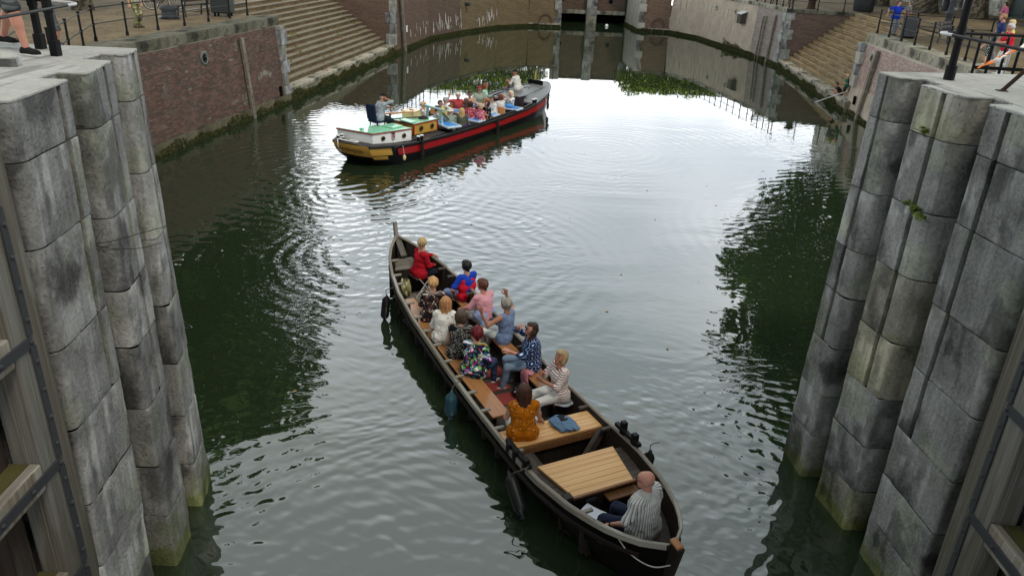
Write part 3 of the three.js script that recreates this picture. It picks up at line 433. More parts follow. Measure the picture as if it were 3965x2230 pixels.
{
  const t = thing('lock_pier', 'grey stone lock pier with three stepped buttresses at left', 'pier'), M = [STONE[0], STONE[1], STONE[0], STONE[2]], D = [STONE[1], STONE[0], STONE[1]];
  const base = { s: 1, back: -7.4, rN: 0.17, flare: 0.5 };
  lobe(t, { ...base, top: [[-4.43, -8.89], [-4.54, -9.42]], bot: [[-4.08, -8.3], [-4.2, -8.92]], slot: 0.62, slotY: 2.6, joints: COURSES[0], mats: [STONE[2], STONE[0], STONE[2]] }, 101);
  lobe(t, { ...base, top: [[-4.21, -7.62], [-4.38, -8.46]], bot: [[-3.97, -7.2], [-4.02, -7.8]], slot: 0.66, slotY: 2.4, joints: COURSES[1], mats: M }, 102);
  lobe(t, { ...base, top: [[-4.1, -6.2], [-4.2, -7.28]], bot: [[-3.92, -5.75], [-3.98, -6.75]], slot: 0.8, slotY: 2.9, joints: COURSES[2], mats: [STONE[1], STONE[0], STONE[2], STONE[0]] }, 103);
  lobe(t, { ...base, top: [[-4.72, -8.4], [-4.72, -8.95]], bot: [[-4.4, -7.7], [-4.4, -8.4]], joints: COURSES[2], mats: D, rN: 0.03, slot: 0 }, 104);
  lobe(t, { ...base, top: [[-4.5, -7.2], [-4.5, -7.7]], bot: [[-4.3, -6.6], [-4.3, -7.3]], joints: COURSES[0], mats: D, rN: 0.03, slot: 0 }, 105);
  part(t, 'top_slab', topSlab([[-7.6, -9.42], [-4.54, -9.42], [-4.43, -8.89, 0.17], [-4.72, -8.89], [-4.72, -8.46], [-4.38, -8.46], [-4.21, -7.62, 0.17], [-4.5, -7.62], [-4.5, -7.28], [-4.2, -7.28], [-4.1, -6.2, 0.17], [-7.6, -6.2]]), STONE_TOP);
  part(t, 'paving_slab', prism([[-7.38, -9.4], [-7.38, 3], [-22, 3], [-22, -9.4]], 3.7, PIER + 0.012), STONE_TOP);
  part(t, 'chamber_wall', prism([[-4.36, -6.25], [-4.36, 7], [-7.36, 7], [-7.36, -6.25]], -1, PIER - 0.006), STONE[1]);
}
{
  const t = thing('lock_pier', 'grey stone lock pier with three stepped buttresses at right', 'pier'), base = { s: -1, back: 7.9, rN: 0.24 };
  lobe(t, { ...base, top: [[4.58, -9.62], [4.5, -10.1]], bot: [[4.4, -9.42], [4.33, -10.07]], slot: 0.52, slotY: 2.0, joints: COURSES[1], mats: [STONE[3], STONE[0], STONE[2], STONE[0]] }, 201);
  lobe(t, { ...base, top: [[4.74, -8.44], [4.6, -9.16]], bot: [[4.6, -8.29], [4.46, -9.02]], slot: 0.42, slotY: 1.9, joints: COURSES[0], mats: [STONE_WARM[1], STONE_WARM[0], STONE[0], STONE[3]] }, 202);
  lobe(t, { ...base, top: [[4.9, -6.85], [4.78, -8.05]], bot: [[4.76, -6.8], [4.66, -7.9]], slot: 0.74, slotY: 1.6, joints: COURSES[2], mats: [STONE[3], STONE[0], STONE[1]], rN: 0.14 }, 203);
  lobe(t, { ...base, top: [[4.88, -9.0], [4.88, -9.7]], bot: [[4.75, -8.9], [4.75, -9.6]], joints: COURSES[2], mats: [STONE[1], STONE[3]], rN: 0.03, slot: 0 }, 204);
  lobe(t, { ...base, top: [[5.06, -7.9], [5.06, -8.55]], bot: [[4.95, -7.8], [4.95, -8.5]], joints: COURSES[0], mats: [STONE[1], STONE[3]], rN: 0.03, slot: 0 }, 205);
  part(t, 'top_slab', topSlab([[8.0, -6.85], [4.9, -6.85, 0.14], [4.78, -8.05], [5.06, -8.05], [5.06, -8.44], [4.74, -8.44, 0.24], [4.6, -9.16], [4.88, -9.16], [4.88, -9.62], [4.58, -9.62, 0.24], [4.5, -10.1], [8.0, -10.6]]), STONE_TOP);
  part(t, 'paving_slab', prism([[7.88, -10.6], [22, -11.6], [22, 3], [7.88, 3]], 3.7, PIER + 0.012), STONE_TOP);
  part(t, 'back_slab', prism([[4.9, -9.9], [7.87, -9.9], [7.87, -10.58], [4.9, -10.12]], 4.6, PIER + 0.012), STONE_TOP); part(t, 'rear_slab', prism([[5.6, -10.0], [9, -10.3], [9, -12.4], [5.8, -12.4]], 3.7, 4.6), STONE[0]);
  part(t, 'chamber_wall', prism([[4.98, -6.86], [7.86, -6.86], [7.86, 7], [4.98, 7]], -1, PIER - 0.006), STONE[1]);
  // weeds rooted in the joints
  const r = rng(77); for (const [x, y, z, n, k] of [[4.68, 5.3, -8.9, 26, 0.1], [4.66, 4.46, -8.85, 16, 0.06], [4.72, 4.42, -8.55, 34, 0.12], [4.7, 4.44, -8.7, 16, 0.07]]) { const l = []; for (let i = 0; i < n; i++) { const g = new THREE.PlaneGeometry(0.02 + 0.025 * r(), 0.035 + 0.035 * r(), 1, 2), p = g.attributes.position; for (let q = 0; q < p.count; q++) p.setZ(q, p.getY(q) ** 2 * 6); g.rotateX(r() * 3); g.rotateY(r() * 6); g.translate(x - 0.02 - r() * k * 0.8, y + (r() - 0.6) * k, z + (r() - 0.5) * k * 2); l.push(g); } part(t, 'weeds', merge(l), LEAF_GREEN, { kind: 'stuff' }); }
}
{ const t = thing('dry_twigs', 'thin dry twigs sticking out of a joint in the left pier', 'twigs', [-4.42, 4.05, -7.5]); part(t, 'long_twig', tube([[0, 0, 0.05], [0.2, 0.02, 0.02], [0.45, 0.04, -0.25], [0.6, 0.03, -0.5]], 0.004, 16, 5), RUST); part(t, 'short_twig', tube([[0.02, 0, 0.05], [0.2, -0.06, 0], [0.42, -0.13, -0.22], [0.55, -0.13, -0.4]], 0.004, 16, 5), RUST); part(t, 'side_twig', tube([[0.05, 0, 0.03], [0.12, 0.1, 0.05], [0.16, 0.16, 0.0]], 0.003, 10, 5), RUST); }
{ const r = rng(5), t = thing('dry_plant', 'small withered plant growing between caps of left pier', 'plant', [-4.5, 5.25, -7.62]); const l = []; for (let i = 0; i < 26; i++) l.push(tube([[0, 0, 0], [(r() - 0.2) * 0.12, (r() - 0.4) * 0.06, (r() - 0.6) * 0.1], [(r() - 0.2) * 0.28, (r() - 0.5) * 0.16, (r() - 0.6) * 0.22]], 0.003, 6, 4)); part(t, 'stems', merge(l), RUST); const f = []; for (let i = 0; i < 14; i++) f.push(tr(new THREE.PlaneGeometry(0.03, 0.045), (r() - 0.2) * 0.2, (r() - 0.5) * 0.15, (r() - 0.6) * 0.2, r() * 6, r() * 6)); part(t, 'leaves', merge(f), LEAF_DRY[0]); }

// ---------------------------------------------------------------- wooden lock gates folded back against the chamber walls
function lockGate(label, s, x, zf, zn, rails, seed) { // s: side of the canal, x: face, zf/zn: far and near edge of the mitre post
  const t = thing('lock_gate', label, 'lock gate'), r = rng(seed), X = (d) => x + s * d, w = zn - zf; // d: depth away from the canal
  part(t, 'post_board', tr(boxUV(new RoundedBoxGeometry(0.26, 6.2, w * 0.46, 2, 0.02), 0.2, 0), X(0.13), 2.5, zf + w * 0.23), W_GREY); part(t, 'post_board', tr(boxUV(new RoundedBoxGeometry(0.26, 6.2, w * 0.52, 2, 0.02), 0.6, 1), X(0.138), 2.5, zf + w * 0.735), W_GREY);
  for (let k = 0; k < 17; k++) part(t, 'plank', tr(boxUV(new RoundedBoxGeometry(0.06, 6.2, 0.24, 2, 0.012), r() * 2, r() * 3), X(0.31 + 0.006 * r()), 2.4, zn + 0.02 + 0.245 * k + 0.12), W_BROWN);
  const moss = std(0.11, 0.105, 0.04, 0.95, { bumpMap: sized(stoneBump, 0.5), bumpScale: 0.01 });
  for (const y of rails) {
    const rl = part(t, 'rail', tr(boxUV(new RoundedBoxGeometry(0.1, 0.27, 4.4, 2, 0.02), r(), r()), X(0.06), y, zn + 2.2), W_PALE); part(rl, 'ledge_board', box(0.2, 0.25, 4.4, X(0.2), y - 0.012, zn + 2.2), moss);
    const st = part(t, 'iron_strap', rbox(0.014, 0.1, 3.6, 0.004, X(-0.006), y - 0.01, zf + w * 0.45 + 1.8), IRON_GREY); for (let k = 0; k < 6; k++) part(st, 'bolt', tr(new THREE.SphereGeometry(0.024, 10, 8), X(-0.012), y - 0.01, zf + w * 0.5 + 0.42 * k), IRON_GREY);
  }
  for (let k = 0; k < rails.length - 1; k++) { const ya = Math.min(rails[k], rails[k + 1]) + 0.05, yb = Math.max(rails[k], rails[k + 1]) - 0.06, st = part(t, 'iron_strap', rbox(0.014, yb - ya, 0.075, 0.004, X(-0.006), (ya + yb) / 2, zf + w * 0.47), IRON_GREY); for (let q = 0; q < 4; q++) part(st, 'bolt', tr(new THREE.SphereGeometry(0.022, 10, 8), X(-0.012), ya + (q + 0.5) * (yb - ya) / 4, zf + w * 0.47), IRON_GREY); }
}
lockGate('weathered wooden lock gate with iron straps in left corner', -1, -4.0, -5.85, -5.42, [5.12, 3.9, 2.68, 1.46, 0.24], 301);
lockGate('weathered wooden lock gate with iron straps in right corner', 1, 4.6, -6.36, -5.84, [4.6, 3.36, 2.12, 0.88], 302);

// ---------------------------------------------------------------- posts and bars on the piers
function barPost(label, x, z, w, turn, oct, bars) {
  const t = thing('railing_post', label, 'post', [x, PIER + 0.02, z], turn), sh = (a, h, y) => oct ? tr(new THREE.CylinderGeometry(a * 0.54, a * 0.54, h, 8), 0, y, 0, 0, Math.PI / 8) : rbox(a, h, a, 0.008, 0, y, 0);
  part(t, 'plinth', sh(w * 1.42, 0.17, 0.085), BLACK); part(t, 'shaft', sh(w, 2.2, 1.26), BLACK); part(t, 'collar', sh(w * 1.2, 0.16, bars), BLACK);
}
barPost('square black post on left pier, the nearer of two', -5.04, -8.6, 0.062, -0.1, false, 0.52);
barPost('square black post on left pier, the one further back', -5.47, -9.06, 0.066, -0.1, false, 0.54);
barPost('black octagonal post on right pier', 5.15, -9.62, 0.085, 0.2, true, 0.54);
{
  const t = thing('guard_rail', 'low black guard rail with rounded end through left pier posts', 'railing'); part(t, 'front_bar', rod([-4.62, 6.26, -5.5], [-4.99, 6.26, -8.9], 0.015, 0.015, 12), IRON); part(t, 'rear_bar', rod([-5.3, 6.28, -9.1], [-7.2, 6.28, -9.5], 0.015, 0.015, 12), IRON); part(t, 'end_bend', tube([[-4.99, 6.26, -8.9], [-4.96, 6.265, -9.02], [-5.04, 6.27, -9.09], [-5.3, 6.28, -9.1]], 0.015, 20, 10), STEEL);
  const u = thing('guard_rail', 'low black guard rail with rounded end through right pier post', 'railing'); part(u, 'front_bar', rod([5.03, 6.28, -9.55], [5.16, 6.28, -5.5], 0.018, 0.018, 12), IRON); part(u, 'rear_bar', rod([5.1, 6.28, -9.84], [8.6, 6.28, -9.75], 0.018, 0.018, 12), IRON); part(u, 'end_bend', tube([[5.03, 6.28, -9.55], [4.99, 6.28, -9.7], [5.02, 6.28, -9.8], [5.1, 6.28, -9.84]], 0.018, 20, 10), STEEL);
  const d = thing('stay_rod', 'rusty iron stay rod slanting up from the right pier', 'rod', [5.4, PIER + 0.02, -8.92]); part(d, 'bar', rod([0, 0, 0], [0.62, 1.02, 0.3], 0.024), RUST); part(d, 'cord_wrap', merge([0, 1, 2, 3, 4].map((k) => tr(new THREE.TorusGeometry(0.028, 0.006, 6, 14), 0.24 + 0.008 * k, 0.395 + 0.014 * k, 0.116 + 0.004 * k, 1.0, 0.4))), ROPE_DARK); part(d, 'foot_plate', rbox(0.1, 0.012, 0.1, 0.004, 0, 0.006, 0), RUST);
  const c = thing('stone_kerb', 'short light stone kerb beside the sneaker on left pier', 'kerb', [-5.25, PIER + 0.02, -7.83], 0.25); part(c, 'block', rbox(0.5, 0.1, 0.16, 0.02, 0, 0.05, 0), STONE_TOP); part(c, 'weathered_face', rbox(0.49, 0.08, 0.012, 0.004, 0, 0.04, 0.081), STONE[1]);
}
{
  const t = thing('picket_fence', 'black picket fence hung with bunting behind right pier', 'fence', [0, 0, 0]), a = [6.32, -11.25], b = [7.9, -11.05];
  for (let k = 0; k < 10; k++) { const f = k / 9, x = lerp(a[0], b[0], f), z = lerp(a[1], b[1], f), p = part(t, 'picket', rod([x, 4.6, z], [x, 6.12, z], 0.02, 0.02, 8), IRON); part(p, 'tip', tr(new THREE.ConeGeometry(0.024, 0.08, 8), x, 6.16, z), IRON); }
  part(t, 'rail', beam([a[0], 5.72, a[1]], [b[0], 5.72, b[1]], 0.02, 0.045), IRON); part(t, 'rail', beam([a[0], 4.8, a[1]], [b[0], 4.8, b[1]], 0.02, 0.045), IRON);
  for (const f of [0.27, 0.45]) { const x = lerp(a[0], b[0], f) + 0.03, z = -11.3; part(t, 'white_pole', rod([x, 4.6, z], [x + 0.02, 6.02, z], 0.022), WHITE); }
  const g = thing('bunting', 'string of orange and white pennants on the black pickets', 'bunting', [6.45, 5.95, -11.12]); part(g, 'string', tube([[-0.1, -0.2, 0], [0.2, -0.05, 0.02], [0.5, 0.1, 0.03], [0.9, 0.16, 0.02]], 0.004, 20, 5), WHITE); const r = rng(9);
  for (let k = 0; k < 9; k++) { const x = 0.02 + k * 0.085, y = -0.12 + 0.3 * Math.min(1, k / 6), w = 0.075, sg = sheet([0, 1, 2, 3, 4].map((i) => { const f = i / 4, ww = w * (1 - f) * 0.5; return [0, 1, 2].map((j) => [x + (j - 1) * ww - f * 0.16 - 0.03 * r(), y - f * 0.1, 0.03 + 0.02 * Math.sin(f * 6 + k) + 0.012 * j]); })); part(g, 'pennant', sg, std(...(k % 2 ? [0.85, 0.83, 0.8] : [0.85, 0.2, 0.03]), 0.7, { side: THREE.DoubleSide })); }
}

// ---------------------------------------------------------------- behind the camera: unseen lift bridge, house and trees, added to keep the sky off the near faces
{
  const t = thing('sky_block_bridge', 'unseen wooden lift bridge added behind the viewer to block sky light', 'bridge', [0, 0, 0]);
  for (let k = 0; k < 16; k++) part(t, 'deck_plank', box(8.6, 0.56, 0.1, 0, 6.4 + 0.58 * k, 3.2 + 0.1 * k, 0.17), W_BROWN); for (const x of [-3.6, -1.2, 1.2, 3.6]) part(t, 'girder', beam([x, 6.1, 3.4], [x, 15.4, 5.0], 0.25, 0.4), W_DARK); for (const x of [-5.6, 5.6]) part(t, 'tower', box(0.6, 9.5, 0.6, x, 10.4, 3.2), W_DARK); part(t, 'cross_beam', box(11.8, 0.6, 0.6, 0, 15.4, 3.2), W_DARK);
  const h = thing('sky_block_house', 'unseen brick house added behind the viewer to block sky light', 'house', [0, 0, 0]); for (const [x, w] of [[-14, 15], [15, 16]]) { part(h, 'wall', box(w, 9, 8, x, 8, 10), BRICK_FAR); part(h, 'roof', prism([[x - w / 2 - 0.3, 5.7], [x + w / 2 + 0.3, 5.7], [x + w / 2 + 0.3, 14.3], [x - w / 2 - 0.3, 14.3]], 12.5, 13.0), std(0.05, 0.045, 0.045, 0.8)); }
}
// ---------------------------------------------------------------- railings
function railing(label, pts, o = {}) {
  const t = thing('iron_railing', label, 'railing'), h = o.h ?? 1.03, w = o.w ?? 0.035, y0 = o.y ?? QUAY + 0.03;
  pts.forEach(([x, z]) => { const p = part(t, 'post', merge([rod([x, y0, z], [x, y0 + h, z], w * 1.05, w * 0.9, 8), rod([x, y0 + h, z], [x, y0 + h + 0.04, z], w * 1.35, w * 1.35, 8), rod([x, y0 + h * 0.5 - 0.03, z], [x, y0 + h * 0.5 + 0.03, z], w * 1.4, w * 1.4, 8)]), IRON); part(p, 'foot', rod([x, y0, z], [x, y0 + 0.14, z], w * 1.6, w * 1.5, 8), IRON); });
  for (let i = 0; i + 1 < pts.length; i++) for (const f of [0.96, 0.5]) part(t, 'rail', rod([pts[i][0], y0 + h * f, pts[i][1]], [pts[i + 1][0], y0 + h * f, pts[i + 1][1]], 0.017, 0.017, 8), f > 0.6 ? IRON : IRON_GREY);
  return t;
}
railing('black railing along the left quay edge, above the dark brick wall', [[-13.42, -25.2], [-13.23, -26.9], [-12.98, -28.7], [-12.68, -30.3], [-12.42, -32.0], [-12.14, -33.6], [-11.87, -35.0]]);
railing('black railing slanting from the quay corner to the left pier', [[-13.42, -25.2], [-12.8, -23.3], [-12.15, -21.4], [-11.5, -19.4]]);
railing('short black railing behind the striding man at far left', [[-12.4, -17.9], [-14.6, -23.2]], { h: 1.0 });
railing('black railing along the right quay edge with eight posts', [[16.92, -39.0], [16.75, -37.3], [16.66, -35.8], [16.55, -34.3], [16.45, -32.75], [16.35, -31.2], [16.25, -29.6], [16.15, -28.0]], { w: 0.04 });
{ const t = railing('black railing running back from the corner behind grey bin', [[16.92, -39.0], [17.96, -37.5], [19.3, -36.95], [21.05, -36.8]], { w: 0.038 }); part(t, 'bent_end', tube([[21.05, QUAY + 1.02, -36.8], [21.25, QUAY + 1.0, -36.8], [21.28, QUAY + 0.85, -36.8]], 0.017, 14, 8), IRON); }
railing('black railing above the dark side wall of the right steps', [[17.45, -53.6], [18.95, -53.2], [20.45, -52.75], [21.95, -52.4]]);
railing('black railing along far right quay, receding to the gates', Array.from({ length: 15 }, (_, i) => { const z = -54.6 - i * 1.12, x = z > -59.2 ? lerp(17.6, 17.2, (-54 - z) / 5.2) : z > -63.6 ? lerp(17.15, 16.25, (-59.2 - z) / 4.4) : lerp(16.25, 15.2, (-63.6 - z) / 6); return [x, z]; }));
railing('black railing along the far left quay beyond the steps', [[-8.7, -52.6], ...Array.from({ length: 17 }, (_, i) => { const z = -54.2 - i * 1.2, x = z > -60.6 ? lerp(-8.4, -7.4, (-52 - z) / 8.6) : z > -65.6 ? lerp(-7.4, -5.4, (-60.6 - z) / 5) : z > -70.9 ? lerp(-5.4, -2.7, (-65.6 - z) / 5.3) : lerp(-2.7, 0, (-70.9 - z) / 3); return [x, z - 0.3]; })]);
railing('black railing on top of the far end wall', Array.from({ length: 14 }, (_, i) => [-1.6 + i * 1.15, -74.4 - (i > 4 && i < 9 ? 6 : 0)]));

// ---------------------------------------------------------------- trees
const LEAF_M = [[0.05, 0.095, 0.018], [0.065, 0.12, 0.022], [0.04, 0.078, 0.018]].map((c) => std(...c, 0.85, { side: THREE.DoubleSide })), HEDGE_M = std(0.34, 0.46, 0.05, 0.85, { side: THREE.DoubleSide });
const barkT = dataTex(256, 512, (i, j) => { const x = i / 256, y = j / 512, n = fbm(x * 10, y * 12, 3, 4, 10, 12), f = fbm(x * 40, y * 30, 8, 3, 40, 30), p = step01(0.5, 0.6, n); return lin(...[0.09, 0.075, 0.055].map((c, k) => lerp(c, [0.22, 0.19, 0.13][k], p) * (0.6 + 0.8 * f))); }, true);
const BARK = std(0.75, 0.75, 0.75, 0.95, { map: sized(barkT, 1.6, 2.5), bumpMap: sized(stoneBump, 1.2), bumpScale: 0.04 });
function leafGeo(seed, blobs, n, size) {
  const r = rng(seed), pos = new Float32Array(n * 18), nor = new Float32Array(n * 18), q = V(), a = V(), b = V(), nn = V(); let k = 0;
  const tot = blobs.reduce((s, b2) => s + b2[3] ** 2, 0);
  for (const [bx, by, bz, br] of blobs) {
    const cnt = Math.round(n * br * br / tot);
    for (let i = 0; i < cnt && k < n; i++, k++) {
      do q.set(r() * 2 - 1, r() * 2 - 1, r() * 2 - 1); while (q.length() > 1 || q.length() < 0.2); const rad = 0.6 + 0.45 * r(); q.normalize().multiplyScalar(br * rad * (0.75 + 0.5 * noise(q.x * 3 + bx, q.y * 3 + by, seed))); q.y *= 0.8; nn.copy(q).normalize();
      q.add(V(bx, by, bz)); const s = size * (0.6 + 0.9 * r()); a.set(r() - 0.5, r() - 0.5, r() - 0.5).normalize().multiplyScalar(s); b.set(r() - 0.5, r() - 0.5, r() - 0.5).cross(a).normalize().multiplyScalar(s * 0.7);
      const c = [q.clone().sub(a), q.clone().add(b), q.clone().add(a), q.clone().sub(b)]; [0, 1, 2, 0, 2, 3].forEach((m, w) => { pos.set([c[m].x, c[m].y, c[m].z], k * 18 + w * 3); nor.set([nn.x, nn.y, nn.z], k * 18 + w * 3); });
    }
  }
  const g = new THREE.BufferGeometry(); g.setAttribute('position', new THREE.BufferAttribute(pos.subarray(0, k * 18), 3)); g.setAttribute('normal', new THREE.BufferAttribute(nor.subarray(0, k * 18), 3)); return g;
}
function treeShape(seed, R, y0, y1) { // blobs of foliage and the limbs that carry them
  const r = rng(seed), blobs = [], limbs = [];
  for (let i = 0; i < 16; i++) { const f = i / 15, a = i * 2.4 + r(), rr = R * Math.sin(Math.PI * clamp(0.18 + 0.75 * f)) * (0.5 + 0.4 * r()); const c = [Math.cos(a) * rr, lerp(y0 + 1.2, y1 - 1, f), Math.sin(a) * rr, R * (0.3 + 0.14 * r())]; blobs.push(c); limbs.push(tube([[0, y0 * 0.6 + f * (y1 - y0) * 0.35, 0], [c[0] * 0.4, lerp(y0, c[1], 0.6), c[2] * 0.4], [c[0], c[1], c[2]]], 0.1 + 0.12 * (1 - f), 8, 6)); }
  return [blobs, limbs];
}
const [BA, LA] = treeShape(3, 8.2, 6, 21), BIG_LEAF = leafGeo(4, BA, 8000, 0.3), [BB, LB] = treeShape(6, 6.0, 5, 15), MID_LEAF = leafGeo(7, BB, 11000, 0.26), BIG_LIMB = merge(LA), MID_LIMB = merge(LB);
function trunkGeo(r0, h, seed) { const rows = []; for (let i = 0; i <= 10; i++) { const y = h * i / 10, k = r0 * (1 + 0.5 * Math.exp(-y * 1.8)) * (1 - 0.35 * i / 10); rows.push(Array.from({ length: 18 }, (_, j) => { const a = -j / 18 * Math.PI * 2, w = k * (0.88 + 0.24 * noise(Math.cos(a) * 2.5 + seed, Math.sin(a) * 2.5 + y * 0.5, seed) + 0.05 * Math.cos(a * 5) * Math.exp(-y)); return [Math.cos(a) * w, y, Math.sin(a) * w]; })); } return sheet(rows, true); }
function tree(label, x, z, r0, big, turn, sc, leaf, group) { const t = thing('plane_tree', label, 'tree', [x, QUAY, z], turn, group); part(t, 'trunk', trunkGeo(r0, big ? 8 : 6, Math.round(x * 10)), BARK); part(t, 'limbs', big ? BIG_LIMB : MID_LIMB, BARK); const c = part(t, 'crown', big ? BIG_LEAF : MID_LEAF, LEAF_M[leaf], { kind: 'stuff' }); c.scale.setScalar(sc); t.children[1].scale.setScalar(sc); return t; }
tree('thick plane tree trunk behind the small boy at upper right', 27.1, -55.9, 0.62, true, 0.3, 1.25, 1);
tree('plane tree trunk showing just right of the black octagonal post', 28.6, -52.3, 0.5, true, 2.1, 1.3, 0);
tree('plane tree trunk right behind the man in blue shirt', 26.5, -61.8, 0.5, true, 4.0, 1.05, 1);
tree('tall tree at the right frame edge, mirrored dark green in water', 25.2, -33.0, 0.45, true, 2.6, 0.85, 0);
tree('slim tree trunk on the left quay, behind the railing corner', -18.9, -34.9, 0.3, false, 1.2, 1.0, 0);
tree('tall leafy tree on the left quay behind the brick steps', -19.5, -44.5, 0.45, true, 0.7, 1.02, 2);
tree('broad tree on left quay, mirrored dark in the water', -21.5, -27.5, 0.45, true, 5.2, 0.95, 0);
for (const [x, z, w] of [[-10.5, 5.5, 'left'], [11, 6, 'right']]) tree('unseen leafy tree added behind the viewer to block sky light, on the ' + w + ' bank of the lock', x, z, 0.5, true, x, 1, 0);  // unseen trees added to hold sky light off the near stone faces
tree('tree far along the left quay beyond the steps', -23.5, -66, 0.45, true, 3.2, 0.85, 1);
{ // clipped hedges along the far end, mirrored bright green
  for (const [label, x0, x1, z, k] of [['clipped green hedge on the left of the far end wall', -9, 2, -78.5, 1.45], ['clipped green hedge on the right of the far end wall', 10.2, 19.5, -78, 1.0]]) {
    const t = thing('hedge', label, 'hedge', [0, QUAY, 0]), r = rng(Math.round(x1 * 7)), bl = []; for (let i = 0; i < 52; i++) bl.push([lerp(x0, x1, i / 51), (0.8 + 0.5 * r() + (i % 2) * 0.9) * k, z + (r() - 0.5), 0.95]); part(t, 'foliage', leafGeo(21, bl, 30000, 0.075), HEDGE_M, { kind: 'stuff' }); part(t, 'stems', merge(bl.map((b) => rod([b[0], 0, b[2]], [b[0] + 0.2, 1.2, b[2]], 0.03))), BARK); }
}

// ---------------------------------------------------------------- house fronts at upper right
{
  const t = thing('town_house', 'pale stuccoed house front with dark green double doors at upper right', 'house'), X = 32.0, wall = stoneMat([1.5, 1.48, 1.35]), plinth = stoneMat([1.1, 1.1, 1.0]);
  const part2 = (n, z0, z1, y0, y1, d, m, x = X) => part(t, n, box(d, y1 - y0, z1 - z0, x + d / 2, (y0 + y1) / 2 + QUAY, (z0 + z1) / 2), m), green = std(0.012, 0.03, 0.028, 0.35), glass = std(0.02, 0.022, 0.024, 0.08), dark = std(0.02, 0.018, 0.017, 0.6);
  // wall left in piers round the openings
  const op = [[-78, -76.4, 1, 3.4], [-74, -72.4, 1, 3.4], [-69.6, -68, 0, 3], [-65, -63.3, 0, 2.7], [-61.3, -60.3, 0, 2.6], [-58.2, -57.0, 0.95, 3], [-54.9, -48.0, 0, 3.6], [-45.5, -43.9, 0.95, 3.2]]; let z = -84; op.forEach(([a, b, y0, y1], i) => { part2('wall', z, a, 0, 3.9, 0.4, wall); if (y0) part2('wall', a, b, 0, y0, 0.4, wall); part2('wall', a, b, y1, 3.9, 0.4, wall); z = b; }); part2('wall', z, -38, 0, 3.9, 0.4, wall); part2('wall', -84, -38, 3.9, 9.5, 0.4, wall);
  part2('plinth', -84, -69.6, 0, 0.5, 0.06, plinth, X - 0.06); part2('plinth', -60.3, -54.95, 0, 0.45, 0.06, plinth, X - 0.06); part2('plinth', -48, -38, 0, 0.45, 0.06, plinth, X - 0.06);
  op.forEach(([a, b, y0, y1], i) => {
    if (y0) { const w = part2('window', a, b, y0, y1, 0.05, glass, X + 0.16); for (const [za, zb, ya, yb] of [[a, b, y0, y0 + 0.1], [a, b, y1 - 0.1, y1], [a, a + 0.1, y0, y1], [b - 0.1, b, y0, y1], [a, b, (y0 + y1) / 2 - 0.03, (y0 + y1) / 2 + 0.03]]) part(w, 'frame', box(0.09, yb - ya - 0.004, zb - za - 0.004, X + 0.1, (ya + yb) / 2 + QUAY, (za + zb) / 2), WHITE); part(w, 'sill', rbox(0.28, 0.09, b - a + 0.2, 0.02, X - 0.02, QUAY + y0 - 0.03, (a + b) / 2), WHITE); }
    else if (i === 6) { const d = part2('double_door', a + 0.12, b - 0.12, 0.02, y1 - 0.1, 0.08, green, X + 0.14); for (let k = 0; k < 4; k++) part(d, 'door_panel', rbox(0.04, 2.9, 1.5, 0.02, X + 0.13, QUAY + 1.65, a + 0.95 + k * 1.68), green); part(d, 'letter_plate', rbox(0.03, 0.07, 0.3, 0.01, X + 0.1, QUAY + 1.55, -52.2), STEEL); part(d, 'door_frame', box(0.3, y1, 0.22, X + 0.05, QUAY + y1 / 2, a - 0.02), stoneMat([1.0, 0.75, 0.5])); part(d, 'door_frame', box(0.3, y1, 0.22, X + 0.05, QUAY + y1 / 2, b + 0.02), stoneMat([1.0, 0.75, 0.5])); }
    else { const d = part2('door', a + 0.08, b - 0.08, 0.02, y1 - 0.06, 0.06, dark, X + 0.15); part(d, 'doorstep', rbox(0.5, 0.14, b - a + 0.3, 0.02, X - 0.2, QUAY + 0.07, (a + b) / 2), plinth); }
  });
  for (const z2 of [-63.1, -61.5, -60.1, -59.2]) part(t, 'pilaster', rbox(0.18, 3.6, 0.26, 0.02, X - 0.07, QUAY + 1.8, z2), stoneMat([1.8, 1.78, 1.7]));
  part(t, 'cornice', rbox(0.5, 0.35, 46, 0.05, X - 0.1, QUAY + 9.5, -61), wall); const roof = part(t, 'roof', prism([[X, -84], [X + 8, -84], [X + 8, -38], [X, -38]], QUAY + 9.6, QUAY + 9.9), std(0.05, 0.045, 0.045, 0.8)); part(roof, 'chimney', box(1, 2, 1.2, X + 4, QUAY + 10.8, -55), BRICK_RED);
  const f = thing('area_fence', 'low black spiked fence in front of the pale house', 'fence', [31.3, QUAY, -66.6]); for (let k = 0; k < 14; k++) { const p = part(f, 'bar', rod([0, 0.05, k * 0.2], [0, 1.05, k * 0.2], 0.015, 0.015, 6), IRON); part(p, 'spike', tr(new THREE.ConeGeometry(0.03, 0.1, 6), 0, 1.1, k * 0.2), IRON); } for (const y of [0.25, 0.85]) part(f, 'rail', beam([0, y, -0.1], [0, y, 2.7], 0.03, 0.04), IRON); part(f, 'kerb', rbox(0.2, 0.12, 2.9, 0.02, 0, 0.06, 1.3), plinth);
}
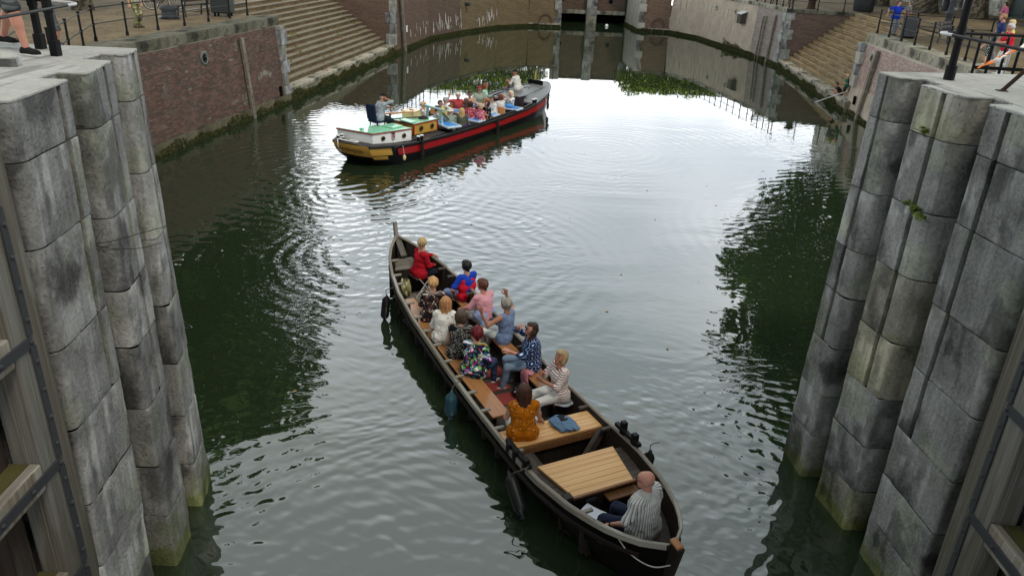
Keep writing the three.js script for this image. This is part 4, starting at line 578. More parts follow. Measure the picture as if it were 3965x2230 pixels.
// ---------------------------------------------------------------- quay furniture
{
  const bl = thing('bollard', 'dark grey round-topped bollard in front of the pale house', 'bollard', [29.9, QUAY, -58.7]); part(bl, 'shaft', lathe([[0.26, 0], [0.24, 0.7], [0.22, 1.0], [0.14, 1.16], [0, 1.2]], 18), IRON_GREY); part(bl, 'foot', lathe([[0.36, 0], [0.36, 0.1], [0.27, 0.14]], 18), IRON_GREY);
  const lp = thing('street_lamp', 'grey cast iron street lamp with moulded foot, right quay', 'street lamp', [20.7, QUAY, -40.1]); part(lp, 'foot', lathe([[0.2, 0], [0.2, 0.5], [0.17, 0.56], [0.15, 0.9], [0.21, 0.96], [0.21, 1.02], [0.13, 1.1], [0.11, 1.5], [0.15, 1.56], [0.1, 1.62]], 20), IRON_GREY); part(lp, 'shaft', lathe([[0.09, 1.6], [0.06, 4.4]], 14), IRON_GREY); part(lp, 'lantern', lathe([[0.05, 4.4], [0.16, 4.5], [0.24, 5.0], [0.26, 5.02], [0.05, 5.3], [0, 5.4]], 6), IRON_GREY);
  const b = thing('litter_bin', 'round dark grey litter bin with hooped lid on right quay', 'bin', [17.75, QUAY, -37.65]); part(b, 'drum', lathe([[0, 0.06], [0.3, 0.06], [0.32, 0.12], [0.33, 0.86], [0.35, 0.88], [0.35, 0.93], [0.28, 0.93], [0.27, 0.5], [0, 0.5]], 24), std(0.05, 0.052, 0.055, 0.55)); part(b, 'foot', lathe([[0, 0], [0.24, 0], [0.26, 0.06], [0, 0.06]], 20), IRON); for (const s of [-1, 1]) part(b, 'lid_bracket', rod([s * 0.28, 0.92, 0], [s * 0.28, 1.14, 0], 0.018), IRON_GREY); part(b, 'lid', tr(lathe([[0, 0.05], [0.3, 0.03], [0.34, 0], [0.3, -0.015], [0, 0.0]], 24), 0, 1.15, 0), std(0.05, 0.052, 0.055, 0.5));
  const c = thing('litter_bin', 'big dark litter bin beside the railing end on left quay', 'bin', [-12.75, QUAY, -34.55]); part(c, 'body', rbox(0.8, 1.15, 0.7, 0.06, 0, 0.72, 0), std(0.025, 0.03, 0.027, 0.5)); part(c, 'lid', rbox(0.84, 0.1, 0.74, 0.04, 0, 1.34, 0), std(0.02, 0.022, 0.02, 0.5)); for (const x of [-0.28, 0.28]) for (const z of [-0.2, 0.2]) part(c, 'foot', rod([x, 0, z], [x, 0.16, z], 0.05), IRON);
  const pl = thing('planter', 'round grey planter tub with yellow green plants at right', 'planter', [22.3, QUAY, -54.3]); part(pl, 'tub', lathe([[0, 0.05], [0.62, 0.05], [0.7, 0.95], [0.74, 0.97], [0.74, 1.03], [0.66, 1.03], [0.64, 0.85], [0, 0.85]], 26), IRON_GREY); const r = rng(3), l = []; for (let i = 0; i < 120; i++) { const g = new THREE.PlaneGeometry(0.09, 0.2); g.rotateX((r() - 0.5) * 2); g.rotateY(r() * 6); const a = r() * 6.3, q = 0.55 * r() ** 0.5; g.translate(Math.cos(a) * q, 1.0 + r() * 0.3, Math.sin(a) * q); l.push(g); } part(pl, 'plants', merge(l), std(0.28, 0.26, 0.03, 0.8, { side: THREE.DoubleSide }), { kind: 'stuff' });
  const mb = thing('mooring_bollard', 'squat iron mooring bollard near the dark side wall, right quay', 'bollard', [19.1, QUAY, -54.9]); part(mb, 'drum', lathe([[0.3, 0], [0.24, 0.15], [0.23, 0.5], [0.38, 0.6], [0.38, 0.66], [0.2, 0.74], [0, 0.76]], 20), RUST); part(mb, 'knob', tr(new THREE.SphereGeometry(0.09, 12, 8), 0, 0.8, 0), RUST);
  const ml = thing('mooring_bollard', 'low rounded mooring bollard behind the left railing', 'bollard', [-14.3, QUAY, -32.8]); part(ml, 'drum', lathe([[0.34, 0], [0.3, 0.12], [0.28, 0.3], [0.36, 0.4], [0.3, 0.48], [0, 0.54]], 20), IRON_GREY); part(ml, 'foot', lathe([[0.42, 0], [0.42, 0.06], [0.33, 0.08]], 20), IRON);
  function bench(label, x, z, turn, slats, legs) { const t = thing('bench', label, 'bench', [x, QUAY, z], turn); for (let k = 0; k < 3; k++) part(t, 'seat_slat', rbox(1.8, 0.045, 0.12, 0.012, 0, 0.45, -0.16 + k * 0.14), slats); for (let k = 0; k < 2; k++) part(t, 'back_slat', rbox(1.8, 0.11, 0.04, 0.012, 0, 0.66 + k * 0.17, -0.3 - k * 0.05), slats); for (const s of [-0.7, 0.7]) { part(t, 'leg', merge([rod([s, 0, 0.16], [s, 0.43, 0.1], 0.035), rod([s, 0, -0.25], [s, 0.45, -0.2], 0.035), rod([s, 0.45, -0.24], [s, 0.9, -0.36], 0.03)]), legs); part(t, 'brace', rod([s, 0.42, -0.2], [s, 0.42, 0.15], 0.025), legs); } }
  bench('bench with dark slats on grey legs, left quay behind railing', -13.95, -34.3, -1.9, W_BROWN, IRON_GREY);
  bench('grey bench partly hidden by the guard rail, right quay', 18.9, -36.1, 0.8, W_GREY, IRON_GREY);
  bench('dark bench behind the railing near the mooring bollard', 18.4, -58.8, 0.4, W_BROWN, IRON_GREY);
  bench('slatted bench against the pale house under its window', 31.2, -57.6, -1.57, W_GREY, IRON_GREY);
  const k = thing('bicycle', 'parked bicycle standing on its wheels behind the left railing', 'bicycle', [-16.0, QUAY, -36.3], 0.5); for (const x of [-0.52, 0.52]) { const w = part(k, 'wheel', tr(new THREE.TorusGeometry(0.33, 0.018, 8, 36), x, 0.35, 0), RUBBER); part(w, 'rim', tr(new THREE.TorusGeometry(0.305, 0.01, 6, 36), x, 0.35, 0), STEEL); const sp = []; for (let i = 0; i < 12; i++) sp.push(rod([x, 0.35, 0], [x + 0.3 * Math.cos(i * 0.5236), 0.35 + 0.3 * Math.sin(i * 0.5236), 0], 0.002, 0.002, 4)); part(w, 'spokes', merge(sp), STEEL); }
  part(k, 'frame', merge([rod([-0.52, 0.35, 0], [-0.08, 0.3, 0], 0.014), rod([-0.08, 0.3, 0], [-0.22, 0.85, 0], 0.016), rod([-0.08, 0.3, 0], [0.38, 0.8, 0], 0.018), rod([-0.2, 0.75, 0], [0.36, 0.86, 0], 0.016), rod([-0.2, 0.75, 0], [-0.52, 0.35, 0], 0.012), rod([0.34, 0.95, 0], [0.52, 0.35, 0], 0.016)]), BLACK); part(k, 'saddle', rbox(0.25, 0.06, 0.16, 0.03, -0.24, 0.92, 0), BLACK); part(k, 'handlebar', tube([[0.2, 1.02, 0.28], [0.34, 1.05, 0.14], [0.34, 1.02, 0], [0.34, 1.05, -0.14], [0.2, 1.02, -0.28]], 0.013, 24, 8), STEEL); part(k, 'carrier', rbox(0.4, 0.02, 0.14, 0.008, -0.5, 0.72, 0), IRON_GREY);
}
// ---------------------------------------------------------------- boats
const RIB_L = wood(woodGreyT, 1.2, 0.7);
const turnUV = (g, o = 0) => { const u = g.attributes.uv; for (let i = 0; i < u.count; i++) u.setXY(i, u.getY(i) + o, u.getX(i) + o * 1.7); return g; };
const itp = (xs, ys, x) => { if (x <= xs[0]) return ys[0]; for (let i = 1; i < xs.length; i++) if (x <= xs[i]) { const t = (x - xs[i - 1]) / (xs[i] - xs[i - 1]); return lerp(ys[i - 1], ys[i], t); } return ys[ys.length - 1]; };
const place = (frame, p) => { const c = Math.cos(frame.turn), s = Math.sin(frame.turn); return [frame.pos[0] + p[0] * c + p[2] * s, p[1], frame.pos[2] - p[0] * s + p[2] * c]; };
const cloth = (r, g, b, o = {}) => std(r, g, b, 0.92, { side: THREE.DoubleSide, ...o });
const B1 = { pos: [-2.58, 0, -16.05], turn: 26.667 * DEG };
{
  const t = thing('open_boat', 'long open dark wooden boat full of women, nearer of the two boats', 'boat', B1.pos, B1.turn), W_HULL = wood(woodDarkT, 0.14, 0.5, 0.006, { spec: 0.12 });
  const Z = [0, 0.3, 0.8, 1.4, 2.2, 3.2, 5, 6.5, 7.5, 8.3, 9, 9.5, 9.9, 10.15], Wd = [0.035, 0.24, 0.44, 0.58, 0.7, 0.76, 0.8, 0.82, 0.83, 0.81, 0.7, 0.54, 0.34, 0.05], T = [1.02, 0.94, 0.85, 0.78, 0.71, 0.63, 0.57, 0.57, 0.6, 0.64, 0.69, 0.73, 0.77, 0.8];
  const w = (z) => itp(Z, Wd, z), top = (z) => itp(Z, T, z), st = Array.from({ length: 52 }, (_, i) => i / 51 * 10.15);
  const sec = (z, inn) => { const a = Math.max(0.012, w(z) - inn), h = top(z), e = clamp(w(z) / 0.6), q = []; const f = [[1, h], [lerp(0.85, 0.93, e), lerp(0.05, h, 0.62)], [lerp(0.62, 0.84, e), lerp(0.05, h, 0.25)], [lerp(0.45, 0.76, e), 0.04], [lerp(0.2, 0.65, e), -0.08 + inn], [0, -0.14 + inn]]; for (const [k, y] of f) q.push([-a * k, y, z]); for (let i = 4; i >= 0; i--) q.push([a * f[i][0], f[i][1], z]); return q; };
  part(t, 'hull', sheet(st.map((z) => sec(z, 0))), Object.assign(W_HULL.clone(), { side: THREE.DoubleSide }));
  part(t, 'inner_lining', sheet(st.slice(1, -1).map((z) => sec(z, 0.045))), Object.assign(W_DARK.clone(), { side: THREE.DoubleSide }));
  for (const s of [-1, 1]) part(t, 'gunwale', sheet(st.map((z) => { const a = w(z), y = top(z); return [[s * (a + 0.025), y - 0.06, z], [s * (a + 0.028), y + 0.012, z], [s * (a + 0.015), y + 0.022, z], [s * Math.max(0.0, a - 0.03), y + 0.022, z], [s * Math.max(0, a - 0.032), y - 0.01, z]]; })), Object.assign(wood(woodGreyT, 1.5, 0.5), { side: THREE.DoubleSide }));
  for (const s of [-1, 1]) part(t, 'rubbing_strake', sheet(st.slice(2, -1).map((z) => { const a = w(z), y = top(z) - 0.2; return [[s * (a - 0.0), y - 0.03, z], [s * (a + 0.028), y - 0.022, z], [s * (a + 0.028), y + 0.022, z], [s * a, y + 0.03, z]]; })), Object.assign(W_DARK.clone(), { side: THREE.DoubleSide }));
  part(t, 'stem_post', beam([0, 0.3, 0.12], [0, 1.3, -0.18], 0.075, 0.1, [0, 0, 1]), W_STRIP); part(t, 'stem_knee', beam([0, 0.98, -0.05], [0, 0.7, 0.42], 0.14, 0.07, [0, 1, 0]), wood(woodGreyT, 0.5, 0.6));
  const sp = part(t, 'stern_post', beam([0, 0.1, 10.1], [0, 0.86, 10.26], 0.1, 0.12, [0, 0, 1]), W_DARK); part(sp, 'worn_top', rbox(0.1, 0.05, 0.16, 0.02, 0, 0.87, 10.22, 0.15), W_ORANGE);
  // frames showing inside the planking
  for (const z of [0.87, 1.48, 1.85, 2.64, 3.18, 3.72, 4.26, 4.83, 5.36, 5.89, 6.43, 6.95, 7.6, 9.15]) for (const s of [-1, 1]) { const a = w(z) - 0.045, h = top(z); const rb = part(t, 'frame_rib', beam([s * a * 0.93, 0.05, z], [s * (a - 0.03), h - 0.03, z], 0.06, 0.07, [0, 0, 1]), W_DARK); part(rb, 'rib_head', rbox(0.17, 0.035, 0.055, 0.008, s * (a - 0.06), h - 0.012, z), s < 0 ? RIB_L : W_BROWN); }
  const board = (n, x0, x1, z0, z1, y, th, m, seed = 0) => { const g = boxUV(new RoundedBoxGeometry(x1 - x0, th, z1 - z0, 1, 0.006), seed * 0.37, seed * 0.71); if (x1 - x0 > z1 - z0) turnUV(g); return part(t, n, tr(g, (x0 + x1) / 2, y - th / 2, (z0 + z1) / 2), m); };
  for (let k = 0; k < 3; k++) { const z = 0.34 + k * 0.2, a = w(z + 0.05) - 0.07; board('bow_deck_plank', -a, a, z, z + 0.195, 0.64, 0.03, wood(woodGreyT, 0.85, 0.7), k); }
  part(t, 'bow_bulkhead', box(1.0, 0.6, 0.03, 0, 0.32, 0.95), W_DARK);
  for (let k = 0; k < 9; k++) { const x = -0.45 + k * 0.1; board('floor_plank', x, x + 0.094, 1.0, 2.05, 0.1, 0.025, W_FLOOR, k); }
  for (let k = 0; k < 28; k++) { const z = 2.1 + k * 0.172; board('floor_plank', -0.6, 0.6, z, z + 0.16, 0.07, 0.025, W_BROWN, k); }
  const MAT = std(0.24, 0.045, 0.04, 0.8); [[-0.05, 0.42, 4.0, 4.42], [-0.08, 0.4, 4.46, 4.85], [-0.18, 0.28, 5.0, 5.3], [-0.2, 0.25, 5.42, 5.75], [-0.2, 0.2, 5.85, 6.2], [-0.5, 0.1, 6.5, 6.8], [-0.1, 0.3, 2.9, 3.4], [-0.1, 0.3, 3.5, 3.9]].forEach(([a, b, c, d]) => board('floor_mat', a, b, c, d, 0.084, 0.012, MAT));
  for (const [z0, z1] of [[1.95, 3.4], [3.42, 4.9], [4.92, 6.46]]) { board('bench_board', -0.6, -0.3, z0, z1, 0.42, 0.035, W_ORANGE, z0); board('bench_board', 0.45, 0.79, z0, z1 + 0.06, 0.42, 0.035, W_ORANGE, z1); for (const z of [z0 + 0.2, z1 - 0.15]) for (const s of [-1, 1]) part(t, 'bench_support', box(0.06, 0.34, 0.06, s * 0.5, 0.22, z), W_DARK); }
  for (let k = 0; k < 5; k++) { const z = 6.98 + k * 0.09; board('hatch_plank', -w(z) + 0.07, w(z) - 0.06, z, z + 0.086, 0.52, 0.035, W_PINE, k + 3); }
  part(t, 'hatch_beam', box(1.5, 0.1, 0.05, 0, 0.42, 7.42), wood(woodOrangeT, 0.5, 0.4)); part(t, 'bulkhead', box(1.5, 0.44, 0.03, 0, 0.24, 7.36), W_DARK);
  board('side_seat', -0.74, -0.42, 7.46, 7.92, 0.4, 0.03, W_BROWN); part(t, 'well_side', box(0.03, 0.38, 0.46, -0.42, 0.2, 7.69), W_DARK); part(t, 'knee', beam([0.72, 0.5, 7.5], [0.35, 0.08, 7.6], 0.07, 0.14), W_BROWN);
  for (let k = 0; k < 7; k++) { const z = 7.96 + k * 0.106, a = w(z) - 0.06; board('deck_plank', -a, a, z, z + 0.103, 0.5, 0.03, wood(woodDarkT, 1.35, 0.45), k); const b = lerp(0.61, 0.475, k / 6.5), b2 = lerp(0.61, 0.475, (k + 1) / 6.5); part(t, 'hatch_plank', turnUV(prism([[-b, z], [b, z], [b2, z + 0.102], [-b2, z + 0.102]], 0.508, 0.548, 0.004), k * 0.43), W_PINE); }
  part(t, 'hatch_beam', box(0.98, 0.03, 0.03, 0, 0.53, 8.715), wood(woodOrangeT, 0.6, 0.4)); part(t, 'bulkhead', box(1.3, 0.42, 0.03, 0, 0.26, 8.69), W_DARK); part(t, 'shelf', rbox(0.5, 0.035, 0.16, 0.01, 0.25, 0.44, 8.78), wood(woodOrangeT, 0.35, 0.35)); const gz = part(t, 'gauge_panel', rbox(0.16, 0.07, 0.02, 0.008, -0.2, 0.42, 8.72), IRON_GREY); part(gz, 'gauge', tr(new THREE.CylinderGeometry(0.05, 0.05, 0.025, 18), -0.36, 0.4, 8.72, Math.PI / 2), BLACK);
  board('cleat_block', -0.6, -0.48, 8.62, 8.74, 0.57, 0.07, W_DARK);
  part(t, 'stern_floor', prism([[-0.6, 8.75], [0.6, 8.75], [0.42, 9.3], [-0.42, 9.3]], 0.06, 0.1), W_DARK); part(t, 'stern_seat', prism([[-0.58, 9.2], [0.58, 9.2], [0.5, 9.45], [0.3, 9.8], [0.06, 10.02], [-0.06, 10.02], [-0.3, 9.8], [-0.5, 9.45]], 0.4, 0.45, 0.008), W_BROWN); part(t, 'seat_front', box(1.1, 0.36, 0.03, 0, 0.22, 9.22), W_DARK);
  for (const [x, z, h] of [[-0.82, 7.52, 0.2], [-0.82, 7.72, 0.22], [-0.81, 8.0, 0.26], [0.84, 7.86, 0.36], [0.83, 8.16, 0.34]]) part(t, 'thole_block', rbox(0.085, h * 0.85, 0.09, 0.012, x, 0.54 + h * 0.42, z), BLACK); part(t, 'thole_rail', rbox(0.07, 0.06, 0.7, 0.01, -0.8, 0.68, 7.75), BLACK); part(t, 'thole_rail', rbox(0.07, 0.06, 0.6, 0.01, 0.82, 0.72, 8.0), BLACK);
  part(t, 'stern_line', tube([[-0.46, 0.74, 9.6], [-0.36, 0.55, 9.85], [-0.2, 0.5, 10.1], [0.0, 0.6, 10.26]], 0.009, 24, 6), ROPE);
}
function fender(label, p, tilt, mat, L, r) { const t = thing('boat_fender', label, 'fender', place(B1, p), B1.turn), g = lathe([[0, -L / 2 - 0.05], [0.02, -L / 2 - 0.05], [0.03, -L / 2], [r * 0.75, -L / 2 + r * 0.45], [r, -L / 2 + r], [r, L / 2 - r], [r * 0.75, L / 2 - r * 0.45], [0.03, L / 2], [0.02, L / 2 + 0.05], [0, L / 2 + 0.05]], 20); g.rotateZ(tilt[0]); g.rotateX(tilt[1]); part(t, 'body', g, mat); part(t, 'rope', tube([[0, L / 2 * Math.cos(tilt[1]), L / 2 * Math.sin(tilt[1])], [0.03, L / 2 + 0.1, 0], [0.16, Math.max(0.25, 0.72 - p[1]), 0.02]], 0.008, 12, 6), ROPE_DARK); part(t, 'end_eye', tr(new THREE.TorusGeometry(0.025, 0.009, 6, 14), -Math.sin(tilt[0]) * -L / 2, -L / 2 * Math.cos(tilt[1]) - 0.05, -L / 2 * Math.sin(tilt[1])), mat === RUBBER ? IRON_GREY : STEEL); }
fender('black fender hanging by the bow of the open boat', [-0.9, 0.3, 1.95], [0, 0.35], RUBBER, 0.6, 0.085);
fender('dark blue fender hanging amidships on the open boat', [-0.98, 0.28, 5.7], [0, 0.1], std(0.025, 0.075, 0.1, 0.32), 0.46, 0.1);
fender('long black fender below the thole blocks of the open boat', [-0.99, 0.3, 8.1], [0, -0.9], RUBBER, 0.56, 0.09);
fender('black fender half hidden on the far side of the open boat', [0.97, 0.42, 8.32], [0, 0.2], RUBBER, 0.36, 0.09);
{ // things lying in the open boat
  const at = (name, label, cat, p, a = 0) => thing(name, label, cat, place(B1, p), B1.turn + a);
  let t = at('folding_chair', 'light folding chair under the woman in red', 'chair', [0.12, 0.1, 1.12], 1.75); part(t, 'seat', rbox(0.4, 0.02, 0.36, 0.008, 0, 0.42, 0), W_BROWN); for (const s of [-0.19, 0.19]) { part(t, 'leg', rod([s, 0, 0.2], [s, 0.43, -0.12], 0.011), STEEL); part(t, 'leg', rod([s, 0, -0.2], [s, 0.42, 0.14], 0.011), STEEL); }
  t = at('rope_coil', 'pale rope coil on the bow floor under the chair', 'rope', [0.2, 0.13, 1.3]); for (let k = 0; k < 5; k++) part(t, 'loop', tr(new THREE.TorusGeometry(0.09 + 0.03 * (k % 3), 0.012, 8, 26), 0.04 * Math.sin(k * 2), 0.02 * k, 0.05 * Math.cos(k * 3), 1.4 + 0.15 * k, 0.4 * k), ROPE);
  t = at('rope_coil', 'dark rope coiled in the open well between the light hatches', 'rope', [0.15, 0.16, 7.7]); for (let k = 0; k < 4; k++) part(t, 'loop', tr(new THREE.TorusGeometry(0.12 + 0.03 * (k % 2), 0.011, 8, 26), 0.03 * k, 0.02 * k, 0.02 * k, 1.5, 0.1 * k), ROPE_DARK); part(t, 'tail', tube([[0.1, 0.05, 0], [0.25, 0.1, -0.05], [0.3, 0.02, 0.1], [0.5, 0.05, 0]], 0.01, 18, 6), ROPE_DARK);
  const lump = (p, sx, sy, sz, seed, fold) => { const g = new THREE.SphereGeometry(1, 48, 32), q = g.attributes.position; for (let i = 0; i < q.count; i++) { const x = q.getX(i), y = q.getY(i), z = q.getZ(i), n = fbm(x * fold + seed, z * fold + y * fold, seed, 3) - 0.5; const k = 1 + n * 0.55; q.setXYZ(i, x * sx * k, Math.max(y, -0.7) * sy * (1 + n * 1.2), z * sz * k); } g.computeVertexNormals(); return g.translate(...p); };
  t = at('camouflage_bag', 'green camouflage cloth bag beside the folding chair', 'bag', [-0.22, 0.22, 1.16]); part(t, 'sack', lump([0, 0.05, 0], 0.13, 0.2, 0.17, 3, 2.2), cloth(1, 1, 1, { map: canvasTex(128, 128, (c) => { const r = rng(8); c.fillStyle = '#8d8a63'; c.fillRect(0, 0, 128, 128); for (let i = 0; i < 60; i++) { c.fillStyle = ['#3c4428', '#c6c3a0', '#5c5a38'][i % 3]; c.beginPath(); c.ellipse(r() * 128, r() * 128, 4 + r() * 14, 3 + r() * 6, r() * 3, 0, 7); c.fill(); } }) })); part(t, 'strap', tube([[-0.08, 0.2, 0.05], [0, 0.3, 0.02], [0.08, 0.2, -0.05]], 0.01, 14, 6), ROPE_DARK);
  t = at('denim_jacket', 'folded blue denim jacket lying on the light hatch', 'jacket', [0.22, 0.535, 7.2], 0.4); part(t, 'body', lump([0, 0.025, 0], 0.17, 0.055, 0.21, 5, 3.5), cloth(0.11, 0.19, 0.29)); part(t, 'sleeve', lump([0.03, 0.04, 0.14], 0.06, 0.035, 0.13, 9, 4), cloth(0.14, 0.23, 0.34)); part(t, 'sleeve', lump([-0.1, 0.05, -0.06], 0.05, 0.03, 0.14, 12, 4), cloth(0.12, 0.2, 0.31));
  t = at('wallet', 'black leather wallet on top of the denim jacket', 'wallet', [0.24, 0.605, 7.13], 0.2); part(t, 'cover', rbox(0.11, 0.022, 0.16, 0.008, 0, 0, 0), BLACK); part(t, 'clasp', tr(new THREE.SphereGeometry(0.009, 10, 8), 0.03, 0.012, 0.03), STEEL);
  t = at('paper_sheet', 'loose sheet of paper on the stern floor by the bald man', 'paper', [-0.3, 0.42, 8.93], 0.5); part(t, 'sheet', sheet([0, 1, 2, 3].map((i) => [0, 1, 2, 3].map((j) => [-0.1 + j * 0.07, 0.012 * Math.sin(i + j), -0.14 + i * 0.095]))), cloth(0.62, 0.64, 0.72)); part(t, 'clip_board', rbox(0.24, 0.008, 0.32, 0.003, 0, -0.02, 0), W_BROWN);
  t = at('pink_cardigan', 'pink cardigan hanging over the right bench edge', 'cardigan', [0.42, 0.34, 5.52], 0); part(t, 'drape', lump([0, 0, 0], 0.04, 0.17, 0.13, 7, 3), cloth(0.5, 0.2, 0.24)); part(t, 'fold', lump([0.07, 0.12, 0], 0.1, 0.035, 0.11, 6, 3), cloth(0.52, 0.22, 0.26));
  t = at('striped_cushion', 'grey and white striped cushion under woman in striped shirt', 'cushion', [0.62, 0.45, 6.44], 0.1); const stripe = canvasTex(64, 64, (c) => { for (let i = 0; i < 8; i++) { c.fillStyle = i % 2 ? '#c9cacb' : '#6e747c'; c.fillRect(0, i * 8, 64, 8); } }); part(t, 'pad', lump([0, -0.02, 0], 0.17, 0.035, 0.19, 4, 1.5), cloth(1, 1, 1, { map: stripe })); part(t, 'piping', tube(Array.from({ length: 16 }, (_, i) => [0.165 * Math.cos(i * 0.3927), -0.02, 0.185 * Math.sin(i * 0.3927)]), 0.008, 48, 6, true), cloth(0.3, 0.32, 0.35));
  t = at('shoulder_bag', 'black shoulder bag on the floor beside the jeans woman', 'bag', [0.28, 0.17, 5.62], 0.3); part(t, 'bag', lump([0, 0, 0], 0.1, 0.12, 0.14, 8, 2), std(0.012, 0.012, 0.012, 0.4)); part(t, 'buckle', tr(new THREE.SphereGeometry(0.015, 10, 8), -0.1, 0.05, 0), STEEL); part(t, 'strap', tube([[0, 0.1, -0.1], [-0.04, 0.2, 0], [0, 0.1, 0.1]], 0.009, 16, 6), BLACK);
}

// ---------------------------------------------------------------- the tour barge behind
const B2 = { pos: [-5.575, 0, -24.85], turn: Math.atan2(0.4757, -0.8794) };
const GLOSS = { roughness: 0.18 }, MINT = std(0.28, 0.62, 0.42, 0.12), CREAM = std(0.62, 0.5, 0.26, 0.25), YELLOW = std(0.47, 0.27, 0.05, 0.3), RED = std(0.27, 0.006, 0.009, 0.3), DKRED = std(0.25, 0.03, 0.022, 0.3), BLUE = std(0.05, 0.27, 0.72, 0.22), TURQ = std(0.22, 0.42, 0.42, 0.35), ORANGE_W = wood(woodOrangeT, 1.35, 0.35, 0.001), TAR = std(0.006, 0.006, 0.007, 0.3, { spec: 0.3 }), DECK = std(0.05, 0.045, 0.043, 0.55, { spec: 0.4, bumpMap: sized(stoneBump, 0.5), bumpScale: 0.003 }), DECK_GREY = std(0.13, 0.135, 0.135, 0.45, { bumpMap: sized(stoneBump, 0.6), bumpScale: 0.003 });
{
  const t = thing('tour_barge', 'black barge with red stripe, mint roofed cabins and blue tables', 'boat', B2.pos, B2.turn);
  const Z = [0.3, 0.5, 0.85, 1.4, 2.2, 4, 6, 8, 10, 11, 12, 13, 13.8, 14.3, 14.5], Wd = [0.74, 0.88, 1.05, 1.21, 1.32, 1.37, 1.39, 1.39, 1.37, 1.33, 1.19, 0.9, 0.55, 0.26, 0.04], T = [0.76, 0.75, 0.73, 0.69, 0.65, 0.59, 0.56, 0.56, 0.6, 0.67, 0.78, 0.87, 0.94, 0.98, 0.99], C = 0.1;
  const w = (z) => itp(Z, Wd, z), top = (z) => itp(Z, T, z), rake = (z, d) => 1.05 * d ** 1.8 * Math.max(0, 1 - (z - 0.3) / 2.2) - 0.35 * d * step01(12, 14.5, z), zs = Array.from({ length: 60 }, (_, i) => 0.3 + 14.2 * i / 59);
  const pt = (z, s, v, out = 0) => { const h = top(z), y = lerp(h, -0.35, v), e = clamp(w(z) / 1.1), a = w(z) * (1 - lerp(0.75, 0.1, e) * step01(0.25, 1, v) * 0.8) + out; return [C + s * a, y, z + rake(z, h - y)]; };
  const strip = (s, v0, v1, z0, z1, out, n = 4) => sheet(zs.filter((z) => z >= z0 && z <= z1).map((z) => Array.from({ length: n + 1 }, (_, i) => pt(z, s, lerp(v0, v1, i / n), out))));
  part(t, 'hull', sheet(zs.map((z) => { const q = []; for (let i = 0; i <= 8; i++) q.push(pt(z, -1, i / 8)); for (let i = 8; i >= 0; i--) q.push(pt(z, 1, i / 8)); return q; })), Object.assign(TAR.clone(), { side: THREE.DoubleSide }));
  const DS = (m) => Object.assign(m.clone(), { side: THREE.DoubleSide });
  for (const s of [-1, 1]) { part(t, 'red_stripe', strip(s, 0.1, 0.33, 1.15, 13.5, 0.012), DS(RED)); part(t, 'yellow_quarter', strip(s, 0.07, 0.3, 0.3, 1.15, 0.012), DS(YELLOW)); part(t, 'yellow_quarter', strip(s, 0.33, 0.45, 0.3, 0.95, 0.012), DS(YELLOW)); part(t, 'rub_rail', sheet(zs.map((z) => { const a = pt(z, s, 0.0), y = a[1]; return [[a[0], y - 0.07, a[2]], [a[0] + s * 0.05, y - 0.06, a[2]], [a[0] + s * 0.055, y + 0.0, a[2]], [a[0] + s * 0.02, y + 0.03, a[2]], [a[0] - s * 0.05, y + 0.03, a[2]], [a[0] - s * 0.055, y - 0.03, a[2]]]; })), DS(std(0.012, 0.012, 0.013, 0.28))); part(t, 'upper_rail', sheet(zs.filter((z) => z > 4.4 && z < 11).map((z) => { const a = pt(z, s, 0), x = a[0] - s * 0.03, y = a[1] + 0.1 * step01(4.4, 5, z) * (1 - step01(10.4, 11, z)); return [[x - s * 0.03, y - 0.12, z], [x - s * 0.03, y + 0.01, z], [x + s * 0.025, y + 0.01, z], [x + s * 0.025, y - 0.12, z]]; })), DS(std(0.014, 0.014, 0.015, 0.25))); }
  // transom with the name
  const level = (v) => { const a = pt(0.3, -1, v), b = pt(0.3, 1, v); return Array.from({ length: 7 }, (_, i) => { const f = i / 6; return [lerp(a[0], b[0], f), a[1], a[2] - 0.1 * Math.sin(Math.PI * f)]; }); };
  part(t, 'transom', sheet([0, 0.1, 0.2, 0.3, 0.36].map(level)), DS(YELLOW)); part(t, 'transom_foot', sheet([0.36, 0.55, 0.75, 1].map(level)), DS(TAR));
  const font = await new FontLoader().loadAsync('fonts/droid/droid_serif_bold.typeface.json'), tg = new TextGeometry('Nieuwegein', { font, size: 0.135, depth: 0.006, curveSegments: 4 }); tg.computeBoundingBox(); tg.translate(-tg.boundingBox.max.x / 2, -0.06, 0); tg.rotateY(Math.PI); tg.rotateX(-0.33); tg.translate(C - 0.02, 0.575, 0.215); tg.computeBoundingBox(); part(t, 'name_lettering', boxUV(tg), std(0.09, 0.04, 0.015, 0.5));
  // decks
  const deck = (z0, z1, dy, m, name, cut) => part(t, name, sheet(zs.filter((z) => z >= z0 && z <= z1).map((z) => Array.from({ length: 9 }, (_, i) => { const f = i / 8 * 2 - 1; return [C + f * (w(z) - 0.03), top(z) + dy + 0.03 * (1 - f * f), z]; }))), DS(m));
  deck(0.3, 4.5, -0.03, DECK, 'aft_deck'); deck(10.7, 14.5, 0.0, DECK_GREY, 'bow_deck');
  part(t, 'deck_front', box(2.6, 0.55, 0.05, C, 0.4, 10.72), TAR); part(t, 'deck_end', box(2.66, 0.5, 0.05, C, 0.38, 4.45), TAR);
  part(t, 'floor', box(2.5, 0.05, 6.3, C, 0.06, 7.6), DECK); for (const s of [-1, 1]) part(t, 'inner_side', sheet(zs.filter((z) => z > 4.3 && z < 10.9).map((z) => [[C + s * (w(z) - 0.06), top(z), z], [C + s * (w(z) - 0.12), 0.08, z]])), DS(std(0.02, 0.02, 0.021, 0.5)));
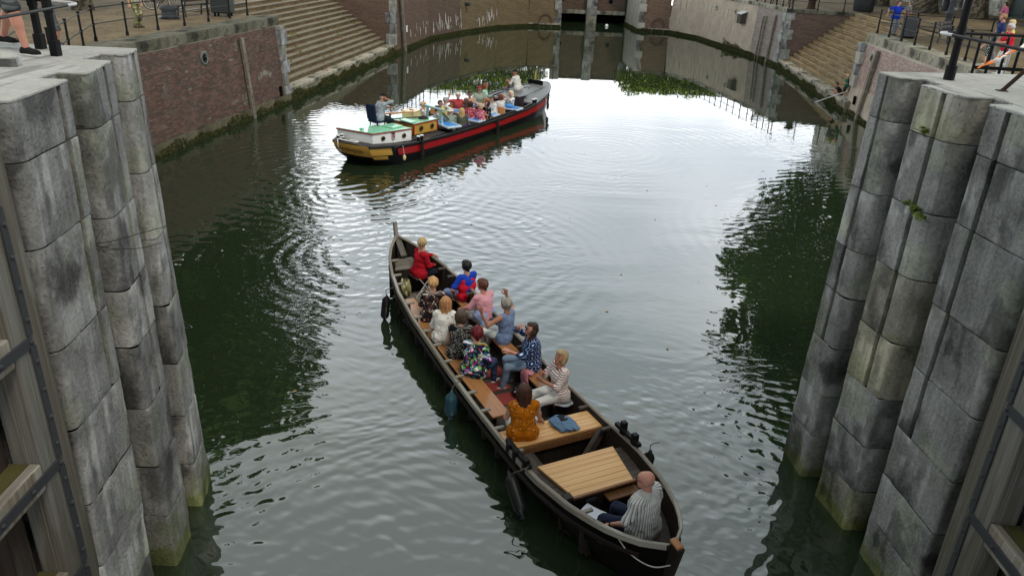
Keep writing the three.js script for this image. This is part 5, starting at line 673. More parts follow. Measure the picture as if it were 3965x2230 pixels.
  for (const x of [-0.5, 0.75]) part(t, 'deck_trim', tube([[x + C, 0.78, 10.75], [x + C - 0.12, 0.86, 11.1], [x + C, 0.84, 11.7]], 0.03, 20, 6), TAR); part(t, 'fore_hatch', rbox(1.1, 0.05, 0.8, 0.02, 0.15, 0.79, 11.2), DECK_GREY); for (const [x, z] of [[0.2, 12.9], [0.4, 12.9], [0.2, 13.1], [0.4, 13.1]]) part(t, 'deck_eye', tr(new THREE.SphereGeometry(0.035, 10, 6), x, 0.9, z), TAR); part(t, 'deck_seam', box(0.02, 0.012, 2.4, -0.35, 0.875, 12.4, -0.075), TAR);
  part(t, 'breast_board', rbox(0.85, 0.2, 0.06, 0.03, 0.3, 1.06, 13.75, 0, -0.15), TAR);
  // white cabin
  const A = [[1.06, 0.76], [-0.4, 0.82], [-0.93, 2.26], [1.1, 2.32]].map((p) => [p[0], p[1]]), grow = (poly, d) => { const cx = poly.reduce((s, p) => s + p[0], 0) / 4, cz = poly.reduce((s, p) => s + p[1], 0) / 4; return poly.map(([x, z]) => [x + Math.sign(x - cx) * d, z + Math.sign(z - cz) * d]); };
  const cab = part(t, 'cabin', prism(A, 0.66, 1.03, 0.01), WHITE); part(cab, 'roof_edge', prism(grow(A, 0.03), 1.025, 1.065, 0.006), DKRED); part(t, 'cabin_roof', prism(grow(A, 0.012), 1.066, 1.085, 0.006), MINT); part(t, 'roof_hatch', rbox(0.52, 0.05, 0.5, 0.012, -0.32, 1.115, 2.0, 0, -0.15), MINT); part(t, 'roof_block', rbox(0.12, 0.07, 0.1, 0.01, 0.2, 1.12, 1.0), MINT);
  const onSide = (P, Q, f, y, off) => { const dx = Q[0] - P[0], dz = Q[1] - P[1], L = Math.hypot(dx, dz); return [[lerp(P[0], Q[0], f) - dz / L * off, y, lerp(P[1], Q[1], f) + dx / L * off], Math.atan2(-dz / L, dx / L)]; };
  function disc(name, P, Q, f, y, r, m) { const [p] = onSide(P, Q, f, y, 0), dx = Q[0] - P[0], dz = Q[1] - P[1], n = V(-Math.abs(dz), 0, dx * Math.sign(dz)).normalize(); if (n.x > 0) n.negate(); const g = new THREE.CylinderGeometry(r, r, 0.03, 22); g.applyQuaternion(new THREE.Quaternion().setFromUnitVectors(V(0, 1, 0), n)); g.translate(p[0] + n.x * 0.006, p[1], p[2] + n.z * 0.006); const o = part(t, name, g, m); const rg = new THREE.TorusGeometry(r, 0.014, 8, 24); rg.applyQuaternion(new THREE.Quaternion().setFromUnitVectors(V(0, 0, 1), n)); rg.translate(p[0] + n.x * 0.02, p[1], p[2] + n.z * 0.02); part(o, 'rim', rg, std(0.16, 0.1, 0.04, 0.35, { metal: 0.6 })); return [p, n]; }
  const GLASS = std(0.012, 0.014, 0.013, 0.12); disc('porthole', A[1], A[2], 0.26, 0.86, 0.07, GLASS); disc('porthole', A[1], A[2], 0.8, 0.86, 0.07, GLASS);
  { const dx = A[2][0] - A[1][0], dz = A[2][1] - A[1][1], s = new THREE.Shape([[-0.065, 0.09], [0.065, 0.09], [0.065, -0.04], [0, -0.11], [-0.065, -0.04]].map((q) => new THREE.Vector2(...q))), g = new THREE.ExtrudeGeometry(s, { depth: 0.008, bevelEnabled: false }), yaw = Math.atan2(-dz, dx), c = new THREE.Shape([[-0.06, 0], [0.06, 0], [0.075, 0.075], [0.035, 0.04], [0, 0.085], [-0.035, 0.04], [-0.075, 0.075]].map((q) => new THREE.Vector2(...q))), cg = new THREE.ExtrudeGeometry(c, { depth: 0.008, bevelEnabled: false }); const put = (q, y) => { q.rotateY(Math.atan2(-Math.abs(dz), dx) ); const [p] = onSide(A[1], A[2], 0.52, y, 0); q.translate(p[0] - 0.02, p[1], p[2] - 0.006); return q; };
    const k = part(t, 'crest', put(g, 0.86), std(0.3, 0.31, 0.33, 0.5)); part(k, 'crest_field', put(tr(new THREE.BoxGeometry(0.085, 0.07, 0.012), 0, 0.035, 0.006), 0.86), std(0.45, 0.03, 0.06, 0.5)); part(k, 'crown', put(cg, 0.955), std(0.1, 0.02, 0.04, 0.5)); }
  // yellow cabin
  const Y = [[-0.52, 2.96], [-0.68, 4.2], [0.85, 4.35], [0.95, 3.1]]; const yc = part(t, 'cabin', prism(Y, 0.64, 1.0, 0.01), YELLOW, { label: 'ochre yellow wheelhouse box' }); part(yc, 'roof_edge', prism(grow(Y, 0.03), 0.998, 1.035, 0.006), RED); part(t, 'cabin_roof', prism(grow(Y, 0.012), 1.036, 1.055, 0.005), MINT); for (const p of Y) part(yc, 'corner_post', rod([p[0], 0.66, p[1]], [p[0], 1.0, p[1]], 0.03), RED);
  disc('porthole', Y[0], Y[1], 0.3, 0.83, 0.085, GLASS); disc('porthole', Y[0], Y[1], 0.76, 0.83, 0.085, GLASS);
  part(t, 'flap', rbox(0.55, 0.04, 0.3, 0.01, -0.2, 1.1, 3.05, 0, -0.1, 0.05), MINT); const bx = part(t, 'deck_box', rbox(0.5, 0.2, 0.5, 0.015, 0.3, 1.15, 3.95, 0, 0.1), CREAM); part(bx, 'lid', rbox(0.54, 0.03, 0.54, 0.01, 0.3, 1.265, 3.95, 0.0, 0.1), CREAM); for (const [x, z] of [[0.05, 3.7], [0.55, 3.7], [0.05, 4.2], [0.55, 4.2]]) part(bx, 'corner', rbox(0.05, 0.06, 0.05, 0.01, x, 1.28, z, 0, 0.1), RED); part(bx, 'ring_mark', tr(new THREE.TorusGeometry(0.07, 0.012, 8, 24), 0.3, 1.284, 3.95, Math.PI / 2), std(0.2, 0.08, 0.03, 0.5)); for (const s of [-1, 1]) part(bx, 'bar_mark', rbox(0.02, 0.008, 0.13, 0.002, 0.3 + s * 0.16, 1.284, 3.95, 0, 0.1), std(0.2, 0.08, 0.03, 0.5));
  part(t, 'steering_post', rbox(0.16, 0.34, 0.16, 0.02, 0.25, 0.84, 2.62), TAR); part(t, 'steering_post', rod([0.25, 1.0, 2.62], [0.25, 1.34, 2.62], 0.035), TAR); part(t, 'tiller', beam([0.62, 1.34, 2.3], [-0.2, 1.36, 3.35], 0.06, 0.05), ORANGE_W);
  // frame, blue tray and tables
  for (const [x, z] of [[0.12, 4.72], [-0.62, 4.5]]) part(t, 'frame_post', rbox(0.09, 0.8, 0.07, 0.01, x, 0.9, z), TURQ); part(t, 'frame_beam', beam([0.3, 1.32, 4.78], [-0.82, 1.32, 4.44], 0.07, 0.06), TURQ); part(t, 'frame_brace', beam([-0.62, 1.25, 4.5], [-0.75, 0.75, 5.1], 0.03, 0.05), IRON_GREY);
  const tray = (x, z, a, L, D, y) => { const g = part(t, 'table', rbox(L, 0.05, D, 0.01, x, y, z, 0, a), BLUE); const c = Math.cos(a), s = Math.sin(a); for (const [u, v, l, d] of [[0, D / 2, L, 0.04], [0, -D / 2, L, 0.04], [L / 2, 0, 0.04, D], [-L / 2, 0, 0.04, D]]) part(g, 'table_rim', rbox(l + 0.02, 0.065, d + 0.01, 0.01, x + u * c + v * s, y + 0.006, z - u * s + v * c, 0, a), std(0.55, 0.66, 0.76, 0.3)); part(g, 'table_leg', rod([x, 0.08, z], [x, y, z], 0.04), TAR); };
  tray(-0.8, 4.65, -0.42, 1.02, 0.58, 0.78); tray(0.25, 5.6, 0, 0.8, 0.42, 0.68); tray(0.5, 7.15, 0, 0.95, 0.5, 0.7); tray(-0.9, 6.35, 0, 0.75, 0.5, 0.68); tray(0.55, 8.85, 0, 0.8, 0.5, 0.7); tray(-0.85, 7.6, 0, 0.7, 0.45, 0.68); tray(-0.95, 9.3, 0, 0.75, 0.5, 0.68);
  for (const [x, z, a] of [[0.72, 6.45, 0], [0.72, 7.85, 0], [0.7, 9.6, 0], [-0.68, 5.5, 0], [-0.68, 7.0, 0], [-0.68, 8.35, 0], [-0.66, 9.95, 0], [0.7, 5.05, 0]]) { part(t, 'seat_board', rbox(0.95, 0.04, 0.36, 0.01, x, 0.45, z - 0.2, 0, a), ORANGE_W); part(t, 'seat_back', rbox(0.95, 0.26, 0.035, 0.01, x, 0.74, z, 0.12, a), ORANGE_W); for (const s of [-0.4, 0.4]) part(t, 'seat_leg', box(0.05, 0.4, 0.3, x + s, 0.25, z - 0.18), ORANGE_W); }
  for (const [x, z] of [[-1.18, 2.42], [-1.14, 10.95], [1.34, 10.3], [0.72, 0.5]]) { const base = top(z) - 0.02, b = part(t, 'bollard_base', rbox(0.14, 0.04, 0.42, 0.01, x, base + 0.02, z), TAR); for (const s of [-0.1, 0.1]) { part(b, 'bollard', rod([x, base, z + s], [x, base + 0.2, z + s], 0.055), TAR); part(b, 'bollard_cap', rod([x, base + 0.19, z + s], [x, base + 0.215, z + s], 0.066), WHITE); } }
  for (const z of [2.36, 7.4, 12.4]) { const r = rng(Math.round(z * 10)), a = pt(z, -1, 0), l = []; for (let i = 0; i < 46; i++) { const y = a[1] - 0.02 - 0.55 * r(), x = a[0] - 0.06 - 0.05 * r(); l.push(tube([[x, y + 0.1, a[2] + (r() - 0.5) * 0.12], [x - 0.03, y, a[2] + (r() - 0.5) * 0.14], [x, y - 0.1, a[2] + (r() - 0.5) * 0.14]], 0.014, 4, 5)); } part(t, 'rope_fender', merge(l), ROPE_DARK.clone()).material.color.setRGB(0.022, 0.021, 0.019); }
  part(t, 'coaming_strip', rbox(0.05, 0.05, 1.6, 0.015, -1.1, 0.68, 1.7, 0, 0.14), TAR); part(t, 'coaming_strip', rbox(0.05, 0.05, 0.9, 0.015, -1.22, 0.65, 3.4, 0, 0.03), TAR);
  // white line made fast at the stern, and loose gear
  const at = (name, label, cat, p, a = 0) => thing(name, label, cat, place(B2, p), B2.turn + a);
  let q = at('mooring_line', 'white mooring line round the stern bollards of the barge', 'rope', [0.6, 0.76, 0.5]); part(q, 'turns', tube([[0.15, 0.08, -0.15], [0.05, 0.1, 0.1], [0.2, 0.12, 0.1], [0.2, 0.08, -0.1], [0.0, 0.06, -0.12], [-0.25, 0.02, 0.0], [-0.55, 0.02, -0.02], [-0.58, 0.02, 0.1], [-0.2, 0.02, 0.12]], 0.022, 50, 7), WHITE); part(q, 'tail', tube([[0.1, 0.06, -0.15], [0.02, 0.05, -0.24], [0.0, -0.2, -0.24], [0.0, -0.35, -0.1]], 0.018, 20, 6), WHITE);
  q = at('hose_coil', 'black coil of hose lying on the yellow cabin roof', 'hose', [-0.3, 1.08, 3.85]); for (let k = 0; k < 3; k++) part(q, 'turn', tr(new THREE.TorusGeometry(0.17 - 0.02 * k, 0.022, 8, 28), 0, 0.02 * k, 0, Math.PI / 2), RUBBER);
  q = at('oar', 'weathered wooden pole lying across the yellow cabin roof', 'pole', [0.15, 1.09, 3.3], 1.2); part(q, 'shaft', rod([-0.5, 0, 0], [0.5, 0.03, 0], 0.025), W_GREY); part(q, 'blade', rbox(0.36, 0.025, 0.1, 0.01, -0.62, 0, 0), W_GREY);
  q = at('flag', 'small yellowish flag hanging limp on short bow staff', 'flag', [0.3, 0.98, 13.85]); part(q, 'staff', rod([0, 0, 0], [0.02, 0.72, 0], 0.014), W_STRIP); part(q, 'finial', tr(new THREE.SphereGeometry(0.03, 10, 8), 0.02, 0.74, 0), WHITE); part(q, 'cloth', sheet([0, 1, 2, 3, 4, 5].map((i) => [0, 1, 2, 3, 4].map((j) => [0.02 + j * 0.026, 0.66 - i * 0.1 - j * 0.05, 0.03 * Math.sin(j * 2.2 + i * 0.3)]))), cloth(0.6, 0.45, 0.14));
  q = at('boat_fender', 'small cream float hanging on the barge side near stern', 'fender', [-1.3, 0.3, 1.35]); part(q, 'float', new THREE.SphereGeometry(0.07, 16, 12).scale(0.8, 1.4, 0.8), CREAM); part(q, 'cord', rod([0, 0.08, 0], [0.06, 0.4, 0], 0.008), ROPE);
  q = at('skipper_chair', 'navy blue office chair on the white cabin roof', 'chair', [0.32, 1.085, 2.0], 345 * DEG); const NAVY = std(0.01, 0.014, 0.045, 0.85); part(q, 'backrest', rbox(0.5, 0.55, 0.09, 0.045, 0, 0.44, -0.25, -0.12), NAVY); part(q, 'seat', rbox(0.5, 0.09, 0.46, 0.04, 0, 0.12, 0), NAVY); part(q, 'bracket', merge([rod([-0.2, 0.1, -0.2], [-0.2, 0.3, -0.27], 0.014), rod([0.2, 0.1, -0.2], [0.2, 0.3, -0.27], 0.014)]), BLACK); for (const x of [-0.2, 0.2]) for (const z of [-0.16, 0.16]) part(q, 'foot', rod([x, 0, z], [x, 0.09, z], 0.018), BLACK);
  q = at('blue_bag', 'bright blue bag on the rearmost near table of barge', 'bag', [-0.85, 0.78, 9.25], 0.4); const bg = new THREE.SphereGeometry(1, 20, 14), bp = bg.attributes.position; for (let i = 0; i < bp.count; i++) bp.setXYZ(i, bp.getX(i) * 0.2, bp.getY(i) * 0.08 * (0.7 + 0.6 * noise(bp.getX(i) * 3, bp.getZ(i) * 3)), bp.getZ(i) * 0.16); bg.computeVertexNormals(); part(q, 'pouch', bg, std(0.06, 0.25, 0.6, 0.6)); part(q, 'handle', tube([[-0.1, 0.05, 0], [0, 0.14, 0.02], [0.1, 0.05, 0]], 0.012, 12, 6), std(0.02, 0.03, 0.12, 0.6));
  q = at('patterned_jacket', 'black floral jacket hung on the last seat back', 'jacket', [-1.0, 0.9, 9.75], 0.1); part(q, 'drape', sheet([0, 1, 2, 3, 4].map((i) => [0, 1, 2, 3, 4, 5, 6].map((j) => [-0.24 + j * 0.08, 0.18 - i * 0.11, 0.03 * Math.sin(j * 1.7 + i)]))), cloth(0.035, 0.025, 0.03)); part(q, 'collar', tube([[-0.14, 0.2, 0], [0, 0.16, 0.05], [0.14, 0.2, 0]], 0.03, 14, 8), cloth(0.1, 0.06, 0.07));
}
{ const t = thing('net_pole', 'long white fishing net pole held by the crouching boy', 'pole', [0, 0, 0]); part(t, 'shaft', rod([15.35, -0.02, -41.0], [16.35, 0.86, -39.55], 0.018), WHITE); part(t, 'net_rim', tr(new THREE.TorusGeometry(0.16, 0.014, 8, 20), 15.25, 0.02, -41.15, 1.3, 0.5), IRON_GREY); }
// ---------------------------------------------------------------- people: one skin surface over a posed skeleton, clothes over it
function meshField(bones, cell, k, carve) { // bones: [a, b, ra, rb]; smooth union of tapered capsules, meshed by surface nets
  const lo = [1e9, 1e9, 1e9], hi = [-1e9, -1e9, -1e9];
  for (const [a, b, ra, rb] of bones) for (let i = 0; i < 3; i++) { lo[i] = Math.min(lo[i], a[i] - ra, b[i] - rb); hi[i] = Math.max(hi[i], a[i] + ra, b[i] + rb); }
  const pad = cell * 2.5, nx = Math.ceil((hi[0] - lo[0] + 2 * pad) / cell) + 1, ny = Math.ceil((hi[1] - lo[1] + 2 * pad) / cell) + 1, nz = Math.ceil((hi[2] - lo[2] + 2 * pad) / cell) + 1, o = lo.map((v) => v - pad), F = new Float32Array(nx * ny * nz).fill(1);
  for (const [a, b, ra, rb] of bones) {
    const m = Math.max(ra, rb) + k + cell * 2, r0 = [0, 1, 2].map((i) => Math.max(0, Math.floor((Math.min(a[i], b[i]) - m - o[i]) / cell))), r1 = [0, 1, 2].map((i) => Math.min([nx, ny, nz][i] - 1, Math.ceil((Math.max(a[i], b[i]) + m - o[i]) / cell)));
    const dx = b[0] - a[0], dy = b[1] - a[1], dz = b[2] - a[2], L = dx * dx + dy * dy + dz * dz || 1e-9;
    for (let z = r0[2]; z <= r1[2]; z++) for (let y = r0[1]; y <= r1[1]; y++) { const pz = o[2] + z * cell - a[2], py = o[1] + y * cell - a[1]; let id = (z * ny + y) * nx + r0[0]; for (let x = r0[0]; x <= r1[0]; x++, id++) { const px = o[0] + x * cell - a[0]; let t = (px * dx + py * dy + pz * dz) / L; t = t < 0 ? 0 : t > 1 ? 1 : t; const ex = px - dx * t, ey = py - dy * t, ez = pz - dz * t, d = Math.sqrt(ex * ex + ey * ey + ez * ez) - (ra + (rb - ra) * t), f = F[id], h = k - Math.abs(f - d); F[id] = Math.min(f, d) - (h > 0 ? h * h / (4 * k) : 0); } }
  }
  if (carve) for (let z = 0, id = 0; z < nz; z++) for (let y = 0; y < ny; y++) for (let x = 0; x < nx; x++, id++) F[id] = carve(o[0] + x * cell, o[1] + y * cell, o[2] + z * cell, F[id]);
  const vid = new Int32Array(nx * ny * nz).fill(-1), pos = [], idx = [], sx = 1, sy = nx, sz = nx * ny, C = [0, sx, sy, sx + sy, sz, sx + sz, sy + sz, sx + sy + sz], E = [[0, 1], [2, 3], [4, 5], [6, 7], [0, 2], [1, 3], [4, 6], [5, 7], [0, 4], [1, 5], [2, 6], [3, 7]];
  for (let z = 0; z < nz - 1; z++) for (let y = 0; y < ny - 1; y++) for (let x = 0; x < nx - 1; x++) {
    const id = z * sz + y * sy + x; let mask = 0; for (let c = 0; c < 8; c++) if (F[id + C[c]] < 0) mask |= 1 << c; if (!mask || mask === 255) continue;
    let X = 0, Y = 0, Zz = 0, n = 0; for (const [p, q] of E) { const fa = F[id + C[p]], fb = F[id + C[q]]; if ((fa < 0) === (fb < 0)) continue; const t = fa / (fa - fb); X += (p & 1) + ((q & 1) - (p & 1)) * t; Y += ((p >> 1) & 1) + (((q >> 1) & 1) - ((p >> 1) & 1)) * t; Zz += (p >> 2) + ((q >> 2) - (p >> 2)) * t; n++; }
    vid[id] = pos.length / 3; pos.push(o[0] + (x + X / n) * cell, o[1] + (y + Y / n) * cell, o[2] + (z + Zz / n) * cell);
  }
  for (let z = 1; z < nz - 1; z++) for (let y = 1; y < ny - 1; y++) for (let x = 1; x < nx - 1; x++) {
    const id = z * sz + y * sy + x, f = F[id] < 0;
    for (const [s, u, v] of [[sx, sy, sz], [sy, sz, sx], [sz, sx, sy]]) { if (f === F[id + s] < 0) continue; const a = vid[id - u - v], b = vid[id - v], c = vid[id], d = vid[id - u]; if (a < 0 || b < 0 || c < 0 || d < 0) continue; if (f) idx.push(a, b, c, a, c, d); else idx.push(a, c, b, a, d, c); }
  }
  const g = new THREE.BufferGeometry(); g.setAttribute('position', new THREE.Float32BufferAttribute(pos, 3)); g.setIndex(idx); g.computeVertexNormals(); return g;
}
const addColor = (g, fn) => { const p = g.attributes.position, c = new Float32Array(p.count * 3); for (let i = 0; i < p.count; i++) c.set(fn(p.getX(i), p.getY(i), p.getZ(i)), i * 3); g.setAttribute('color', new THREE.BufferAttribute(c, 3)); return g; };
// shared head, looking along +z, origin in the middle of the skull
const HEAD = (() => {
  const g = meshField([[[0, 0.035, -0.028], [0, 0.03, 0.016], 0.074, 0.07], [[-0.012, 0.03, -0.03], [0.012, 0.03, -0.03], 0.072, 0.072], [[0, -0.03, 0.02], [0, -0.076, 0.045], 0.056, 0.03], [[-0.035, -0.015, 0.04], [0.035, -0.015, 0.04], 0.032, 0.032], [[0, 0.018, 0.083], [0, -0.022, 0.1], 0.008, 0.013], [[-0.03, 0.036, 0.07], [0.03, 0.036, 0.07], 0.014, 0.014], [[-0.02, -0.057, 0.07], [0.02, -0.057, 0.07], 0.012, 0.012], [[0, -0.085, 0.055], [0, -0.088, 0.055], 0.018, 0.018], [[-0.073, 0.012, -0.012], [-0.07, -0.018, -0.008], 0.016, 0.01], [[0.073, 0.012, -0.012], [0.07, -0.018, -0.008], 0.016, 0.01], [[0, -0.05, -0.025], [0, -0.15, -0.04], 0.052, 0.056]], 0.0075, 0.022,
    (x, y, z, f) => { let q = f; for (const s of [-1, 1]) { const d = 0.016 - Math.hypot(x - s * 0.031, y - 0.013, z - 0.094); q = Math.max(q, d * 0.9); } return q; });
  addColor(g, (x, y, z) => { const lip = Math.hypot(x / 0.026, (y + 0.057) / 0.011, (z - 0.083) / 0.02) < 1, brow = z > 0.055 && Math.abs(y - 0.043) < 0.007 && Math.abs(Math.abs(x) - 0.032) < 0.017, cheek = Math.exp(-(((Math.abs(x) - 0.04) / 0.02) ** 2) - ((y + 0.02) / 0.02) ** 2); return lip ? [0.85, 0.42, 0.42] : brow ? [0.4, 0.32, 0.28] : [1, 1 - 0.1 * cheek, 1 - 0.1 * cheek]; });
  const eyes = []; for (const s of [-1, 1]) { eyes.push(addColor(new THREE.SphereGeometry(0.011, 10, 8).translate(s * 0.031, 0.013, 0.076).toNonIndexed(), () => [1.1, 1.35, 1.6])); eyes.push(addColor(new THREE.SphereGeometry(0.0062, 8, 6).translate(s * 0.031, 0.013, 0.084).toNonIndexed(), () => [0.06, 0.06, 0.06])); }
  return merge([g, ...eyes].map((q) => { q.deleteAttribute('uv'); return q; }));
})();
// shared hand, wrist at the origin, fingers along +y, palm towards +z, thumb at +x
function handGeo(curl, spread) {
  const b = [], fx = [0.03, 0.01, -0.011, -0.03], len = [0.066, 0.074, 0.068, 0.054];
  for (let i = 0; i < 4; i++) { b.push([[fx[i] * 0.55, 0.005, 0], [fx[i], 0.082, 0], 0.015, 0.012]); let p = [fx[i], 0.084, 0], a = curl * 0.35, sp = spread * (1.5 - i) * 0.5; for (let k = 0; k < 3; k++) { const L = len[i] * [0.45, 0.31, 0.24][k], q = [p[0] + Math.sin(sp) * L * Math.cos(a), p[1] + Math.cos(a) * Math.cos(sp) * L, p[2] + Math.sin(a) * L]; b.push([p, q, 0.0092 - k * 0.0008, 0.0085 - k * 0.0008]); p = q; a += curl * 0.55; } }
  const t0 = [0.022, 0.022, 0.008], t1 = [0.045 + 0.012 * spread, 0.055, 0.022], t2 = [0.052 + 0.025 * spread, 0.085, 0.026 + curl * 0.008], t3 = [0.05 + 0.034 * spread, 0.108, 0.03 + curl * 0.012]; b.push([t0, t1, 0.015, 0.012], [t1, t2, 0.0115, 0.01], [t2, t3, 0.01, 0.0085], [[0, -0.02, 0], [0, 0.01, 0], 0.024, 0.022]);
  return addColor(meshField(b, 0.0055, 0.009), () => [1, 0.97, 0.96]);
}
const HANDS = { relaxed: handGeo(0.9, 0.12), spread: handGeo(0.15, 0.75), fist: handGeo(2.1, 0) };
for (const k of Object.keys(HANDS)) { HANDS[k] = HANDS[k].toNonIndexed(); const m = HANDS[k].clone().scale(-1, 1, 1), p = m.attributes; for (const n of ['position', 'normal', 'color']) { const a = p[n].array; for (let i = 0; i < a.length; i += 9) for (let c = 0; c < 3; c++) { const t = a[i + 3 + c]; a[i + 3 + c] = a[i + 6 + c]; a[i + 6 + c] = t; } } HANDS[k + 'M'] = m; }
// hair in the head's frame
function hairGeo(style) {
  const S = (bones, carve, k = 0.03) => meshField(bones, 0.009, k, carve), face = (x, y, z, f, line = 0.068, side = -0.005) => Math.max(f, Math.min(z - 0.035 + Math.abs(x) * 0.25, line - y + Math.max(0, Math.abs(x) - 0.04) * 0.3) > 0 ? Math.max(0.002, Math.min(z - 0.035 + Math.abs(x) * 0.25, line - y)) : f);
  const cap = [[[0, 0.045, -0.03], [0, 0.045, 0.018], 0.086, 0.081], [[-0.014, 0.03, -0.036], [0.014, 0.03, -0.036], 0.083, 0.083]], nape = [[0, -0.01, -0.06], [0, -0.07, -0.065], 0.05, 0.035];
  let g;
  if (style === 'short') g = S([...cap, nape], (x, y, z, f) => face(x, y, z, f));
  else if (style === 'pixie') g = S([...cap, nape, [[0, 0.1, -0.03], [0.01, 0.095, 0.03], 0.045, 0.04], [[-0.05, 0.07, -0.02], [0.05, 0.07, -0.02], 0.05, 0.05], [[0, 0.04, -0.075], [0, 0.02, -0.085], 0.05, 0.045]], (x, y, z, f) => face(x, y, z, f, 0.062));
  else if (style === 'bob') g = S([...cap, nape, [[-0.07, 0.03, -0.02], [-0.074, -0.06, -0.0], 0.03, 0.028], [[0.07, 0.03, -0.02], [0.074, -0.06, 0.0], 0.03, 0.028], [[-0.05, -0.02, -0.07], [0.05, -0.02, -0.07], 0.045, 0.045], [[-0.045, -0.08, -0.055], [0.045, -0.08, -0.055], 0.035, 0.035], [[-0.03, 0.085, 0.05], [0.035, 0.075, 0.06], 0.025, 0.022]], (x, y, z, f) => face(x, y, z, f, 0.07));
  else if (style === 'long') g = S([...cap, nape, [[-0.072, 0.03, -0.02], [-0.085, -0.15, -0.01], 0.03, 0.026], [[0.072, 0.03, -0.02], [0.085, -0.15, -0.01], 0.03, 0.026], [[-0.05, -0.02, -0.07], [-0.06, -0.2, -0.075], 0.045, 0.03], [[0.05, -0.02, -0.07], [0.06, -0.2, -0.075], 0.045, 0.03], [[0, -0.02, -0.085], [0, -0.22, -0.095], 0.05, 0.035]], (x, y, z, f) => face(x, y, z, f, 0.07));
  else if (style === 'curly') { const r = rng(5), q = []; for (let i = 0; i < 26; i++) { const a = r() * 6.28, y = 0.1 - 0.28 * r(), rr = y > 0.05 ? 0.055 : 0.085; const p = [Math.sin(a) * rr, y, -0.02 + Math.cos(a) * rr * 0.9]; if (p[2] > 0.03 && p[1] < 0.08) continue; q.push([p, [p[0] * 1.1, p[1] - 0.03, p[2]], 0.034, 0.03]); } g = S([...cap, nape, ...q, [[-0.04, -0.06, -0.07], [-0.05, -0.17, -0.07], 0.045, 0.035], [[0.04, -0.06, -0.07], [0.05, -0.17, -0.07], 0.045, 0.035]], (x, y, z, f) => face(x, y, z, f, 0.068), 0.015); }
  else if (style === 'rim') g = S([[[-0.06, 0.0, -0.04], [0.06, 0.0, -0.04], 0.032, 0.032], [[0, -0.01, -0.075], [0, -0.03, -0.075], 0.035, 0.03]], (x, y, z, f) => Math.max(f, z + 0.0));
  const p = g.attributes.position, n = g.attributes.normal, q = V(), fine = style === 'long' || style === 'bob'; for (let i = 0; i < p.count; i++) { const a = Math.atan2(p.getX(i), p.getZ(i) + 0.02), y = p.getY(i), s = (noise(a * 9 + 30, y * (fine ? 8 : 22) + a * 3, 3) - 0.5) * (style === 'rim' ? 0.002 : 0.02); q.fromBufferAttribute(n, i).multiplyScalar(s); p.setXYZ(i, p.getX(i) + q.x, p.getY(i) + q.y, p.getZ(i) + q.z); } g.computeVertexNormals();
  return addColor(g, (x, y, z) => { const a = Math.atan2(x, z + 0.02), k = 0.62 + 0.75 * noise(a * 14 + 50, y * (fine ? 6 : 18), 7); return [k, k * (0.96 + 0.08 * noise(a * 6, y * 5, 2)), k]; });
}
const HAIR = Object.fromEntries(['short', 'pixie', 'bob', 'long', 'curly', 'rim'].map((s) => [s, hairGeo(s)]));
const ik = (S, T, la, lb, pole) => { const d = V(...T).sub(S); let L = d.length(); const m = (la + lb) * 0.995; if (L > m) { d.multiplyScalar(m / L); L = m; } const e = S.clone().add(d), u = d.clone().normalize(), pp = V(...pole); pp.addScaledVector(u, -pp.dot(u)).normalize(); const x = (la * la - lb * lb + L * L) / (2 * L), h = Math.sqrt(Math.max(0, la * la - x * x)); return [S.clone().addScaledVector(u, x).addScaledVector(pp, h), e]; };
const skinMats = new Map(), skinMat = (c) => { const k = c.join(); if (!skinMats.has(k)) skinMats.set(k, Object.assign(std(...c, 0.6), { vertexColors: true })); return skinMats.get(k); };
const FAIR = [0.5, 0.28, 0.2], TAN = [0.38, 0.18, 0.115], RUDDY = [0.52, 0.25, 0.18];
const hairMats = new Map(), hairMat = (c) => { const k = c.join(); if (!hairMats.has(k)) hairMats.set(k, Object.assign(std(...c, 0.5), { vertexColors: true })); return hairMats.get(k); };
const fabMats = new Map(), fab = (m) => { if (!Array.isArray(m)) return m; const k = m.join(); if (!fabMats.has(k)) fabMats.set(k, std(...m, 0.92)); return fabMats.get(k); };
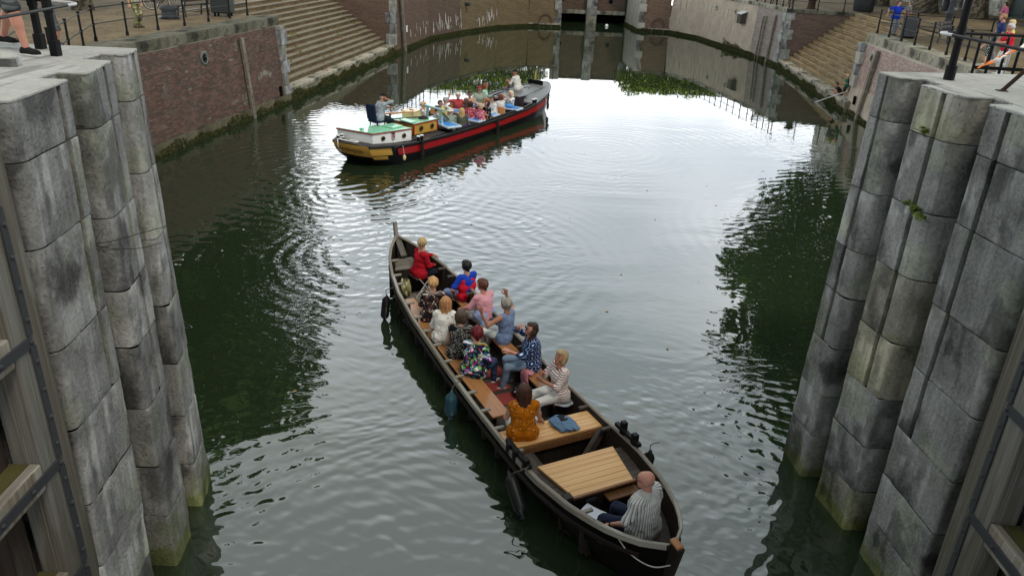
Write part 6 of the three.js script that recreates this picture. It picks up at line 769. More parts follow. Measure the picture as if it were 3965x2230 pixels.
function person(label, pos, turn, o) {
  const k = o.h ?? 1, fat = o.fat ?? 1, t = thing('person', label, 'person', pos, turn, o.group), cell = o.cell ?? 0.014, l = o.lean ?? 0.08, tw = o.twist ?? 0, sit = o.sit ?? 0.42, stand = o.sit === false;
  const hip = V(0, stand ? 0.86 : 0.095, 0), up = V(Math.sin(o.tilt ?? 0), Math.cos(l), Math.sin(l)).normalize(), X = V(Math.cos(tw), 0, -Math.sin(tw)), A = (p) => [p.x, p.y, p.z], on = (q, x = 0, z = 0) => hip.clone().addScaledVector(up, q).addScaledVector(X, x).add(V(0, 0, z));
  const neck = on(0.475), sw = 0.16 * (o.wide ?? 1), sh = { L: on(0.42, sw), R: on(0.42, -sw) }, up2 = up.clone().lerp(V(0, 1, 0), 0.55).normalize(), head = neck.clone().addScaledVector(up2, 0.145).add(V(Math.sin(tw) * 0.025, 0, 0.03));
  const arm = {}; for (const s of ['L', 'R']) { const g = s === 'L' ? 1 : -1, tgt = o['hand' + s] ?? (stand ? [g * 0.26, 0.8, 0.06] : [g * 0.1, 0.2, 0.3]); arm[s] = ik(sh[s], tgt, 0.27, 0.235, o['elbow' + s] ?? [g * 0.6, -0.7, -0.5]); }
  const leg = {}; for (const s of ['L', 'R']) { const g = s === 'L' ? 1 : -1, H = V(g * 0.085, hip.y - 0.01, 0.02), tgt = o['foot' + s] ?? (stand ? [g * 0.1, 0.075, 0.02] : [g * 0.12, 0.075 - sit, 0.4]); const [K, E] = ik(H, tgt, 0.41, 0.4, stand ? [0, 0, 1] : o.knee ?? [g * 0.15, 1, 0.6]); leg[s] = [H, K, E]; }
  const torso = (i, f = fat) => [[A(on(0.0, -0.07)), A(on(0.0, 0.07)), 0.118 * f + i, 0.118 * f + i], [A(on(0.15, -0.045)), A(on(0.15, 0.045)), 0.105 * f + i, 0.105 * f + i], [A(on(0.0, 0, 0)), A(on(0.3)), 0.115 * f + i, 0.11 * f + i], [A(on(0.3, -0.065, 0.01)), A(on(0.3, 0.065, 0.01)), 0.1 * f + i, 0.1 * f + i], [A(on(0.27, -0.06, o.male ? 0.02 : 0.06)), A(on(0.27, 0.06, o.male ? 0.02 : 0.06)), 0.07 * f + i, 0.07 * f + i], [A(on(0.405, -sw * 0.82)), A(on(0.405, sw * 0.82)), 0.058 + i, 0.058 + i]];
  const skin = [...torso(-0.006), [A(on(0.43)), A(neck.clone().addScaledVector(up2, 0.07)), 0.055, 0.05]];
  for (const s of ['L', 'R']) { const [e, w] = arm[s]; skin.push([A(sh[s]), A(e), 0.05, 0.038], [A(e), A(w), 0.039, 0.026]); const [H, K, E] = leg[s]; skin.push([A(H), A(K), 0.088 * fat, 0.056], [A(K), A(E), 0.053, 0.034], [A(K.clone().lerp(E, 0.1)), A(K.clone().lerp(E, 0.45)), 0.048, 0.05]); const hd = V(0, 0, 1).applyAxisAngle(V(0, 1, 0), o.toe ?? (s === 'L' ? 0.15 : -0.15)); leg[s].push(E.clone().add(V(0, -0.04, -0.03)), E.clone().add(V(hd.x * 0.14, -0.05, hd.z * 0.14))); skin.push([A(leg[s][3]), A(leg[s][4]), 0.034, 0.03]); }
  const gs = [addColor(meshField(skin, cell, 0.03), () => [1, 1, 1])];
  const hm = new THREE.Matrix4().makeRotationFromEuler(new THREE.Euler(-(o.pitch ?? 0), o.yaw ?? 0, o.roll ?? 0, 'YXZ')); hm.scale(V(1.0, 1.0, 1.0)); hm.setPosition(head); gs.push(HEAD.clone().applyMatrix4(hm));
  for (const s of ['L', 'R']) { const [e, w] = arm[s], y = w.clone().sub(e).normalize().add(V(...(o['wrist' + s] ?? [0, 0, 0]))).normalize(), n = V(...(o['palm' + s] ?? [0, -0.8, -0.3])); n.addScaledVector(y, -n.dot(y)).normalize(); const x = y.clone().cross(n), m = new THREE.Matrix4().makeBasis(x, y, n); m.setPosition(w); gs.push(HANDS[(o['grip' + s] ?? 'relaxed') + (s === 'L' ? '' : 'M')].clone().applyMatrix4(m)); }
  const skinG = merge(gs.map((g) => { g.deleteAttribute('uv'); return g; })), parts = [['body', skinG, skinMat(o.skin ?? FAIR)]];
  const dress = (g, amp, sc) => { const p = g.attributes.position, n = g.attributes.normal, uv = new Float32Array(p.count * 2); for (let i = 0; i < p.count; i++) { const x = p.getX(i), y = p.getY(i), z = p.getZ(i), f = ((fbm(x * sc + 20, y * sc * 0.8 + z * sc * 0.5, 4, 2) - 0.5) * 2 + 0.8 * (noise((x + z) * sc * 0.6, y * sc * 2 + 9, 3) - 0.5)) * amp; p.setXYZ(i, x + n.getX(i) * f, y + n.getY(i) * f, z + n.getZ(i) * f); uv[i * 2] = Math.atan2(x, -z - 0.001) * 0.16; uv[i * 2 + 1] = y + z * 0.25; } g.setAttribute('uv', new THREE.BufferAttribute(uv, 2)); g.computeVertexNormals(); return g; };
  const cut = (a, b, f) => A(a.clone().lerp(b, f));
  if (o.top) { const sl = o.sleeve ?? 0.5, b = torso(0.013 + (o.loose ?? 0)); if (o.hem) b.push([A(on(-0.03, -0.09, 0.0)), A(on(-0.03, 0.09, 0.0)), 0.125 * fat + 0.02, 0.125 * fat + 0.02]); for (const s of ['L', 'R']) { const [e, w] = arm[s]; if (sl > 0) b.push([A(sh[s]), cut(sh[s], e, Math.min(1, sl / 0.55)), 0.062, 0.056]); if (sl > 0.55) b.push([A(e), cut(e, w, (sl - 0.55) / 0.45), 0.054, 0.042]); } if (o.collar) b.push([A(on(0.45)), A(on(0.465, 0, 0.0)), 0.066, 0.064]); parts.push(['shirt', dress(meshField(b, cell, 0.035), 0.013, 15), fab(o.top)]); }
  if (o.vest) parts.push(['waistcoat', dress(meshField([[A(on(0.0, -0.1, -0.02)), A(on(0.02, 0.1, -0.02)), 0.12, 0.12], [A(on(0.2, -0.1, -0.01)), A(on(0.2, 0.1, -0.01)), 0.115, 0.115], [A(on(0.33, -0.09, -0.01)), A(on(0.33, 0.09, -0.01)), 0.09, 0.09]], cell, 0.04), 0.008, 9), fab(o.vest)]);
  if (o.waist) parts.push(['tied_shirt', dress(meshField([[A(on(0.05, -0.1, 0)), A(on(0.05, 0.1, 0)), 0.128 * fat, 0.128 * fat], [A(on(0.0, -0.1, -0.06)), [-0.13, -0.06, -0.14], 0.08, 0.07], [A(on(0.0, 0.1, -0.06)), [0.13, -0.06, -0.14], 0.08, 0.07], [[-0.1, 0.0, -0.14], [0.1, 0, -0.14], 0.06, 0.06]], cell, 0.04), 0.012, 14), fab(o.waist)]);
  if (o.bottom) { const bl = o.len ?? 0.96, b = [[A(on(-0.0, -0.08)), A(on(-0.0, 0.08)), 0.122 * fat + 0.004, 0.122 * fat + 0.004], [A(on(0.06, -0.06)), A(on(0.06, 0.06)), 0.112 * fat, 0.112 * fat]]; for (const s of ['L', 'R']) { const [H, K, E] = leg[s]; b.push([A(H), cut(H, K, Math.min(1, bl / 0.5)), 0.097 * fat, bl < 0.5 ? 0.085 : 0.068]); if (bl > 0.5) b.push([A(K), cut(K, E, (bl - 0.5) / 0.5), 0.067, o.flare ?? 0.05]); } parts.push([o.skirt ? 'skirt' : 'trousers', dress(meshField(b, cell, 0.025), 0.011, 15), fab(o.bottom)]); }
  for (const s of ['L', 'R']) if (o.shoe !== null) { const [, , E, h, q] = leg[s], g = meshField([[A(h.clone().add(V(0, 0.005, 0))), A(q), 0.045, 0.04], [A(E.clone().add(V(0, -0.02, -0.01))), A(h), 0.042, 0.044]], Math.min(cell, 0.012), 0.02), bb = h.y - 0.038; const pp = g.attributes.position; for (let i = 0; i < pp.count; i++) if (pp.getY(i) < bb) pp.setY(i, bb); g.computeVertexNormals(); parts.push(['shoe', g, fab(o.shoe ?? [0.5, 0.5, 0.48])]); if (o.sole) parts.push(['shoe_sole', meshField([[[h.x, bb + 0.012, h.z - 0.012], [q.x, bb + 0.012, q.z + 0.004], 0.047, 0.043]], 0.01, 0.01, (x, y, z, f) => Math.max(f, Math.abs(y - bb - 0.01) - 0.014)), fab(SNEAK)]); }
  if (o.hair) parts.push(['hair', HAIR[o.hair].clone().applyMatrix4(hm), hairMat(o.hairC)]);
  const onHead = (g) => g.applyMatrix4(hm);
  if (o.glasses) { const fr = []; for (const s of [-1, 1]) { fr.push(o.glasses === 'sun' ? new THREE.SphereGeometry(0.023, 14, 10).scale(1.15, 0.85, 0.25).translate(s * 0.032, 0.013, 0.098) : new THREE.TorusGeometry(0.02, 0.0028, 6, 16).translate(s * 0.031, 0.012, 0.098), rod([s * 0.05, 0.016, 0.092], [s * 0.08, 0.014, -0.005], 0.0028, 0.0028, 6)); } fr.push(rod([-0.012, 0.016, 0.104], [0.012, 0.016, 0.104], 0.0028, 0.0028, 6)); parts.push([o.glasses === 'sun' ? 'sunglasses' : 'glasses', onHead(merge(fr)), std(0.01, 0.009, 0.009, 0.15)]); }
  if (o.cap) { const c = [new THREE.SphereGeometry(0.099, 24, 12, 0, 7, 0, 1.5).scale(1, 0.9, 1.12).translate(0, 0.045, -0.014)]; if (o.cap === 'sun') c.push(new THREE.CylinderGeometry(0.1, 0.15, 0.035, 26, 1, true).scale(1, 1, 1.1).translate(0, 0.035, -0.01)); else c.push(tr(new THREE.CylinderGeometry(0.085, 0.085, 0.008, 20, 1, false, -1.3, 2.6).scale(1, 1, 1.1), 0, 0.058, 0.045, 0.18)); parts.push([o.cap === 'sun' ? 'sun_hat' : 'cap', onHead(merge(c)), Object.assign(fab(o.capC ?? [0.012, 0.012, 0.014]).clone(), { side: THREE.DoubleSide })]); }
  if (o.watch) { const [e, w] = arm[o.watch], d = w.clone().sub(e).normalize(); parts.push(['wristwatch', rod(A(w.clone().addScaledVector(d, -0.025)), A(w.clone().addScaledVector(d, -0.005)), 0.032, 0.031, 14), BLACK]); }
  for (const [n, g, m] of parts) { if (k !== 1) g.scale(k, k, k); part(t, n, g, m); }
  return t;
}
// printed cloth
const print = (bg, draw, w, h = w, px = 256) => std(1, 1, 1, 0.92, { map: sized(canvasTex(px, px, (c) => { c.fillStyle = bg; c.fillRect(0, 0, px, px); draw(c, px); }), w, h) });
const wrap = (c, px, fn) => { for (const dx of [-px, 0, px]) for (const dy of [-px, 0, px]) { c.save(); c.translate(dx, dy); fn(c); c.restore(); } };
const flowers = (cols, n, lo, hi, seed, leaf) => (c, px) => { const r = rng(seed); for (let i = 0; i < n; i++) { const x = r() * px, y = r() * px, s = lo + (hi - lo) * r(), a0 = r() * 6, col = cols[Math.floor(r() * cols.length)], lf = leaf && r() < 0.45; wrap(c, px, () => { c.fillStyle = col; if (lf) { c.save(); c.translate(x, y); c.rotate(a0); c.beginPath(); c.ellipse(0, 0, s * 1.5, s * 0.4, 0, 0, 7); c.fill(); c.restore(); } else for (let k = 0; k < 5; k++) { c.beginPath(); c.ellipse(x + Math.cos(a0 + k * 1.257) * s * 0.55, y + Math.sin(a0 + k * 1.257) * s * 0.55, s * 0.5, s * 0.38, a0 + k * 1.257, 0, 7); c.fill(); } }); } };
const P_BROWN = print('#1f1719', (c, px) => { flowers(['#a99a93', '#8f3f22', '#cfc4bb', '#4d3a38'], 34, 8, 15, 3)(c, px); const r = rng(6); c.strokeStyle = '#8d7d76'; c.lineWidth = 3; for (let i = 0; i < 22; i++) c.strokeRect(r() * px, r() * px, 12 + r() * 16, 12 + r() * 16); }, 0.34);
const P_DOTS = print('#d8d6d0', (c, px) => { const r = rng(8); c.fillStyle = '#17161a'; for (let i = 0; i < 9; i++) for (let j = 0; j < 9; j++) { c.beginPath(); c.ellipse((i + 0.5 * (j % 2) + 0.3 * r()) * px / 9 + 8, (j + 0.5) * px / 9, 5.5, 4.2, r() * 3, 0, 7); c.fill(); } }, 0.34);
const P_LEO = print('#141416', (c, px) => { const r = rng(12); for (let i = 0; i < 190; i++) { c.fillStyle = i % 5 ? '#b9b8b3' : '#6d6c69'; const x = r() * px, y = r() * px, a = r() * 3; wrap(c, px, () => { c.beginPath(); c.ellipse(x, y, 6.5, 3, a, 0, 7); c.fill(); }); } }, 0.3);
const P_FLORAL = print('#23233a', flowers(['#dfe3ea', '#b63a86', '#2f9a6a', '#6b55b4', '#1f6f4c', '#e6d8ea', '#2d83a8', '#c8512f', '#7fb84a', '#10192b'], 150, 8, 20, 17, true), 0.4);
const P_NAVY = print('#131f45', (c, px) => { c.lineWidth = 4; const s = px / 4; for (let i = 0; i < 5; i++) for (let j = 0; j < 5; j++) { const x = i * s, y = j * s; c.strokeStyle = '#8fa6c9'; c.beginPath(); c.arc(x, y, s * 0.52, 0, 7); c.stroke(); c.fillStyle = '#4d6aa0'; c.beginPath(); c.arc(x, y, s * 0.24, 0, 7); c.fill(); c.fillStyle = '#e4e7ee'; c.beginPath(); c.arc(x, y, s * 0.11, 0, 7); c.fill(); } }, 0.36);
const P_STRIPE = print('#d9d3cf', (c, px) => { for (let i = 0; i < 8; i++) { c.fillStyle = i % 2 ? '#8e1f2c' : '#2a1a24'; c.fillRect(0, i * 32 + 6, px, 10); } }, 0.4, 0.24);
const P_MUST = print('#a86009', (c, px) => { flowers(['#2d1a10', '#d9b9a0'], 26, 5, 8, 22)(c, px); flowers(['#221410'], 26, 3, 5, 25)(c, px); }, 0.3);
const P_SHIRT = print('#cfcfca', (c, px) => { for (let i = 0; i < 8; i++) { c.fillStyle = '#3e4450'; c.fillRect(i * 32 + 4, 0, 6, px); c.fillRect(i * 32 + 15, 0, 3, px); } }, 0.2, 0.4), P_YOKE = null;
const P_SAIL = print('#b9bfc6', (c, px) => { for (let i = 0; i < 8; i++) { c.fillStyle = '#1d2c44'; c.fillRect(0, i * 32 + 4, px, 14); } }, 0.4, 0.3);
const P_PINKF = print('#8e2334', flowers(['#e3b8bb', '#c9707c', '#5f1724', '#d99aa2'], 60, 9, 18, 31), 0.3), P_PINKF2 = print('#b8506a', flowers(['#e9cfd2', '#7d2038', '#d58b9c'], 60, 8, 15, 32), 0.3), P_BLACKF = print('#121014', flowers(['#9c8f90', '#4b3c44', '#c9c0bd'], 30, 8, 15, 33), 0.3), P_CAMO = print('#3e4344', (c, px) => { const r = rng(41); for (let i = 0; i < 60; i++) { c.fillStyle = ['#8b9092', '#23282a', '#606668', '#a5a9a8'][i % 4]; const x = r() * px, y = r() * px, a = (r() - 0.5) * 0.8, w = 14 + 26 * r(); wrap(c, px, () => { c.beginPath(); c.ellipse(x, y, w, 4 + w * 0.18, a, 0, 7); c.fill(); }); } }, 0.45), P_CAMO2 = print('#6a6a4b', (c, px) => { const r = rng(43); for (let i = 0; i < 70; i++) { c.fillStyle = ['#9a9570', '#3e3f2c', '#7b7a55', '#b3ac86'][i % 4]; const x = r() * px, y = r() * px; wrap(c, px, () => { c.beginPath(); c.ellipse(x, y, 8 + 14 * r(), 6 + 6 * r(), r() * 3, 0, 7); c.fill(); }); } }, 0.5), P_POLKA = print('#101013', (c, px) => { c.fillStyle = '#dcdcda'; for (let i = 0; i < 5; i++) for (let j = 0; j < 5; j++) { c.beginPath(); c.arc((i + 0.5 * (j % 2)) * px / 5 + 12, (j + 0.5) * px / 5, 14, 0, 7); c.fill(); } }, 0.36), P_PALE = print('#bdbcb4', flowers(['#55565c', '#8d8d90'], 60, 4, 8, 36), 0.2), P_HAT = print('#cfc8bd', flowers(['#8a7d76', '#b09f94'], 30, 6, 12, 38), 0.25);
const BROWNH = [0.07, 0.04, 0.025];
const JEANS = [0.035, 0.06, 0.115], JEANS_L = [0.17, 0.24, 0.34], JEANS_D = [0.018, 0.025, 0.05], WHITE_T = [0.62, 0.62, 0.6], SNEAK = [0.55, 0.55, 0.53];
const sitOn = (B, p, phi) => [place(B, p), B.turn + phi * DEG];
{ // the women and the helmsman in the open boat
  const G = (label, p, phi, o) => { const [q, a] = sitOn(B1, p, phi); return person(label, q, a, { cell: 0.0135, ...o }); };
  G('woman in red jumper with short blond hair on a chair in the bow', [0.1, 0.52, 1.12], 98, { sit: 0.42, lean: 0.12, yaw: 0.75, top: [0.36, 0.008, 0.018], sleeve: 0.88, hem: true, bottom: [0.016, 0.018, 0.03], hair: 'short', hairC: [0.42, 0.3, 0.15], handL: [0.12, 0.36, 0.42], wristL: [0, -0.9, 0.2], handR: [-0.06, 0.2, 0.34], gripR: 'fist', shoe: [0.02, 0.02, 0.02], footL: [0.14, -0.34, 0.42], footR: [-0.1, -0.34, 0.44] });
  G('woman with short blond hair in a dark brown floral blouse', [-0.3, 0.42, 3.0], 150, { lean: 0.16, yaw: 0.15, top: P_BROWN, sleeve: 0.9, hem: true, loose: 0.01, bottom: [0.03, 0.03, 0.035], hair: 'pixie', hairC: [0.5, 0.3, 0.13], shoe: [0.03, 0.03, 0.03], fat: 1.05 });
  G('woman with long strawberry blond hair in white dotted blouse', [-0.4, 0.42, 3.9], 150, { lean: 0.2, yaw: 0.3, top: P_DOTS, sleeve: 1, hem: true, loose: 0.018, bottom: JEANS_D, hair: 'long', hairC: [0.4, 0.2, 0.085], fat: 1.05 });
  G('woman with dark hair in black and white sleeveless top', [-0.34, 0.42, 4.5], 150, { lean: 0.16, yaw: 0.05, roll: 0.05, top: P_LEO, sleeve: 0.05, hem: true, loose: 0.01, bottom: [0.018, 0.022, 0.04], hair: 'bob', hairC: [0.07, 0.045, 0.03], shoe: [0.02, 0.02, 0.02], fat: 1.05 });
  G('woman with dark red hair in a colourful flower print top', [-0.36, 0.42, 5.15], 128, { lean: 0.14, yaw: 0.6, top: P_FLORAL, sleeve: 0.95, hem: true, loose: 0.012, bottom: JEANS, hair: 'pixie', hairC: [0.12, 0.006, 0.012], footL: [0.12, -0.33, 0.5], footR: [-0.16, -0.33, 0.46], handL: [0.08, 0.22, 0.32], handR: [-0.16, 0.12, 0.26], fat: 1.08, wide: 1.05 });
  G('black-haired woman in blue T-shirt with red waistcoat', [0.66, 0.42, 2.4], 192, { lean: 0.02, yaw: 0.1, top: [0.012, 0.05, 0.42], sleeve: 0.45, vest: [0.56, 0.012, 0.03], bottom: [0.2, 0.24, 0.42], hair: 'short', hairC: [0.012, 0.011, 0.012], handL: [0.22, 0.1, 0.12], elbowL: [1, -0.3, -0.3], shoe: [0.1, 0.08, 0.09], footL: [0.2, -0.33, 0.36], wide: 1.05 });
  G('woman in pink T-shirt with light blue shirt tied round waist', [0.62, 0.42, 3.42], 196, { lean: 0.16, yaw: 0.25, top: [0.6, 0.29, 0.34], sleeve: 0.5, waist: [0.26, 0.34, 0.55], bottom: P_PALE, hair: 'pixie', hairC: [0.1, 0.035, 0.022], handL: [0.26, 0.2, 0.38], handR: [0.1, 0.2, 0.4], fat: 1.18, wide: 1.06, collar: false, skin: RUDDY });
  G('grey-haired woman in blue tank top raising both hands', [0.66, 0.42, 4.28], 206, { lean: 0.02, yaw: -0.1, top: [0.15, 0.21, 0.35], sleeve: 0, hem: true, bottom: [0.55, 0.57, 0.55], hair: 'short', hairC: [0.26, 0.245, 0.21], skin: TAN, handL: [0.42, 0.6, 0.24], elbowL: [0.6, -1, 0.2], handR: [-0.3, 0.72, 0.26], elbowR: [-0.7, -1, 0], wristL: [0, 0.9, 0], wristR: [0, 0.9, 0], palmL: [-1, 0, 0], palmR: [1, 0, 0], gripL: 'spread', gripR: 'spread', footL: [0.1, -0.33, 0.48], footR: [-0.08, -0.33, 0.5], len: 0.93 });
  G('woman with dark curly hair in navy patterned top and sunglasses', [0.66, 0.42, 5.3], 250, { lean: 0.02, yaw: 0.12, pitch: 0.32, top: P_NAVY, sleeve: 0.72, hem: true, loose: 0.014, bottom: JEANS_L, hair: 'curly', hairC: [0.035, 0.018, 0.012], glasses: 'sun', handL: [0.18, 0.4, 0.4], handR: [-0.05, 0.74, 0.24], elbowR: [-0.8, -0.6, 0.2], palmR: [0, -0.6, -0.7], footL: [0.12, -0.33, 0.5], footR: [-0.12, -0.33, 0.36], fat: 1.12, wide: 1.04, skin: RUDDY });
  G('woman with blond grey bob in red striped white top', [0.6, 0.46, 6.38], 268, { lean: -0.02, yaw: 0.3, pitch: 0.3, top: P_STRIPE, sleeve: 0.62, hem: true, bottom: WHITE_T, hair: 'bob', hairC: [0.34, 0.25, 0.13], skin: TAN, handL: [0.06, 0.38, 0.32], handR: [-0.08, 0.46, 0.3], palmL: [-0.5, 0, -0.6], palmR: [0.5, 0, -0.6], footL: [0.06, -0.37, 0.42], footR: [-0.14, -0.37, 0.42] });
  G('woman with long dark brown hair in mustard yellow sleeveless blouse', [-0.46, 0.52, 7.2], 160, { sit: 0.48, lean: 0.06, yaw: 0.15, top: P_MUST, sleeve: 0.12, hem: true, loose: 0.012, bottom: WHITE_T, hair: 'long', hairC: [0.055, 0.022, 0.014], handL: [0.1, 0.36, 0.26], handR: [-0.3, 0.08, 0.3], footR: [-0.2, -0.4, 0.34], fat: 1.04, glasses: 'clear' });
  G('bald man with glasses in striped short-sleeved shirt at the stern', [0.06, 0.45, 9.52], 203, { male: true, h: 1.07, fat: 1.2, wide: 1.2, lean: 0.04, yaw: 0.35, top: P_SHIRT, sleeve: 0.52, hem: true, loose: 0.02, collar: true, bottom: JEANS_D, hair: 'rim', hairC: [0.36, 0.28, 0.23], skin: RUDDY, glasses: 'clear', handL: [0.3, 0.14, 0.26], gripL: 'fist', handR: [-0.36, 0.08, 0.12], elbowR: [-1, -0.4, -0.5], watch: 'L', footL: [0.22, -0.33, 0.4], footR: [-0.02, -0.33, 0.44], shoe: [0.02, 0.02, 0.02] });
}
{ // the party on the barge
  const G = (label, p, phi, o) => { const [q, a] = sitOn(B2, p, phi); return person(label, q, a, { cell: 0.02, ...o }); }, y = 0.47, BR = [0.06, 0.03, 0.02];
  G('woman with blond hair in white top resting her chin, barge', [0.78, y, 5.3], 305, { top: WHITE_T, sleeve: 0.45, bottom: JEANS_L, hair: 'pixie', hairC: [0.5, 0.36, 0.17], pitch: 0.3, handR: [-0.02, 0.5, 0.2], handL: [0.1, 0.44, 0.22] });
  G('woman with dark hair and glasses behind the turquoise frame, barge', [0.48, y, 6.05], 245, { top: [0.5, 0.42, 0.1], sleeve: 0.5, bottom: JEANS, hair: 'short', hairC: BR, glasses: 'clear' });
  G('grey-haired man in white shirt looking right, barge', [0.55, y, 6.48], 318, { male: true, h: 1.05, wide: 1.1, top: WHITE_T, sleeve: 0.55, bottom: [0.1, 0.1, 0.12], hair: 'short', hairC: [0.32, 0.31, 0.29], handR: [-0.1, 0.26, 0.46], handL: [0.2, 0.26, 0.4], pitch: 0.1 });
  G('dark-haired woman in pale grey T-shirt under turquoise frame, barge', [-0.05, y, 5.02], 330, { top: [0.38, 0.38, 0.4], sleeve: 0.45, bottom: [0.2, 0.3, 0.5], hair: 'short', hairC: [0.03, 0.022, 0.02] });
  G('man in sage polo shirt with patterned sun hat, barge', [-0.68, y, 5.02], 28, { male: true, wide: 1.15, fat: 1.15, top: [0.24, 0.29, 0.23], sleeve: 0.55, loose: 0.01, bottom: [0.1, 0.1, 0.09], hair: 'rim', hairC: [0.2, 0.18, 0.16], cap: 'sun', capC: P_HAT });
  G('white-haired woman in red shirt with arms raised, barge', [0.72, y, 7.72], 222, { h: 1.05, top: [0.36, 0.05, 0.055], sleeve: 0.75, collar: true, loose: 0.012, bottom: WHITE_T, hair: 'pixie', hairC: [0.62, 0.6, 0.52], handR: [-0.36, 0.72, 0.16], gripR: 'spread', wristR: [0, 0.8, 0], palmR: [0, 0, 1], handL: [0.36, 0.4, 0.22], elbowR: [-1, -0.4, 0], elbowL: [1, -0.5, 0] });
  G('woman with dark curly hair and sunglasses facing us, barge', [0.64, y, 8.48], 228, { top: [0.5, 0.3, 0.22], sleeve: 0.3, bottom: JEANS, hair: 'pixie', hairC: [0.03, 0.025, 0.022], glasses: 'sun', handR: [-0.06, 0.38, 0.26], handL: [0.16, 0.4, 0.28] });
  G('red-haired woman with sunglasses in sage green T-shirt, barge', [0.82, y, 9.55], 226, { h: 1.04, top: [0.26, 0.32, 0.26], sleeve: 0.6, bottom: JEANS_D, hair: 'pixie', hairC: [0.27, 0.02, 0.015], glasses: 'sun', handL: [0.2, 0.24, 0.34] });
  G('auburn-haired woman in mint sleeveless top looking right, barge', [1.1, y, 10.4], 288, { h: 1.04, top: [0.36, 0.62, 0.48], sleeve: 0.05, bottom: JEANS_D, hair: 'bob', hairC: [0.2, 0.06, 0.025], skin: TAN, handL: [0.22, 0.12, 0.1] });
  G('blond woman in olive top seen from behind, barge', [-1.05, y, 5.28], 35, { top: [0.075, 0.08, 0.06], sleeve: 0.6, bottom: [0.05, 0.025, 0.16], hair: 'long', hairC: [0.48, 0.33, 0.14], waist: [0.06, 0.03, 0.2] });
  G('dark-haired woman in red and white flowered blouse from behind, barge', [-0.58, y, 6.62], 30, { top: P_PINKF, sleeve: 0.7, loose: 0.01, bottom: WHITE_T, hair: 'bob', hairC: [0.035, 0.018, 0.014], fat: 1.1 });
  G('brown-haired woman half hidden behind the flowered blouse, barge', [-0.2, y, 6.98], 80, { top: [0.06, 0.05, 0.05], sleeve: 0.7, bottom: JEANS_D, hair: 'long', hairC: [0.09, 0.05, 0.03] });
  G('blond woman with sunglasses in pink flowered shirt, barge', [-1.08, y, 6.6], 165, { top: P_PINKF2, sleeve: 0.7, loose: 0.01, bottom: WHITE_T, hair: 'bob', hairC: [0.5, 0.32, 0.15], glasses: 'sun', handR: [-0.2, 0.24, 0.3] });
  G('man with dark hair and glasses in white shirt, barge', [-0.75, y, 8.15], 150, { male: true, wide: 1.08, top: WHITE_T, sleeve: 1, loose: 0.012, bottom: WHITE_T, hair: 'short', hairC: [0.03, 0.022, 0.02], glasses: 'clear' });
  G('woman with dark hair in black flowered top, arm bent up, barge', [-1.02, y, 7.24], 150, { top: P_BLACKF, sleeve: 0.4, loose: 0.01, bottom: JEANS, hair: 'bob', hairC: [0.025, 0.015, 0.018], skin: TAN, handR: [-0.06, 0.56, 0.3], handL: [0.14, 0.4, 0.36], pitch: 0.2 });
  G('woman with reddish brown bob in white blouse from behind, barge', [-0.75, y, 8.7], 68, { top: [0.58, 0.55, 0.56], sleeve: 0.8, loose: 0.012, bottom: JEANS_L, hair: 'bob', hairC: [0.12, 0.035, 0.022], handL: [0.1, 0.6, 0.3] });
  G('woman with long platinum hair holding up a phone, barge', [-0.66, y, 9.78], 158, { top: [0.62, 0.63, 0.66], sleeve: 0.45, bottom: JEANS_L, hair: 'long', hairC: [0.62, 0.52, 0.34], handL: [0.1, 0.62, 0.42], handR: [-0.08, 0.6, 0.42], wristL: [0, 0.6, 0], wristR: [0, 0.6, 0] });
  G('person in teal top bending forward under the fore deck, barge', [-0.1, y, 9.62], 322, { lean: 1.1, pitch: -0.5, top: [0.14, 0.4, 0.32], sleeve: 0.6, loose: 0.02, bottom: [0.02, 0.02, 0.025], hair: 'short', hairC: [0.02, 0.018, 0.018], handL: [0.1, 0.1, 0.6], handR: [-0.1, 0.1, 0.6], fat: 1.1 });
  G('man in white shirt and black cap sitting on the fore deck', [0.5, 0.86, 12.4], 92, { sit: 0.04, male: true, h: 1.06, wide: 1.15, fat: 1.1, lean: 0.3, yaw: 0.3, top: [0.55, 0.54, 0.5], sleeve: 0.55, hem: true, loose: 0.02, bottom: [0.14, 0.145, 0.13], len: 0.52, shoe: [0.16, 0.16, 0.16], cap: 'peak', hair: 'rim', hairC: [0.12, 0.1, 0.09], skin: TAN, footL: [0.16, 0.06, 0.5], footR: [-0.04, 0.06, 0.52], knee: [0, 1, 0.1], handL: [0.16, 0.34, 0.42], handR: [-0.0, 0.36, 0.42] });
  G('skipper with grey beard, black cap and striped shirt at tiller', [0.3, 1.26, 2.02], 330, { sit: 0.18, male: true, h: 1.06, wide: 1.15, fat: 1.2, lean: 0.3, twist: 0.1, yaw: -0.1, pitch: -0.15, top: P_SAIL, sleeve: 0.58, hem: true, loose: 0.015, bottom: [0.012, 0.02, 0.028], cap: 'peak', hair: 'rim', hairC: [0.4, 0.39, 0.37], skin: TAN, handR: [-0.06, 0.66, 0.26], elbowR: [-0.9, -0.6, 0.3], handL: [0.28, 0.3, 0.5], footL: [0.14, -0.42, 0.5], footR: [-0.14, -0.42, 0.52], shoe: [0.02, 0.02, 0.02] });
}
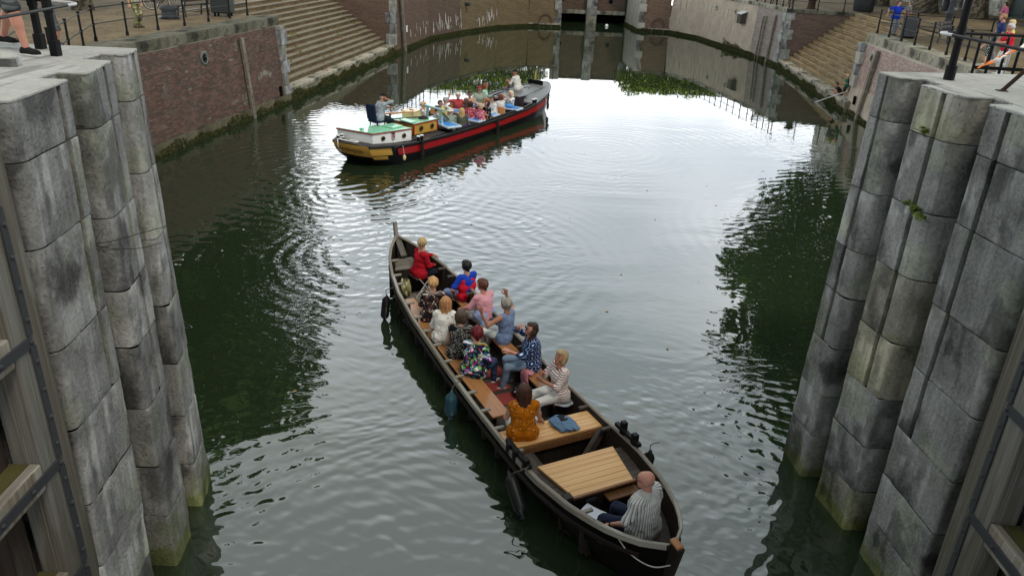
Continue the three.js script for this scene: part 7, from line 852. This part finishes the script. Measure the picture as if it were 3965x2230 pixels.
{ // on the quays
  const Q = QUAY, at = (label, x, y, z, turnDeg, o) => person(label, [x, y, z], turnDeg * DEG, { cell: 0.02, sit: false, ...o });
  at('man in grey camouflage shorts and black sneakers striding on left pier', -5.55, PIER + 0.01, -8.75, 62, { cell: 0.015, male: true, h: 1.08, top: [0.05, 0.05, 0.055], bottom: P_CAMO, len: 0.52, flare: 0.08, skin: RUDDY, sole: true, shoe: [0.014, 0.014, 0.014], footR: [-0.08, 0.075, 0.3], footL: [0.09, 0.13, -0.35], hair: 'short', hairC: BROWNH, toe: 0.1 });
  at('person in grey shorts and black shoes behind the left pier', -14.15, Q, -24.2, 100, { top: [0.1, 0.1, 0.11], bottom: [0.085, 0.09, 0.095], len: 0.5, shoe: [0.02, 0.02, 0.02], skin: RUDDY, hair: 'short', hairC: BROWNH });
  at('person in camouflage trousers standing behind the left railing', -14.05, Q, -29.4, 70, { male: true, h: 1.05, top: [0.3, 0.3, 0.28], bottom: P_CAMO2, flare: 0.075, shoe: [0.07, 0.055, 0.04], hair: 'short', hairC: BROWNH });
  at('man in bright blue T-shirt leaning back on the right railing', 17.5, Q, -38.7, 20, { male: true, h: 0.97, wide: 1.12, lean: 0.0, top: [0.008, 0.04, 0.38], sleeve: 0.5, hem: true, loose: 0.014, bottom: [0.2, 0.22, 0.25], hair: 'short', hairC: BROWNH, handL: [0.4, 0.98, -0.06], handR: [-0.44, 0.98, -0.1], elbowL: [1, -0.2, -0.3], elbowR: [-1, -0.2, -0.3], shoe: [0.05, 0.05, 0.05] });
  at('small boy in black and white print shirt near the big tree', 22.2, Q, -47.7, -30, { h: 0.66, top: P_POLKA, sleeve: 0.6, bottom: [0.25, 0.12, 0.12], hair: 'short', hairC: [0.2, 0.12, 0.06] });
  at('dark-haired man in pink shirt before the dark green doors', 25.0, Q, -43.0, 205, { male: true, h: 0.92, wide: 1.15, top: [0.4, 0.11, 0.2], sleeve: 0.5, loose: 0.012, bottom: [0.08, 0.09, 0.12], hair: 'short', hairC: [0.02, 0.016, 0.014], yaw: 0.8, handL: [0.2, 1.0, 0.2] });
  at('fair-haired man in navy shirt behind the grey-haired lady', 17.35, Q, -29.7, 250, { male: true, h: 1.06, wide: 1.1, top: [0.025, 0.035, 0.12], sleeve: 0.5, bottom: [0.2, 0.2, 0.2], hair: 'short', hairC: [0.3, 0.18, 0.09], skin: RUDDY });
  at('grey-haired lady in red top leaning on the railing at right', 15.75, Q, -26.4, 262, { h: 1.0, fat: 1.15, wide: 1.06, top: [0.5, 0.012, 0.03], sleeve: 0.5, hem: true, bottom: WHITE_T, hair: 'pixie', hairC: [0.5, 0.5, 0.48], handL: [0.16, 1.02, 0.36], handR: [-0.12, 1.0, 0.34], skin: RUDDY });
  at('blond woman in yellow top behind the lady in red', 17.3, Q, -29.0, 240, { h: 0.97, top: [0.58, 0.54, 0.08], sleeve: 0.4, bottom: [0.1, 0.12, 0.16], hair: 'bob', hairC: [0.55, 0.42, 0.22] });
  at('child in black dress with white polka dots beside the railing', 16.6, Q, -28.85, 250, { h: 0.7, top: P_POLKA, sleeve: 0.4, hem: true, bottom: P_POLKA, len: 0.42, skirt: true, hair: 'bob', hairC: [0.1, 0.06, 0.04], handR: [-0.1, 0.9, 0.36], handL: [0.1, 0.9, 0.36] });
  at('boy in black T-shirt crouching with the net pole on right steps', 16.32, 0.55, -40.3, 265, { h: 0.8, sit: 0.12, lean: 0.65, pitch: -0.1, top: [0.014, 0.014, 0.016], sleeve: 0.45, bottom: [0.03, 0.03, 0.035], len: 0.48, hair: 'pixie', hairC: [0.06, 0.025, 0.015], handL: [0.12, 0.1, 0.5], handR: [-0.14, 0.12, 0.46], footL: [0.12, -0.02, 0.32], footR: [-0.14, -0.02, 0.34], knee: [0, 1, 0.5], skin: RUDDY });
  at('blond boy in green and black shirt standing by the wall corner', 16.2, 0.55, -39.45, 262, { h: 0.7, lean: 0.1, top: [0.012, 0.11, 0.06], sleeve: 0.5, hem: true, bottom: [0.02, 0.022, 0.026], len: 0.5, hair: 'pixie', hairC: [0.66, 0.52, 0.28], handL: [0.1, 1.0, 0.25], handR: [-0.02, 1.02, 0.25] });
  at('second blond boy in black shirt half hidden by the wall corner', 16.42, 0.55, -39.3, 262, { h: 0.72, lean: 0.1, top: [0.014, 0.014, 0.016], sleeve: 0.5, bottom: [0.04, 0.045, 0.05], len: 0.55, hair: 'pixie', hairC: [0.7, 0.57, 0.33] });
}
renderer.render(scene, camera);
